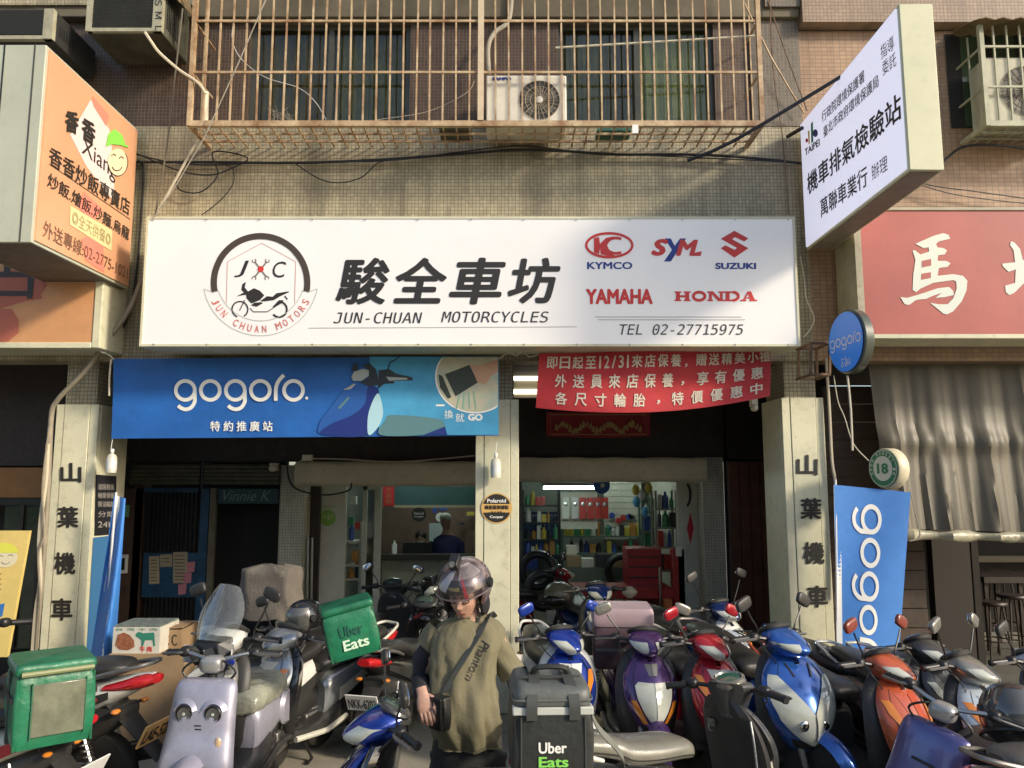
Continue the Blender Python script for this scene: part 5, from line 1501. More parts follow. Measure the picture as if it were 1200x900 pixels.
tag(bt, 'white spray bottle on the sill of the service window', 'bottle')
cl = thing('wall_poster', 'round black sticker on the glass of the service window', 'sticker', P(491, 603, 11.58))
decal('disc', FY(11.6), [arc(491, 603, 8.5, 8.5, 0, 348, 30)], ink, cl, .01)
for k, t_ in enumerate(('Polaroid', 'Cooper')): lettering('lettering', FY(11.6), t_, (485.5, 600 + k * 4, 496.5, 603 + k * 4), white, cl, .013)
pz = thing('wall_poster', 'pale notices pinned to the wall behind the service window', 'notice', P(513, 628, 13.3))
fp = FY(13.39)
decal('paper', fp, [[(503, 613), (523, 613), (523, 636), (503, 636)]], mat('pale_blue_paper', (.45, .52, .52), .7), pz)
decal('round_paper', fp, [arc(516, 606, 5.5, 5.5, 0, 340, 16)], white, pz)
decal('blue_card', fp, [[(507, 594), (512, 594), (512, 601), (507, 601)], [(514, 594), (524, 594), (524, 598), (514, 598)]], pm[1], pz)
cpl = thing('red_couplet', 'narrow red paper couplet with gold characters above the service window', 'couplet', P(456, 593, 11.5))
decal('paper', FY(11.55), [[(449, 569), (462, 569), (462, 593), (449, 593)]], mat('red_paper', (0.5, 0.02, 0.03), .6), cpl)
lettering('character', FY(11.55), '大', (452, 571, 459, 577), gold, cpl, .006); lettering('character', FY(11.55), '吉', (452, 578, 459, 584), gold, cpl, .006); lettering('character', FY(11.55), '利', (452, 585, 459, 591), gold, cpl, .006)
gs = thing('round_sticker', 'round green sticker on the white panel in the left room', 'sticker', P(384, 607, YB + .35))
decal('disc', FY(YB + .35), [arc(384, 607, 9.5, 9.5, 0, 348, 30)], mat('sticker_green', (.22, .42, .08), .5), gs)
lettering('lettering', FY(YB + .35), '友善店家', (376, 592, 393, 596), mat('sticker_green', (.22, .42, .08), .5), gs)
lettering('lettering', FY(YB + .35), 'e-go', (378, 603, 391, 609), mat('sticker_pale', (.55, .6, .3), .5), gs, .006)
st_ = thing('pipe_run', 'pale vertical pipes beside the brown post at the left shop door', 'pipe', P(362, 780, YB))
for x in (361, 366): tube('pipe', [P(x, 630, YB), P(x - 2, 790, YB)], .018, steel, st_)

# tools hung on the slatted wall and on the side of the left room
random.seed(31)
tw = thing('tool_board', 'dark board hung with wrenches and tools on the back wall of the right room', 'tool board', P(640, 640, 13.3))
fbox('board', 612, 600, 660, 655, 13.5, .03, mat('board_blue', (.02, .05, .14), .6), tw)
for k in range(14):
    x = 615 + k * 3.2; h = random.uniform(8, 20)
    m_ = MB().tube([P(x, 604, 13.46), P(x + random.uniform(-.6, .6), 604 + h, 13.46)], .009, 5)
    m_.lathe([(.012, 0), (.022, 0), (.022, .008), (.012, .008)], o=P(x, 604, 13.46), axis=(0, -1, 0), seg=10)
    m_.build('wrench', steel, tw)
for k in range(9):
    x, y = random.uniform(712, 750), random.uniform(600, 626)
    o_ = MB().lathe([(.03, 0), (.05, 0), (.05, .015), (.03, .015)], o=P(x, y, 13.25), axis=(0, -1, 0), seg=14).build('hanging_ring', random.choice([black, steel, pm[0], pm[1]]))
    tag(o_, 'small round part hanging on the white slatted wall', 'part', 'parts hanging on the slatted wall')
for k, (x, y, w_, h_) in enumerate(((408, 606, 6, 10), (416, 612, 5, 8), (410, 582, 7, 9), (412, 646, 8, 12), (547, 600, 9, 4), (538, 612, 7, 3))):
    o_ = fbox('parcel', x, y, x + w_, y + h_, YB + .7 if x < 430 else 13.2, .1, pm[(k * 3 + 4) % 7])
    tag(o_, ['dark box at the top', 'second parcel', 'upper small parcel', 'low parcel', 'flat parcel', 'thin parcel'][k] + ' stored in the left workshop room', 'parcel')

random.seed(44)
o_ = thing('dry_twigs', 'small tangle of dry twigs lying on the cage floor at the left', 'twigs', P(333, 146, 6.6))
m_ = MB()
for k in range(16):
    m_.tube([P(333 + random.uniform(-12, 12), 145, 6.6), P(333 + random.uniform(-16, 16), 138 + random.uniform(-8, 4), 6.62), P(333 + random.uniform(-22, 22), 132 + random.uniform(-8, 8), 6.64)], .0022, 4)
tag(m_.build('twig', grycable, o_), kind='stuff')
tag(fbox('flat_board', 514, 147, 552, 150, 6.6, .25, dgm), 'dark flat board lying on the cage floor left of the middle post', 'board')
tag(fbox('white_tag', 741, 146, 748, 156, 6.49, .006, white), 'small white paper tag hanging on the cage bottom rail', 'tag')
tag(fbox('green_tray', 700, 150, 740, 153, 6.7, .2, mat('old_green_plastic', (.03, .12, .08), .5)), 'old green plastic tray under the right half of the cage', 'tray')
for k, (x, y, Y) in enumerate(((630, 668, 9.9), (637, 690, 9.7), (728, 668, 11.4))):
    for j in range(2 + k % 2):
        o_ = MB().tube([P(x, y, Y) + Vector((.20 * math.cos(a), .02 * j, .20 * math.sin(a) - .0)) + Vector((0, -.1 * j, 0)) for a in [2 * PI * q / 24 for q in range(24)]], .05, 10, True).build('tyre', black)
        tag(o_, ['front', 'middle', 'rear'][2 - j] + ' black tyre of the stack ' + ['by the centre pillar', 'under the helmet', 'below the red packs'][k], 'tyre', 'spare tyres in the right room')
for k, (x, y, w_, h_, Y) in enumerate(((664, 652, 16, 12, 12.0), (682, 655, 14, 10, 11.8), (700, 650, 18, 15, 11.9), (720, 656, 12, 9, 11.6), (616, 655, 14, 12, 11.0), (664, 640, 12, 10, 12.2))):
    o_ = fbox('carton', x, y, x + w_, y + h_, Y, .25, [card, cardw, pm[5], card, pm[1], cardw][k])
    tag(o_, ['brown carton left on the low bench', 'white carton beside the brown one on the bench', 'black case in the middle of the low bench', 'small brown carton at the right of the bench', 'blue crate beside the centre pillar', 'white carton on the top of the bench pile'][k], 'carton')
# ================================================================ SCOOTERS
def paint(name, col, rough=.28, metal=.25):
    return mat('paint_' + name, col, rough, metal=metal, coat=.7, var=.16, vscale=9, dirt=.22, rvar=.12)
rubber = mat('tyre_rubber', (.022, .021, .019), .8, var=.3, vscale=20, dirt=.5, bump=.3)
vinyl = mat('black_vinyl_seat', (.028, .027, .025), .36, var=.3, vscale=8, dirt=.2, bump=.25, bscale=180, rvar=.1)
plast = mat('grey_black_plastic', (.035, .034, .032), .46, var=.35, vscale=9, dirt=.3, bump=.15, bscale=150, rvar=.12)
castal = mat('cast_alloy', (.30, .29, .27), .4, metal=.8, var=.3, dirt=.4)
chrome = mat('chrome', (.62, .62, .60), .12, metal=1.0, rvar=.05)
lens = mat('clear_lens', (.50, .52, .45), .05, coat=1.0, var=.22, vscale=5)
lensd = mat('smoked_lens', (.08, .08, .075), .06, coat=1.0)
amber = mat('amber_lens', (.62, .20, .02), .12, coat=1.0)
redl = mat('red_lens', (.50, .015, .02), .1, coat=1.0, var=.3, vscale=25)
mglass = mat('mirror_glass', (.75, .78, .80), .02, metal=1.0)
platew = mat('plate_white', (.72, .72, .68), .45, dirt=.1, var=.05)
screenm = mat('clear_screen', (.85, .9, .88), .03, trans=.92, alpha=.55, coat=.5)
class Shell:
    """front panel made of stations z, x, half width, front depth, edge power (top to bottom)"""
    def __init__(self, st, back=.02, n=6, p2=2.0):
        self.t = cr(st, n); self.back = back; self.p2 = p2
    def at(self, z):
        t = self.t
        if z >= t[0][0]: return t[0]
        for a, b in zip(t, t[1:]):
            if a[0] >= z >= b[0]:
                k = (a[0] - z) / max(1e-9, a[0] - b[0])
                return tuple(x + (y - x) * k for x, y in zip(a, b))
        return t[-1]
    def x(self, y, z):
        _, xc, hw, df, p = self.at(z)
        q = min(1.0, abs(y) / hw)
        return xc + df * (1 - q ** p) ** (1 / self.p2)
    def mesh(self, m=13):
        rg = []
        for z, xc, hw, df, p in self.t:
            r = []
            for k in range(m):
                s = math.sin(-PI / 2 + PI * k / (m - 1))
                r.append((xc + df * max(0, 1 - abs(s) ** p) ** (1 / self.p2), hw * s, z))
            for k in range(5):
                y = hw * (1 - (k + .5) / 2.5)
                r.append((xc - self.back * (1 - (y / hw) ** 2 * .3), y, z))
            rg.append(r)
        return MB().rings(rg)
    def patch(self, zs, yin, yout, off=.004, both=True, n=6, rot=None):
        mb = MB()
        for s in ((-1, 1) if both else (1,)):
            g = []
            for z in zs:
                a, b = yin(z), yout(z)
                row = []
                for k in range(n + 1):
                    y = a + (b - a) * k / n
                    if not both: pass
                    row.append((self.x(y * s, z) + off, y * s, z))
                g.append(row)
            mb.sheet(g, .004)
        return mb
def zr(a, b, n=8): return [a + (b - a) * k / n for k in range(n + 1)]
def lin(pts):
    pts = sorted(pts)
    def f(z):
        if z <= pts[0][0]: return pts[0][1]
        for (a, b), (c, d) in zip(pts, pts[1:]):
            if a <= z <= c: return b + (d - b) * (z - a) / (c - a)
        return pts[-1][1]
    return f
def sup(p, n, hw, hh):
    out = []
    for k in range(n):
        a = 2 * PI * k / n
        c, s = math.cos(a), math.sin(a)
        out.append((hw * math.copysign(abs(c) ** (2 / p), c), hh * math.copysign(abs(s) ** (2 / p), s)))
    return out
def loftx(st, n=22, k=5):
    """st: x, z centre, half width, half height, power"""
    rg = []
    for x, zc, hw, hh, p in cr(st, k):
        rg.append([(x, a, zc + b) for a, b in sup(max(1.2, p), n, max(hw, .002), max(hh, .002))])
    return MB().rings(rg)
SPORT = [(.905, .43, .085, .05, 1.5), (.86, .46, .135, .085, 1.35), (.78, .50, .185, .12, 1.25), (.68, .545, .20, .145, 1.2), (.57, .575, .178, .155, 1.2), (.47, .58, .128, .145, 1.2), (.39, .565, .07, .10, 1.3), (.36, .55, .03, .05, 1.4)]
WIDE = [(z, x, hw * 1.2, df, p) for z, x, hw, df, p in SPORT]
ROUND = [(.90, .45, .10, .05, 2.4), (.86, .47, .155, .08, 2.6), (.78, .50, .185, .10, 2.6), (.66, .53, .20, .115, 2.5), (.54, .55, .195, .12, 2.5), (.43, .555, .16, .11, 2.3), (.36, .54, .10, .08, 2.2)]
ROBOT = [(.885, .50, .125, .03, 3.2), (.870, .505, .155, .05, 3.8), (.82, .52, .170, .06, 4), (.72, .545, .176, .065, 4), (.62, .565, .182, .07, 4), (.53, .59, .190, .075, 4), (.43, .615, .20, .075, 4), (.32, .63, .205, .07, 4), (.28, .63, .19, .05, 4)]
ROBOT = [(z, x, hw * 1.09, df, p) for z, x, hw, df, p in ROBOT]
COWL = [(1.060, .385, .05, .03, 2.0), (1.042, .405, .11, .07, 1.5), (1.00, .43, .142, .125, 1.3), (.95, .455, .125, .16, 1.25), (.910, .45, .085, .13, 1.3), (.885, .43, .05, .07, 1.8)]
BARE = [(1.035, .40, .10, .04, 2.2), (1.02, .41, .13, .06, 2.2), (.98, .42, .13, .07, 2.0), (.93, .43, .10, .08, 2.0), (.87, .44, .075, .06, 2), (.84, .44, .06, .05, 2)]
def scooter(label, bar, heading, body, apron=None, cowl=None, accent=None, style='sport', lamp='cowl', lean=0.0, steer=0.0, seatm=None, mirror=None, rack=False,
            screen=False, plate=None, anchor=('bar', .40, .98), scale=.93, name='scooter', wheelr=.235, mstalk=1.0, tail_white=False, grip_l=True, fender=None, dash=None, extras=None, group=None, cat='scooter', mirrors=True, long_seat=True, inner=None, two=None, bare=False):
    hd = R(heading)
    px, py = bar
    d = ray(px, py); t = (anchor[2] * scale - H) / d.z
    w0 = CO + d * t
    ax = anchor[1] * scale
    loc = (w0.x - ax * math.cos(hd), w0.y - ax * math.sin(hd), .004)
    if lean:   # the stand lets the machine lean to its own left
        loc = (loc[0] + .98 * math.sin(R(lean)) * -math.sin(hd) * -1 * 1.0 * 0 + loc[0] * 0, loc[1], loc[2])
    o = thing(name, label, cat, loc, group, local=True, rot=(R(-lean), 0, hd))
    o.scale = (scale,) * 3
    if lean:
        off = Vector((0, 1, 0)) * math.sin(R(lean)) * anchor[2] * scale
        o.location = Vector(loc) - Vector((-math.sin(hd), math.cos(hd), 0)) * math.sin(R(lean)) * anchor[2] * scale
    apron = apron or body; cowl = cowl or body; accent = accent or plast; seatm = seatm or vinyl
    mirror = mirror or plast; fender = fender or body; inner = inner or plast
    Ms = Matrix.Translation((.50, 0, 0)) @ Matrix.Rotation(R(steer), 4, 'Z') @ Matrix.Translation((-.50, 0, 0))
    def st(mb):
        if steer: mb.v = [tuple(Ms @ Vector(p)) for p in mb.v]
        return mb
    wr_ = wheelr
    def wheel(x, front):
        mb = MB().lathe([(wr_ * .62, -.045), (wr_ * .80, -.055), (wr_ * .94, -.045), (wr_, -.018), (wr_, .018), (wr_ * .94, .045), (wr_ * .80, .055), (wr_ * .62, .045)], o=(x, 0, wr_), axis=(0, 1, 0), seg=32)
        if front: st(mb)
        wn = mb.build('front_wheel' if front else 'rear_wheel', rubber, o)
        rm = MB().lathe([(wr_ * .63, -.035), (wr_ * .60, -.03), (wr_ * .60, .03), (wr_ * .63, .035)], o=(x, 0, wr_), axis=(0, 1, 0), seg=28)
        for k in range(6):
            a = k * PI / 3
            rm.tube([(x + .02 * math.cos(a), 0, wr_ + .02 * math.sin(a)), (x + wr_ * .6 * math.cos(a + .2), 0, wr_ + wr_ * .6 * math.sin(a + .2))], [.022, .014], 6)
        rm.lathe([(.001, -.05), (.035, -.045), (.035, .045), (.001, .05)], o=(x, 0, wr_), axis=(0, 1, 0), seg=12)
        if front: st(rm)
        rm.build('rim', castal, wn)
        if front:
            dk = MB().lathe([(.05, .055), (.095, .055), (.095, .059), (.05, .059)], o=(x, 0, wr_), axis=(0, 1, 0), seg=24)
            dk.box(x - .12, x - .06, .045, .075, wr_ + .01, wr_ + .08)
            st(dk).build('brake_disc', steel, wn)
    wheel(.66, True); wheel(-.62, False)
    # front fender with a pointed tip
    g = []
    for k in range(19):
        a = R(-2 + 150 * k / 18)
        hw = .012 + .062 * min(1, k / 5) 
        if k > 14: hw *= 1 - (k - 14) * .1
        r0 = wr_ + .045 + (.03 if k < 3 else 0) * (3 - k) / 3
        g.append([(.66 + (r0 - .05 * abs(q) ** 2.2) * math.cos(a), hw * q, wr_ + (r0 - .05 * abs(q) ** 2.2) * math.sin(a)) for q in (-1, -.75, -.4, 0, .4, .75, 1)])
    st(MB().sheet(g, .004)).build('front_fender', fender, o)
    fk = MB()
    for s in (-1, 1):
        fk.tube([(.66, s * .085, wr_), (.60, s * .085, .42), (.55, s * .06, .56)], [.018, .022, .02], 8)
    fk.tube([(.555, 0, .55), (.44, 0, .92)], .025, 8)
    st(fk).build('fork', castal, o)
    # leg shield and inner panel
    base = {'sport': SPORT, 'wide': WIDE, 'round': ROUND, 'robot': ROBOT}[style]
    sc_w = 1.2 if style == 'wide' else 1.0
    if style == 'wide': style = 'sport'
    A = Shell(base, .02)
    ap = A.mesh(17 if style == 'robot' else 15).build('leg_shield', apron, o, sharp=50)
    if style != 'robot':
        IN = Shell([(.93, .385, .12, .05, 3), (.86, .40, .185, .06, 3), (.76, .43, .225, .08, 3), (.62, .46, .24, .10, 3), (.48, .47, .225, .10, 3), (.36, .45, .20, .09, 3), (.27, .40, .17, .06, 3)], .035)
    else:
        IN = Shell([(.86, .47, .13, .04, 3), (.76, .48, .155, .05, 3), (.60, .50, .16, .06, 3), (.40, .50, .165, .08, 3), (.27, .45, .16, .06, 3)], .05)
    IN.mesh(13).build('inner_shield', inner, o)
    if style != 'robot':
        for q in (.70,):
            A.patch(zr(.44, .86, 12), lambda z: A.at(z)[2] * q, lambda z: A.at(z)[2] * (q + .018), .0022).build('panel_gap', black, o)
        A.patch(zr(.40, .455, 4), lin([(.3, 0), (.9, 0)]), lambda z: A.at(z)[2] * .8, .003).build('chin_grille', black, o)
        MB().tube(cr([(.34, .03, .80), (.30, .03, .79), (.30, .03, .76), (.325, .03, .755)], 4), .005, 6).build('bag_hook', castal, o)
        for s in (-1, 1):
            st(MB().tube(cr([(.37, s * .19, .99), (.44, s * .20, .94), (.46, s * .12, .86), (.44, s * .05, .80)], 5), .0045, 5)).build('brake_cable', black, o)
            MB().lathe([(.001, .003), (.006, .002), (.007, 0)], o=(A.x(.12, .50), s * .10, .50), axis=(1, 0, 0), seg=8).build('screw', castal, o)
    # tunnel floor
    loftx([(.50, .33, .15, .06, 4), (.40, .30, .19, .045, 4), (.20, .29, .20, .04, 4), (.0, .30, .19, .05, 4), (-.12, .34, .16, .08, 4)], 20, 3).build('floorboard', plast, o)
    sk = MB()
    for s in (-1, 1):
        sk.tube([(.42, s * .19, .27), (.1, s * .205, .255), (-.15, s * .19, .30)], .022, 8)
    sk.build('side_skirt', accent, o)
    # rear body
    if style == 'robot' or style == 'round':
        rb_ = [(.03, .42, .10, .14, 3), (-.02, .45, .135, .155, 3), (-.22, .49, .16, .145, 2.8), (-.42, .53, .165, .125, 2.6), (-.60, .56, .14, .10, 2.4), (-.70, .58, .09, .07, 2.2), (-.74, .58, .04, .05, 2)] if style == 'robot' else [(.03, .46, .10, .17, 3), (-.02, .50, .135, .19, 3), (-.25, .55, .16, .17, 2.8), (-.50, .60, .165, .14, 2.6), (-.72, .64, .14, .11, 2.4), (-.84, .66, .09, .08, 2.2), (-.88, .67, .04, .05, 2)]
    else:
        rb_ = [(.02, .44, .10, .15, 3), (-.04, .48, .13, .16, 3), (-.25, .56, .155, .14, 2.6), (-.48, .64, .15, .105, 2.3), (-.70, .71, .115, .075, 2.1), (-.86, .765, .075, .05, 2), (-.96, .80, .03, .025, 2)]
    bd = loftx(rb_).build('rear_body', body, o)
    loftx([(.0, .42, .09, .10, 3), (-.2, .42, .13, .12, 3), (-.45, .46, .13, .12, 3), (-.65, .54, .11, .09, 3), (-.80, .60, .08, .05, 3)], 16, 3).build('underbody', plast, o)
    if style == 'sport':
        for s in (-1, 1):
            g = [[(x, s * (hw + .004), zc + q * hh) for q in (-.55, -.2, .15)] for x, zc, hw, hh, p in cr([(-.10, .50, .147, .14, 2), (-.3, .57, .158, .12, 2), (-.52, .65, .148, .10, 2), (-.74, .72, .108, .06, 2)], 3)]
            MB().sheet(g, .004).build('side_trim', accent, o)
    # seat
    if two is None:
        ss = [(.09, .70, .06, .03, 2.6), (.07, .715, .11, .05, 2.8), (-.02, .735, .145, .058, 2.8), (-.20, .745, .165, .062, 2.8), (-.36, .765, .165, .066, 2.8), (-.44, .80, .16, .062, 2.8), (-.58, .83, .14, .055, 2.8), (-.74, .845, .11, .045, 2.6), (-.81, .85, .05, .02, 2.4)]
        if style != 'sport': ss = [(a, b - .0 + (.01 if a > -.3 else -.02), c, d_, p) for a, b, c, d_, p in ss]
        if style == 'robot': ss = [(a * .86, b - .11, c, d_, p) for a, b, c, d_, p in ss]
        sobj = loftx(ss, 24, 5).build('seat', seatm, o)
        MB().tube([(x, s_ * (hw - .002), zc - .02) for s_ in (1,) for x, zc, hw, hh, p in cr(ss, 3)[2:-2]], .0035, 5).tube([(x, -(hw - .002), zc - .02) for x, zc, hw, hh, p in cr(ss, 3)[2:-2]], .0035, 5).build('seam', black, sobj)
    # grab rail
    gr = MB()
    gr.tube(cr([(-.55, .15, .77), (-.72, .15, .83), (-.92, .09, .875), (-.95, 0, .88), (-.92, -.09, .875), (-.72, -.15, .83), (-.55, -.15, .77)], 5), .013, 8)
    gr.build('grab_rail', accent if accent is not plast else castal, o)
    if rack:
        rk = MB()
        for y in (-.09, -.045, 0, .045, .09): rk.tube([(-.82, y, .90), (-1.10, y, .93)], .006, 6)
        for x in (-.84, -.96, -1.10): rk.tube([(x, -.10, .90 + (-.82 - x) * .1), (x, .10, .90 + (-.82 - x) * .1)], .006, 6)
        rk.build('luggage_rack', black, o)
    # tail lamp, rear fender, plate
    tz = .79 if style == 'sport' else .70
    tl_ = loftx([(-.70, tz - .05, .120, .026, 2.2), (-.80, tz - .035, .108, .038, 2.2), (-.91, tz - .012, .085, .042, 2.2), (-.985, tz + .002, .050, .026, 2)], 16, 3).build('tail_light', redl, o)
    rf = MB().sheet([[(-.70 - .33 * q, w_ * (1 - q * .35), .66 - .30 * q - .02 * abs(w_) * 10) for w_ in (-.085, -.04, 0, .04, .085)] for q in zr(0, 1, 5)], .006)
    rf.build('rear_fender', plast, o)
    pl = MB().box(-.006, .003, -.13, .13, -.07, .07, Matrix.Translation((-.985, 0, .50)) @ Matrix.Rotation(R(-28), 4, 'Y')).build('licence_plate', plate[1] if plate else platew, o)
    if plate:
        vs, fs = text_geo(plate[0], .02)
        Mx = Matrix.Translation((-.985, 0, .50)) @ Matrix.Rotation(R(-28), 4, 'Y')
        obj('plate_number', [Mx @ Vector((-.009 - LIFT * (i // vs.n), .115 - .23 * u, -.05 + .09 * v)) for i, (u, v) in enumerate(vs)], fs, plate[2] if len(plate) > 2 else ink, pl, smooth=False)
    for s in (-1, 1):
        MB().ell((-.80, s * .115, .625), (.024, .032, .016), 12, 6).build('turn_signal', amber, o)
        MB().tube([(-.80, 0, .635), (-.80, s * .09, .626)], .009, 6).build('signal_stalk', black, o)
    # engine, exhaust, shocks
    en = MB().box(-.66, -.30, .04, .13, .18, .33); en.lathe([(.001, .0), (.07, 0), (.08, .02), (.08, .05), (.001, .06)], o=(-.62, .08, .24), axis=(0, 1, 0), seg=18)
    en.box(-.45, -.12, -.08, .08, .16, .34)
    en.build('engine', castal, o, bev=.012)
    ex = MB().tube([(-.22, -.07, .20), (-.35, -.10, .17), (-.42, -.12, .20)], .018, 8)
    ex.tube([(-.42, -.135, .22), (-.50, -.14, .25), (-.84, -.15, .33), (-.88, -.15, .34)], [.035, .052, .056, .035], 14)
    ex.build('exhaust', plast, o)
    eh = MB().sheet([[(-.48 - .34 * q, -.15 - .052 * math.cos(a), .245 + .09 * q + .056 * math.sin(a)) for a in (R(-40), R(0), R(40), R(75))] for q in zr(0, 1, 4)], .004)
    eh.build('exhaust_shield', accent if accent is not plast else castal, o)
    for s in (-1, 1):
        sp = [(-.66 + .10 * t_ / 50 + .026 * math.cos(t_ * .9), s * .115 + .026 * math.sin(t_ * .9), .30 + .22 * t_ / 50) for t_ in range(51)]
        MB().tube(sp, .006, 5).tube([(-.67, s * .115, .27), (-.55, s * .115, .56)], .010, 6).build('shock_absorber', steel, o)
    MB().tube([(-.30, .08, .20), (-.34, .16, .02)], .011, 6).tube([(-.34, .16, .02), (-.26, .18, .012)], .011, 6).tube([(-.34, -.10, .18), (-.40, -.16, .02)], .011, 6).build('stand', black, o)
    # handlebar group
    hb = MB()
    for s in (-1, 1):
        hb.tube(cr([(.42, 0, .965), (.41, s * .10, .985), (.37, s * .20, 1.0), (.31, s * .33, .985)], 4), .0125, 8)
    st(hb).build('handlebar', black if style != 'robot' else steel, o)
    for s in (-1, 1):
        gp = MB().tube([(.345, s * .245, .997), (.305, s * .345, .984)], [.019, .019], 10); gp.tube([(.305, s * .345, .984), (.298, s * .358, .982)], [.023, .02], 10)
        st(gp).build('grip', black, o)
        st(MB().tube(cr([(.385, s * .215, 1.005), (.395, s * .25, 1.0), (.365, s * .32, .99), (.345, s * .37, .985)], 3), [.009] * 9 + [.006], 6)).build('brake_lever', castal, o)
        st(MB().ell((.362, s * .215, 1.003), (.033, .035, .03), 12, 8, p=2.8)).build('switch_housing', black, o)
    if style == 'robot':
        m_ = MB().ell((.46, 0, .955), (.055, .07, .05), 18, 10, p=3); st(m_).build('display_unit', mat('silver_display', (.34, .34, .33), .3, metal=.4, coat=.5), o)
        m_ = MB().tube([(.46, 0, .90), (.455, 0, .70)], .03, 10); st(m_).build('steering_stem', black, o)
        for s in (-1, 1):
            st(MB().tube(cr([(.42, s * .05, .96), (.50, s * .09, .98), (.50, s * .16, .92), (.49, s * .08, .84)], 4), .007, 6)).build('brake_hose', black, o)
        Cw = None
    else:
        Cw = Shell(BARE if bare else COWL, .10)
        cwm = st(Cw.mesh(13)).build('head_cowl', cowl, o, sharp=50)
        # black rider-side cover and instrument glass
        if bare:
            st(MB().lathe([(.001, 0), (.085, .0), (.095, .02), (.09, .045), (.075, .05), (.068, .035), (.001, .03)], o=(.40, 0, 1.01), axis=(-.22, 0, 1), seg=28)).build('instrument_ring', dash, o)
            st(MB().lathe([(.001, 0), (.068, .0), (.06, .008), (.001, .012)], o=(.392, 0, 1.046), axis=(-.22, 0, 1), seg=24)).build('instrument_glass', mat('green_glass', (.05, .14, .10), .05, coat=1.0), o)
        dsh = MB() if bare else MB().ell((.355, 0, 1.045), (.085, .12, .028), 22, 8, M=Matrix.Translation((.355, 0, 1.045)) @ Matrix.Rotation(R(-28), 4, 'Y') @ Matrix.Translation((-.355, 0, -1.045)), p=2.4)
        if not bare: st(dsh).build('dash_surround', plast if dash is None else dash, o)
        dg = MB() if bare else MB().ell((.350, 0, 1.066), (.062, .085, .012), 20, 6, M=Matrix.Translation((.350, 0, 1.066)) @ Matrix.Rotation(R(-28), 4, 'Y') @ Matrix.Translation((-.350, 0, -1.066)), p=2.2)
        if not bare: st(dg).build('instrument_glass', mat('instrument_glass', (.05, .075, .06), .05, coat=1.0), o)
    if mirrors:
        for s in (-1, 1):
            h = mstalk
            st(MB().tube(cr([(.37, s * .19, 1.01), (.375, s * .20, 1.06), (.37, s * .25, 1.06 + .06 * h), (.365, s * .285, 1.06 + .11 * h)], 4), .006, 6)).build('mirror_stalk', black, o)
            cz = 1.06 + .15 * h
            Mr = Matrix.Translation((.36, s * .315, cz)) @ Matrix.Rotation(R(-22 * s), 4, 'X')
            g = MB().ell((0, 0, 0), (.018, .068, .040), 24, 10, M=Mr, p=3.4)
            mo = st(g).build('mirror', mirror, o)
            st(MB().ell((-.018, 0, 0), (.006, .060, .033), 18, 6, M=Mr, p=3.4)).build('mirror_glass', mglass, mo)
    # lamps and trim
    if style == 'robot':
        pass
    else:
        if lamp == 'apron':
            top = {'sport': .80, 'round': .80}[style]
            yin = lin([(.60, .0), (.62, .004), (.80, .155)])
            yo = lin([(z, y * sc_w) for z, y in [(.425, .0), (.45, .05), (.50, .105), (.56, .15), (.66, .185), (.76, .182), (.80, .165)]])
            A.patch(zr(.43, .80, 14), yin, yo, .006).build('headlight', lens, o)
            for s in (-1, 1):
                MB().ell((A.x(.065, .545) + .004, s * .065, .545), (.012, .034, .030), 18, 8).build('lamp_reflector', chrome, o)
            A.patch(zr(.46, .60, 6), lin([(.3, 0), (.9, 0)]), lin([(.46, .002), (.6, .004)]), .009).build('lamp_rib', castal, o)
            A.patch(zr(.415, .47, 4), lin([(.415, .0), (.47, .0)]), lin([(.415, .03), (.47, .075)]), .009).build('lamp_trim', plast, o) if False else None
            A.patch(zr(.80, .865, 5), lin([(.80, .05), (.865, .075)]), lin([(.80, .065), (.865, .085)]), .004).build('air_slot', black, o)
            for zz in ((.90,),):
                Cw.patch(zr(.945, 1.0, 4), lin([(.945, .06), (1.0, .045)]), lin([(.945, .10), (.97, .13), (1.0, .145)]), .005)
            st(Cw.patch(zr(.935, .985, 4), lin([(.935, .055), (.985, .04)]), lin([(.935, .08), (.96, .125), (.985, .15)]), .006)).build('turn_signal', lens, o)
        elif lamp == 'cowl':
            st(Cw.patch(zr(.905, 1.0, 7), lin([(.905, .006), (.94, .018), (1.0, .060)]), lin([(.905, .045), (.95, .110), (1.0, .142)]), .006)).build('headlight', lens, o)
            A.patch(zr(.66, .80, 6), lin([(.66, .10), (.80, .13)]), lin([(.66, .125), (.73, .165), (.80, .17)]), .005).build('turn_signal', lens if accent is plast else amber, o)
            A.patch(zr(.60, .84, 8), lin([(.60, .0), (.84, .0)]), lin([(.60, .012), (.72, .05), (.84, .085)]), .003).build('shield_trim', accent, o)
            A.patch(zr(.50, .58, 4), lin([(.50, .0), (.58, .0)]), lin([(.50, .05), (.58, .085)]), .003).build('air_intake', black, o)
        elif lamp == 'big':
            yo = lin([(.46, .0), (.50, .05), (.56, .09), (.64, .125), (.72, .135), (.74, .11)])
            A.patch(zr(.47, .74, 10), lin([(.4, 0), (.8, 0)]), yo, .006).build('headlight', lens, o)
            A.patch(zr(.47, .62, 6), lin([(.47, .055), (.55, .10), (.62, .135)]), lin([(.47, .085), (.55, .14), (.62, .165)]), .007).build('turn_signal', amber, o)
            A.patch(zr(.78, .85, 4), lin([(.78, .0), (.85, .0)]), lin([(.78, .03), (.85, .05)]), .004).build('badge_trim', castal, o)
            st(Cw.patch(zr(.925, 1.0, 5), lin([(.925, .035), (1.0, .03)]), lin([(.925, .07), (.96, .12), (1.0, .14)]), .006)).build('running_light', lens, o)
        elif lamp == 'plain' and not bare:
            A.patch(zr(.52, .80, 10), lin([(.52, .02), (.80, .02)]), lin([(.52, .10), (.66, .135), (.80, .12)]), .004).build('shield_trim', accent, o)
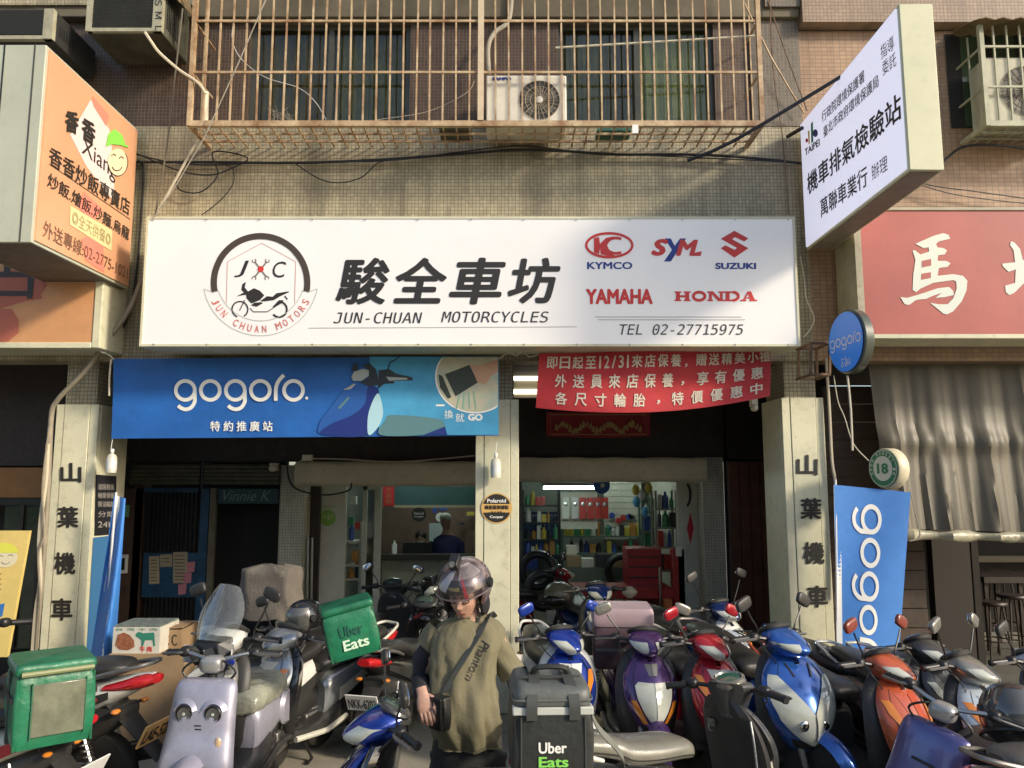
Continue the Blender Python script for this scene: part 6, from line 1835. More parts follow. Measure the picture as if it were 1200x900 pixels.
            st(Cw.patch(zr(.92, .99, 6), lin([(.92, .0), (.99, .0)]), lin([(.92, .06), (.96, .11), (.99, .12)]), .006)).build('headlight', lens, o)
        A.patch(zr(.862, .885, 3), lin([(.8, 0), (.9, 0)]), lin([(.862, .018), (.885, .014)]), .006).build('badge', chrome, o)
    if screen:
        g = []
        for i in range(9):
            v = i / 8
            g.append([(.53 - .13 * v + .09 * (1 - abs(q) ** 2.2) * (1 - .3 * v), q * (.13 + .05 * math.sin(v * PI) - .05 * v ** 4), 1.02 + .33 * v - .03 * abs(q) ** 3) for q in zr(-1, 1, 10)])
        MB().sheet(g, .004).build('windscreen', screenm, o)
    if extras: extras(o, A, Cw, st)
    return o
def grp(o, mb, name, m): return mb.build(name, m, o)
# ================================================================ PARKED SCOOTERS
silver = paint('silver', (.42, .45, .47), .25, .6)
whitep = paint('white', (.66, .66, .62), .28, 0)
cyanblue = paint('bright_blue', (.03, .12, .44), .22, .45)
royal = paint('royal_blue', (.012, .045, .32), .22, .35)
redp = paint('candy_red', (.42, .018, .03), .2, .35)
purp = paint('purple', (.085, .04, .155), .25, .5)
oran = paint('orange_red', (.50, .10, .04), .3, .15)
dgrey = paint('matt_dark_grey', (.055, .056, .055), .42, .2)
greyp = paint('warm_grey', (.26, .25, .22), .3, .5)
palebl = paint('pale_blue_white', (.50, .56, .62), .28, .2)
blackp = paint('gloss_black', (.012, .012, .013), .18, 0)
navy = paint('navy_blue', (.012, .03, .13), .22, .3)
lilac = paint('lilac', (.42, .41, .49), .36, .35)
plumblue = mat('paint_plum_to_blue', (.12, .06, .16), .3, metal=.5, coat=.8, var=.1, col2=(.10, .12, .30), vscale=2.2)
creamw = paint('cream_white', (.62, .60, .50), .4, 0)

scooter('bright blue scooter with a large V shaped headlight parked in front of the right pillar', (919, 750), -76, cyanblue, lamp='apron', cowl=cyanblue, accent=plast, lean=3, mirror=plast, mstalk=1.0, steer=22, style='wide', scale=1.02)
scooter('dark blue and white scooter parked deepest by the red brown boards', (845, 716), -60, navy, apron=whitep, cowl=navy, lamp='cowl', mirror=plast, mstalk=1.6, accent=silver)
scooter('candy red scooter with cream headlights parked between the purple and bright blue ones', (832, 756), -80, redp, lamp='cowl', accent=creamw, mirror=redp, lean=3, steer=22)
scooter('purple scooter with clear trapezoid headlight carrying a big plum top bag', (756, 752), -84, purp, lamp='big', cowl=purp, accent=greyp, mirror=greyp, lean=2, steer=3)
scooter('blue and white scooter parked behind the black delivery backpack', (664, 750), -66, royal, apron=royal, cowl=royal, accent=whitep, mirror=royal, lamp='cowl', lean=3, body2=None) if False else scooter('blue and white scooter parked behind the black delivery backpack', (664, 750), -80, whitep, apron=royal, cowl=royal, accent=whitep, mirror=royal, lamp='cowl', lean=3, inner=whitep, steer=22)
def key_extras(o, A, Cw, st):
    MB().box(.37, .385, .07, .13, .76, .80).build('key_plate', castal, o, bev=.003)
    MB().tube(cr([(.40, -.20, .84), (.395, -.225, .70), (.40, -.22, .50), (.38, -.17, .34)], 4), .007, 6).build('shield_edge', silver, o)
    for s in (-1, 1):
        MB().sheet([[(.60 - .10 * j / 4 + .10 * i / 5, s * (.16 + .03 * j / 4 - .05 * i / 5), .62 - .30 * i / 5 - .04 * j / 4) for j in range(5)] for i in range(6)], .006).build('side_fin', creamw, o)
scooter('dusty grey scooter with a silver seat and bare round dash beside the black backpack', (847, 793), 27, dgrey, lamp='plain', cowl=dgrey, accent=creamw, mirrors=False, lean=3, fender=creamw, anchor=('bar', .40, 1.05), dash=greyp, bare=True, steer=26,
        seatm=mat('silver_vinyl', (.20, .195, .16), .26, coat=.4, var=.2, bump=.2, bscale=150), extras=key_extras)
scooter('orange red scooter with a black seat and rear rack right of the blue flag foot', (1038, 780), -70, dgrey, apron=oran, cowl=oran, fender=oran, lamp='cowl', accent=mat('orange_red_trim', (.45, .08, .04), .3, coat=.5), steer=16, mirror=mat('brown_red_mirror', (.20, .035, .02), .3, coat=.5), rack=True, lean=4, mstalk=1.2)
scooter('warm grey scooter with pale shield parked third from the right edge', (1132, 782), -72, greyp, apron=palebl, cowl=greyp, accent=silver, mirror=greyp, lamp='cowl', mstalk=1.3, lean=4, steer=22)
scooter('pale blue grey scooter cut by the right edge of the picture', (1212, 778), -58, palebl, cowl=palebl, accent=silver, mirror=plast, lamp='cowl', lean=4)
scooter('dark scooter with a wide black seat standing behind the warm grey one', (1082, 762), -58, dgrey, accent=plast, lamp='cowl', mirrors=False, lean=4)
def plum_extras(o, A, Cw, st):
    g = A.patch(zr(.70, .715, 2), lin([(.5, 0), (.9, 0)]), lin([(.5, .06), (.9, .06)]), .006); g.build('slot_lamp', black, o)
    g = A.patch(zr(.35, .50, 4), lin([(.35, 0), (.5, 0)]), lin([(.35, .11), (.5, .10)]), .008); b = g.build('white_bumper', mat('lilac_white', (.62, .60, .68), .4), o)
    for k in range(3):
        A.patch(zr(.40 + k * .03, .408 + k * .03, 1), lin([(.35, .02), (.5, .02)]), lin([(.35, .06), (.5, .06)]), .012).build('bumper_mark', black, b)
scooter('plum to blue smooth scooter facing left in the front row at the right', (1112, 822), -146, plumblue, style='robot', accent=plast, mirror=plast, lean=12, steer=10, anchor=('bar', .42, .99), extras=plum_extras, mirrors=False)
# left group
def robot_face(o, A, Cw, st):
    for s in (-1, 1):
        y = s * .085; z = .715
        x = A.x(y, z)
        MB().lathe([(.046, .000), (.050, .004), (.044, .012), (.040, .002)], o=(x - .002, y, z), axis=(1, 0, 0), seg=28).build('headlight', black, o)
        MB().lathe([(.040, 0), (.036, .008), (.022, .004), (.001, .004)], o=(x, y, z), axis=(1, 0, 0), seg=24).build('lamp_lens', lensd, o)
        MB().lathe([(.009, 0), (.008, .005), (.001, .006)], o=(x + .004, y, z), axis=(1, 0, 0), seg=16).build('lamp_bulb', lens, o)
        # raised brow over the lamp
        g = []
        for i in range(13):
            a = R(15 + 150 * i / 12)
            yy, zz = y + .056 * math.cos(a), z + .056 * math.sin(a)
            yy2, zz2 = y + .076 * math.cos(a), z + .080 * math.sin(a)
            g.append([(A.x(yy, zz) + .018, yy, zz), (A.x(yy2, zz2) + .001, yy2, zz2)])
        MB().sheet(g, .004).build('lamp_brow', lilac, o)
    for dz, y0, y1 in ((.655, -.026, .012), (.637, -.030, .006)):
        A2 = MB().sheet([[(A.x(y, z) + .003, -y, z) for y in (y0, (y0 + y1) / 2, y1)] for z in (dz, dz + .006)], .003); A2.build('front_slot', black, o)
    z = .57; y = .135
    MB().ell((A.x(y, z) - .004, y, z), (.012, .020, .034), 16, 8).build('side_lamp', mat('amber_clear', (.60, .42, .26), .1, coat=1.0), o)
    # creased protective film on the seat
    ss = [(.10, .61, .07, .04, 2.6), (.07, .62, .13, .07, 2.8), (-.05, .635, .165, .078, 2.8), (-.22, .645, .18, .08, 2.8), (-.38, .665, .175, .08, 2.6), (-.54, .69, .15, .07, 2.6), (-.70, .70, .08, .03, 2.4)]
    mb = loftx(ss, 40, 8)
    mb.v = [tuple(Vector(p) + Vector((0, 0, 1)) * .010 * mnoise.noise(Vector(p) * 26) + Vector((0, 1, 0)) * .008 * mnoise.noise(Vector(p) * 31 + Vector((5, 0, 0)))) for p in mb.v]
    mb.build('seat_film', mat('crinkled_film', (.40, .40, .31), .16, coat=.6, var=.5, vscale=9, col2=(.27, .27, .21), bump=1.0, bscale=22), o, sharp=25)
    for s in (-1, 1):
        MB().lathe([(.001, .03), (.10, .025), (.125, .0), (.12, -.02)], o=(-.36, s * .16, .50), axis=(0, s, 0), seg=28).build('side_cover', lilac, o)
scooter('lilac scooter with two round eye like lamps in the front row at the left', (249, 778), -94, lilac, style='robot', accent=plast, mirrors=False, anchor=('bar', .46, .96), scale=1.0, extras=robot_face, seatm=mat('grey_seat', (.16, .155, .12), .5))
def maxi(o, A, Cw, st):
    # dark angular lamp mask under the screen
    n = MB().rings([[(.50, .13, 1.03), (.50, -.13, 1.03), (.52, -.17, .93), (.50, -.10, .85), (.50, .10, .85), (.52, .17, .93)], [(.60, .09, 1.0), (.60, -.09, 1.0), (.62, -.13, .93), (.62, -.07, .86), (.62, .07, .86), (.62, .13, .93)]])
    n.build('lamp_mask', black, o, smooth=False, bev=.006)
    n = MB().rings([[(.56, .05, .86), (.56, -.05, .86), (.56, -.03, .83), (.56, .03, .83)], [(.78, .02, .80), (.78, -.02, .80), (.78, -.012, .79), (.78, .012, .79)]])
    n.build('beak', whitep, o, smooth=False)
    for s in (-1, 1):
        MB().add([(.632, s * .015, .955), (.625, s * .075, .985), (.628, s * .115, .935), (.636, s * .065, .885), (.638, s * .015, .90)], [(0, 1, 2, 3, 4)]).build('headlight', lensd, o, smooth=False)
        MB().sheet([[(.52 + .06 * i / 3, s * (.15 + .05 * i / 3), .95 - .11 * j / 3 + .02 * i / 3) for j in range(4)] for i in range(4)], .008).build('side_fairing', whitep, o)
    MB().ell((.60, .19, .90), (.012, .05, .03), 14, 6).build('side_graphic', mat('graphic_blue', (.02, .04, .3), .3), o)
scooter('white adventure scooter with a tall clear windscreen behind the lilac one', (262, 752), -112, whitep, apron=greyp, cowl=whitep, accent=plast, screen=True, lamp='cowl', mirror=plast, scale=1.0, mstalk=1.5, extras=maxi, anchor=('bar', .44, .98))
scooter('silver scooter with a pale side shield parked in the middle of the left group', (335, 748), -118, silver, apron=silver, cowl=silver, accent=creamw, mirror=plast, lamp='cowl', lean=3, inner=blackp)
orpl = mat('orange_plate', (.72, .42, .16), .5, dirt=.2)
scooter('white and black scooter with red tail light and orange plate seen from behind', (176, 793), 166, whitep, accent=plast, plate=('LAE-528', orpl), anchor=('tail', -.93, .80), lean=2, mirrors=False, lamp='cowl', apron=blackp, scale=1.05)
scooter('old white and red scooter under the green delivery bag at the left edge', (85, 858), 170, creamw, apron=redp, accent=redp, anchor=('tail', -.86, .72), mirrors=False)
scooter('black scooter with red tail light and white plate under the tilted green delivery bag', (431, 783), 76, blackp, accent=plast, plate=('NKK-6203', platew), anchor=('tail', -.90, .74), mirrors=False, inner=blackp)
scooter('blue and dark grey scooter in the front row left of the helmeted person', (450, 852), 163, royal, apron=royal, cowl=royal, accent=dgrey, mirror=plast, lamp='cowl', steer=34, lean=4, inner=blackp, fender=royal, dash=dgrey)
scooter('black scooter with a broad grey seat at the bottom right corner', (1245, 888), 15, dgrey, anchor=('seat', -.40, .82), accent=plast, mirrors=False, lamp='plain', seatm=mat('grey_vinyl', (.07, .07, .066), .36, var=.2, bump=.2, bscale=150))
scooter('red scooter stored inside the right workshop room behind the helmet', (655, 672), 15, redp, accent=whitep, mirror=plast, lean=3, plate=None)
scooter('black scooter waiting inside the left room below the service window', (505, 688), -110, blackp, accent=plast, mirrors=False)
scooter('dark scooter with a red tail light inside the left room under the window', (462, 690), 70, dgrey, accent=plast, mirror=plast)
scooter('dark blue scooter parked in the shade at the arcade edge by the red cabinet', (700, 694), -75, navy, accent=plast, mirrors=False)
# ================================================================ BAGS, HELMETS, PERSON
def frame(px, py, Y, rz=0.0, roll=0.0):
    c = P(px, py, Y)
    return Matrix.Translation(c) @ Matrix.Rotation(R(rz), 4, 'Z') @ Matrix.Rotation(R(roll), 4, 'Y')
def bx(M, x0, x1, y0, y1, z0, z1):
    return MB().box(x0, x1, y0, y1, z0, z1, M)
def soft(M, w, d, h, bulge=.015, n=14, p=16.0):
    """soft box: superellipsoid-like with bulging faces"""
    rg = []
    for i in range(n + 1):
        t = i / n
        k = 1 - .03 * abs(2 * t - 1) ** 14
        b = bulge * math.sin(PI * t)
        rg.append([M @ Vector((x + math.copysign(b, x) * (abs(x) > w * .45), y + math.copysign(b, y) * (abs(y) > d * .45), h * t)) for x, y in sup(p, 72, w / 2 * k, d / 2 * k)])
    Mi = M.inverted()
    rg = [[q + (M.to_3x3() @ Vector((1, 1, 0))) * .0 + (q - (M @ Vector((0, 0, (Mi @ q).z)))).normalized() * .007 * mnoise.noise(q * 9) for q in g] for g in rg]
    return MB().rings(rg)
def mtext(name, M, s, x0, x1, z0, z1, y, m, o, bold=.02):
    vs, fs = text_geo(s, bold)
    n = (M.to_3x3() @ Vector((0, -1, 0))).normalized()
    return obj(name, [M @ Vector((x0 + (x1 - x0) * u, y, z0 + (z1 - z0) * v)) + n * LIFT * (i // vs.n) for i, (u, v) in enumerate(vs)], fs, m, o, smooth=False)
greenb = mat('delivery_green', (.013, .19, .09), .4, var=.35, vscale=6, bump=.9, bscale=14, coat=.15, dirt=.35)
greend = mat('delivery_dark_green', (.012, .12, .055), .5)
blk = mat('black_nylon', (.022, .025, .024), .55, var=.3, vscale=14, bump=.35, bscale=30)
gryn = mat('grey_nylon', (.105, .115, .108), .5, var=.25, vscale=10, bump=.4, bscale=24)
refl = mat('reflective_band', (.46, .48, .44), .35)
webm = mat('webbing', (.045, .05, .047), .6)
ltg = mat('print_light_green', (.22, .62, .10), .5)
# black delivery backpack resting on the blue scooter
M_ = frame(643, 813, 3.36, 3)
M_ = Matrix.Translation((0, 0, 0)) @ M_
w_, d_, h_ = .31, .35, .345
base = M_ @ Vector((0, 0, -h_))
M2 = Matrix.Translation(base) @ Matrix.Rotation(R(3), 4, 'Z')
BP = thing('delivery_backpack', 'black square delivery backpack with white and green lettering beside the helmeted person', 'backpack', base)
soft(M2, w_, d_, h_, .010).build('body', blk, BP)
lid = MB()
rg = []
for t, k in ((0, 1.02), (.02, 1.03), (.05, 1.01), (.068, .95), (.078, .84), (.082, .5), (.083, .02)):
    rg.append([M2 @ Vector((x, y, h_ + t + .006 * math.sin(9 * x + 4) * (t > .05))) for x, y in sup(7, 40, w_ / 2 * k, d_ / 2 * k)])
MB().rings(rg).build('lid', gryn, BP)
bx(M2, -w_ / 2 - .006, w_ / 2 + .006, -d_ / 2 - .008, -d_ / 2 + .05, h_ - .034, h_ - .004).build('reflective_band', refl, BP, bev=.004)
for x in (-.085, .085):
    pts = [(x, -d_ / 2 - .013, h_ - .05), (x, -d_ / 2 - .014, h_ + .01), (x * .9, -d_ / 2 + .02, h_ + .062), (x * .8, -.08, h_ + .090), (x * .8, .06, h_ + .093), (x, d_ / 2 - .02, h_ + .07)]
    MB().sheet([[M2 @ Vector((p[0] + q * .022, p[1], p[2])) for q in (-1, 0, 1)] for p in cr(pts, 5)], .004).build('webbing_strap', webm, BP)
MB().tube([M2 @ Vector(p) for p in cr([(-.075, -.05, h_ + .09), (-.05, -.075, h_ + .125), (.05, -.075, h_ + .125), (.075, -.05, h_ + .09)], 5)], .012, 8).build('handle', blk, BP)
bx(M2, -.12, .12, -.10, -.07, h_ + .092, h_ + .09).build('lid_patch', webm, BP)
for sx in (-1, 1):
    MB().tube([M2 @ Vector((sx * w_ * .485, -d_ * .49, z)) for z in (0.01, h_ * .5, h_ - .03)], .007, 6).build('edge_piping', mat('black_plastic', (.018,) * 3, .42), BP)
    bx(M2, sx * w_ / 2 - .004 + (.012 if sx > 0 else -.012) * 0, sx * w_ / 2 + .012 * sx, -.12, .12, .03, h_ * .6) if False else None
MB().tube([M2 @ Vector((w_ * .5 * math.copysign(abs(math.cos(a)) ** .16, math.cos(a)) * 1.035, d_ * .5 * math.copysign(abs(math.sin(a)) ** .16, math.sin(a)) * 1.035, h_ + .022)) for a in [2 * PI * k / 80 for k in range(80)]], .004, 5, True).build('zip', mat('zip_grey', (.2, .2, .19), .4, metal=.5), BP)
for sx in (-1, 1):
    bx(M2, sx * (w_ / 2 - .028) - .003, sx * (w_ / 2 - .028) + .003, -d_ / 2 - .0145, -d_ / 2 - .004, .0, h_ - .04).build('seam', webm, BP)
mtext('lettering', M2, 'Uber', -.060, .052, .170, .212, -d_ / 2 - .014, white, BP, .03)
mtext('lettering', M2, 'Eats', -.060, .058, .118, .158, -d_ / 2 - .014, ltg, BP, .03)
MB().sheet([[M2 @ Vector((p[0], p[1] + q * .02, p[2] + q * .012)) for q in (-1, 0, 1)] for p in cr([(w_ / 2, -.05, h_ - .02), (w_ / 2 + .05, -.03, h_ - .13), (w_ / 2 + .13, .0, h_ - .22), (w_ / 2 + .17, .05, h_ - .30), (w_ / 2 + .12, .1, h_ - .36)], 6)], .005).build('shoulder_strap', mat('grey_webbing', (.15, .155, .13), .6), BP)
# green delivery bags
def green_bag(label, px, py, Y, rz, roll, w, d, h, pocket, logo, pitch=0):
    M = frame(px, py, Y, rz, roll) @ Matrix.Rotation(R(pitch), 4, 'X')
    o = thing('delivery_bag', label, 'bag', M.translation)
    soft(M, w, d, h * .86, .012).build('body', greenb, o)
    Ml = M @ Matrix.Translation((0, 0, h * .86))
    soft(Ml, w * 1.03, d * 1.03, h * .14, .006, 6).build('lid', mat('delivery_green_lid', (.014, .165, .08), .4, var=.4, bump=.9, bscale=13, dirt=.35), o)
    for sx in (-1, 1):
        MB().tube([M @ Vector((sx * w * .487, -d * .487, z)) for z in (0, h * .4, h * .84)], .007, 6).build('edge_piping', greend, o)
        bx(M, w / 2 * sx - .002, w / 2 * sx + .014 * sx, -.03, .03, 0, h * .86).build('webbing_strap', webm, o) if sx > 0 else bx(M, -w / 2 - .014, -w / 2 + .002, -.03, .03, 0, h * .86).build('webbing_strap', webm, o)
        bx(M, *( (w / 2 - .0, w / 2 + .018) if sx > 0 else (-w / 2 - .018, -w / 2)), -d / 2 + .02, d / 2 - .02, h * .55, h * .62).build('side_band', black, o)
    if pocket:
        bx(M, -w * .30, w * .38, -d / 2 - .020, -d / 2 + .0, h * .14, h * .76).build('window_pocket', mat('dusty_clear_pocket', (.18, .19, .13), .2, coat=.5, var=.4, vscale=9, bump=.6, bscale=12), o, bev=.004)
        for a in ((-.31, -.295), (.375, .39)):
            bx(M, w * a[0], w * a[1], -d / 2 - .023, -d / 2, h * .12, h * .78).build('pocket_trim', greend, o)
        MB().tube([M @ Vector((x, -d / 2 - .020, h * .90)) for x in (-w * .45, 0, w * .47)], .014, 8).build('rolled_rim', mat('olive_rim', (.20, .22, .10), .5), o)
    if logo:
        mtext('lettering', M, 'Uber', -w * .25, w * .23, h * .42, h * .63, -d / 2 - .0165, mat('dark_green_print', (.01, .09, .06), .5), o, .03)
        mtext('lettering', M, 'Eats', -w * .22, w * .30, h * .17, h * .37, -d / 2 - .0165, mat('pale_green_print', (.55, .72, .55), .5), o, .03)
    return o
green_bag('large green delivery bag with a dusty clear pocket at the left edge', 55, 862, 4.35, 38, 0, .36, .40, .42, True, False)
green_bag('tilted green delivery bag with lettering on the black scooter in the left group', 416, 764, 5.15, 16, -13, .31, .30, .33, False, True)
# plum top bag on the purple scooter
M = frame(729, 778, 5.95, -4)
TB = thing('top_bag', 'dusty plum coloured box bag with a lit pink top behind the purple scooter', 'bag', M.translation)
plm = mat('plum_fabric', (.075, .04, .052), .6, var=.4, vscale=8, dirt=.3, bump=.5, bscale=16)
soft(M, .42, .36, .30, .010).build('body', plm, TB)
soft(M @ Matrix.Translation((0, 0, .30)), .44, .38, .13, .006, 6).build('lid', mat('lit_pink_fabric', (.40, .29, .31), .55, var=.15, vscale=5), TB)  # paler lid tone puts the light on the bag's top into colour
bx(M, -.2, .2, -.192, -.18, .13, .15).build('band', gryn, TB)
MB().tube([M @ Vector(p) for p in cr([(-.08, -.19, .24), (-.06, -.22, .20), (.06, -.22, .20), (.08, -.19, .24)], 4)], .008, 6).build('handle', blk, TB)
# cloth covered load
M = frame(317, 722, 6.35, -8)
cb = thing('covered_load', 'brown cloth draped over a boxy load behind the white adventure scooter', 'cloth', M.translation)
rg = []
for i in range(15):
    t = i / 14
    k = 1 - .10 * t - .35 * max(0, t - .82) * 5 * max(0, t - .82) * 5 * .3
    if i == 14: k = .35
    rg.append([M @ Vector((x * (1 + .03 * math.sin(9 * a + t * 3)), y * (1 + .05 * math.sin(7 * a + t * 5)), .40 * t + .012 * math.sin(a * 5))) for a, (x, y) in enumerate(sup(4.5, 48, .24 * k, .17 * k))])
mbx = MB().rings(rg)
mbx.v = [tuple(Vector(p) + Vector((1, 1, 0)) * .02 * mnoise.noise(Vector(p) * 6)) for p in mbx.v]
mbx.build('cloth', mat('brown_cloth', (.14, .122, .10), .92, var=.25, vscale=7, bump=.5, bscale=60), cb, sharp=80)
def helmet_on(label, px, py, Y, r, m, vis, rz=0, tilt=0):
    M = frame(px, py, Y, rz) @ Matrix.Rotation(R(tilt), 4, 'X')
    o = thing('helmet', label, 'helmet', M.translation)
    MB().ell((0, 0, 0), (r * .9, r * 1.1, r * .95), 28, 16, M=M, p=2.15).build('shell', m, o)
    g = []
    for i in range(15):
        a = R(-155 + 130 * i / 14)
        g.append([M @ Vector((r * .95 * math.cos(a) * math.cos(R(e)), r * 1.16 * math.sin(a) * math.cos(R(e)), r * 1.0 * math.sin(R(e)))) for e in (-38, -20, 0, 20, 36)])
    MB().sheet(g, .003).build('visor', vis, o)
    MB().tube([M @ Vector((r * .92 * math.cos(a), r * 1.12 * math.sin(a), -r * .60)) for a in [R(k * 15) for k in range(24)]], r * .07, 6, True).build('rim', black, o)
    for s in (-1, 1): MB().lathe([(.001, .02), (r * .18, .018), (r * .2, 0)], o=M @ Vector((s * r * .86, -r * .3, 0)), axis=M.to_3x3() @ Vector((s, 0, 0)), seg=14).build('visor_screw', black, o)
    return o
gb_ = mat('gloss_black_helmet', (.012, .013, .014), .12, coat=1.0)
helmet_on('glossy black helmet resting on the seat at the bottom right corner', 1186, 838, 4.1, .165, mat('dark_grey_helmet', (.035, .037, .038), .28, coat=.6, var=.3), lensd, rz=-20, tilt=-25)
helmet_on('glossy black helmet hanging on the silver scooter handlebar', 357, 722, 5.85, .13, gb_, lensd, rz=-30)
# ------------------------------------------------------------------ the person
YP_ = 4.1
x_ = P(548, 800, YP_).x
PE = thing('person', 'person in olive t-shirt and dark sleeves looking down, black bag strap across chest', 'person', (x_, YP_, 0))
def W_(px, py, dy=0.0): return P(px, py, YP_ + dy)
skinf = mat('person_skin', (.50, .29, .21), .5, var=.22, vscale=30, bump=.25, bscale=260)
# body: one skinned surface from feet to head
verts = {}
sk_v, sk_r, sk_e = [], [], []
def jv(p, r, link=None):
    sk_v.append(Vector(p)); sk_r.append(r); i = len(sk_v) - 1
    if link is not None: sk_e.append((link, i))
    return i
pel = jv(W_(551, 868, .02), (.125, .10))
bel = jv(W_(549, 835, -.02), (.135, .12), pel)
che = jv(W_(549, 775, .01), (.135, .10), bel)
upc = jv(W_(549, 745, .02), (.09, .06), che)
nek = jv(W_(549, 722, .0), (.055, .055), upc)
hedj = jv(W_(548, 700, -.03), (.065, .07), nek)
sL = jv(W_(516, 742, .02), (.042, .042), upc); eL = jv(W_(494, 795, .05), (.032, .032), sL); wL = jv(W_(495, 814, -.19), (.024, .024), eL)
sR = jv(W_(584, 744, .02), (.042, .042), upc); eR = jv(W_(606, 803, .05), (.034, .034), sR); wR = jv(W_(618, 835, -.15), (.028, .028), eR)
zf = .07
for sgn in (-1, 1):
    hx = W_(551 + 18 * sgn, 885, .02); a = jv(hx, (.085, .085), pel)
    kx = Vector((x_ + .11 * sgn, YP_ - .01, .46)); b = jv(kx, (.058, .06), a)
    c = jv(Vector((x_ + .13 * sgn, YP_ + .02, .09)), (.038, .042), b)
    jv(Vector((x_ + .14 * sgn, YP_ - .12, .045)), (.035, .03), c)
me = bpy.data.meshes.new('body')
me.from_pydata([v - OFF[PE.name] for v in sk_v], sk_e, [])
bo = bpy.data.objects.new('body', me); S.collection.objects.link(bo); bo.parent = PE; OFF[bo.name] = OFF[PE.name]
me.materials.append(skinf)
smd = bo.modifiers.new('skin', 'SKIN')
for i, r in enumerate(sk_r):
    me.skin_vertices[0].data[i].radius = r
me.skin_vertices[0].data[0].use_root = True
smd.use_smooth_shade = True
ssd = bo.modifiers.new('subsurf', 'SUBSURF'); ssd.levels = 2; ssd.render_levels = 2
# head
Mh = Matrix.Translation(W_(545, 697, -.05)) @ Matrix.Scale(1.06, 4) @ Matrix.Rotation(R(-16), 4, 'Z') @ Matrix.Rotation(R(20), 4, 'X')
def gau(p, c, s): return math.exp(-sum(((a - b) / q) ** 2 for a, b, q in zip(p, c, s)))
rg = []
for i in range(1, 40):
    t = PI * i / 40
    row = []
    for k in range(56):
        a = 2 * PI * k / 56
        x, y, z = .072 * math.sin(t) * math.cos(a), .092 * math.sin(t) * math.sin(a), .112 * math.cos(t)
        if z < 0: x *= 1 + z * 2.2; 
        p = Vector((x, y, z))
        n = p.normalized()
        if y < 0:
            d = .022 * gau((x, z), (0, -.012), (.011, .022)) + .006 * gau((x, z), (0, .012), (.007, .03))
            d += .006 * (gau((x, z), (.012, -.018), (.008, .008)) + gau((x, z), (-.012, -.018), (.008, .008)))
            d -= .010 * (gau((x, z), (.030, .020), (.018, .012)) + gau((x, z), (-.030, .020), (.018, .012)))
            d += .007 * gau((x, z), (0, -.050), (.024, .007)) + .006 * gau((x, z), (0, -.060), (.020, .006)) - .004 * gau((x, z), (0, -.0545), (.026, .0025))
            d += .008 * gau((x, z), (0, -.088), (.026, .018)) + .005 * (gau((x, z), (.042, -.012), (.02, .022)) + gau((x, z), (-.042, -.012), (.02, .022)))
            p += Vector((0, -1, 0)) * d
        row.append(Mh @ p)
    rg.append(row)
hd_ = MB().rings(rg).build('head', skinf, PE, sharp=80)
fy = lambda x, z: -.092 * math.sqrt(max(0, 1 - (x / .072) ** 2 - (z / .112) ** 2))
MB().sheet([[Mh @ Vector((x, fy(x, z) - .0085 + .02 * abs(x), z + zz)) for x in zr(-.024, .024, 8)] for z, zz in ((-.048, 0), (-.052, .001 * 0), (-.056, 0), (-.062, 0))], .002).build('lips', mat('lips', (.40, .17, .14), .45), hd_)
for s in (-1, 1):
    MB().ell((s * .030, fy(.03, .018) + .009, .018), (.013, .009, .0065), 12, 8, M=Mh).build('eye', mat('eye_white', (.6, .58, .55), .2), hd_)
    MB().ell((s * .030, fy(.03, .018) + .0015, .016), (.005, .003, .005), 10, 6, M=Mh).build('iris', mat('iris_dark', (.03, .018, .01), .1), hd_)
    MB().tube([Mh @ Vector((s * .030 + .020 * math.cos(a), fy(.03, .018) - .010 + .006 * abs(math.cos(a)), .016 + .014 * math.sin(a))) for a in [2 * PI * k / 24 for k in range(24)]], .0026, 6, True).build('glasses_rim', black, PE)
    MB().tube([Mh @ Vector(p) for p in ((s * .049, -.078, .018), (s * .072, -.03, .020), (s * .076, .01, .018))], .0014, 5).build('glasses_arm', black, PE)
    MB().tube([Mh @ Vector(p) for p in cr([(s * .014, -.094, .036), (s * .030, -.090, .041), (s * .046, -.078, .037)], 4)], .0026, 6).build('eyebrow', mat('black_hair', (.012, .01, .01), .5), hd_)
MB().tube([Mh @ Vector(p) for p in ((-.011, -.100, .018), (0, -.104, .021), (.011, -.100, .018))], .0015, 5).build('glasses_bridge', black, PE)
# helmet with smoked visor
HM = thing('helmet', 'dark open face helmet with smoked visor and pale stripe worn by the person', 'helmet', W_(549, 700, -.02))
Mt = Mh @ Matrix.Translation((0, .014, .048)) @ Matrix.Rotation(R(4), 4, 'X')
def sph(r, az, el): return Mt @ Vector((r[0] * math.cos(el) * math.sin(az), -r[1] * math.cos(el) * math.cos(az), r[2] * math.sin(el)))
r1, r2 = (.130, .150, .130), (.116, .134, .116)
vs, fs = [], []
na, ne = 56, 28
for r in (r1, r2):
    for j in range(ne + 1):
        el = R(-62 + 150 * j / ne)
        for k in range(na):
            vs.append(sph(r, 2 * PI * k / na - PI, min(el, PI / 2 - .001)))
def inside(k, j):
    az = abs((2 * PI * (k + .5) / na - PI)); el = -62 + 150 * (j + .5) / ne
    return not (az < R(66) and el < 14)
K_ = (ne + 1) * na
keep = {(k, j) for k in range(na) for j in range(ne) if inside(k, j)}
for k, j in keep:
    a, b = j * na + k, j * na + (k + 1) % na
    c, d = b + na, a + na
    fs.append((a, b, c, d)); fs.append((d + K_, c + K_, b + K_, a + K_))
    for (dk, dj, e0, e1) in ((-1, 0, a, d), (1, 0, b, c), (0, -1, a, b), (0, 1, d, c)):
        if ((k + dk) % na, j + dj) not in keep: fs.append((e0, e1, e1 + K_, e0 + K_))
helmc = mat('helmet_grey_red_black', (.34, .30, .30), .2, coat=1.0, metal=.3, var=.8, vscale=7, col2=(.05, .022, .025))
obj('shell', vs, fs, helmc, HM, sharp=50)
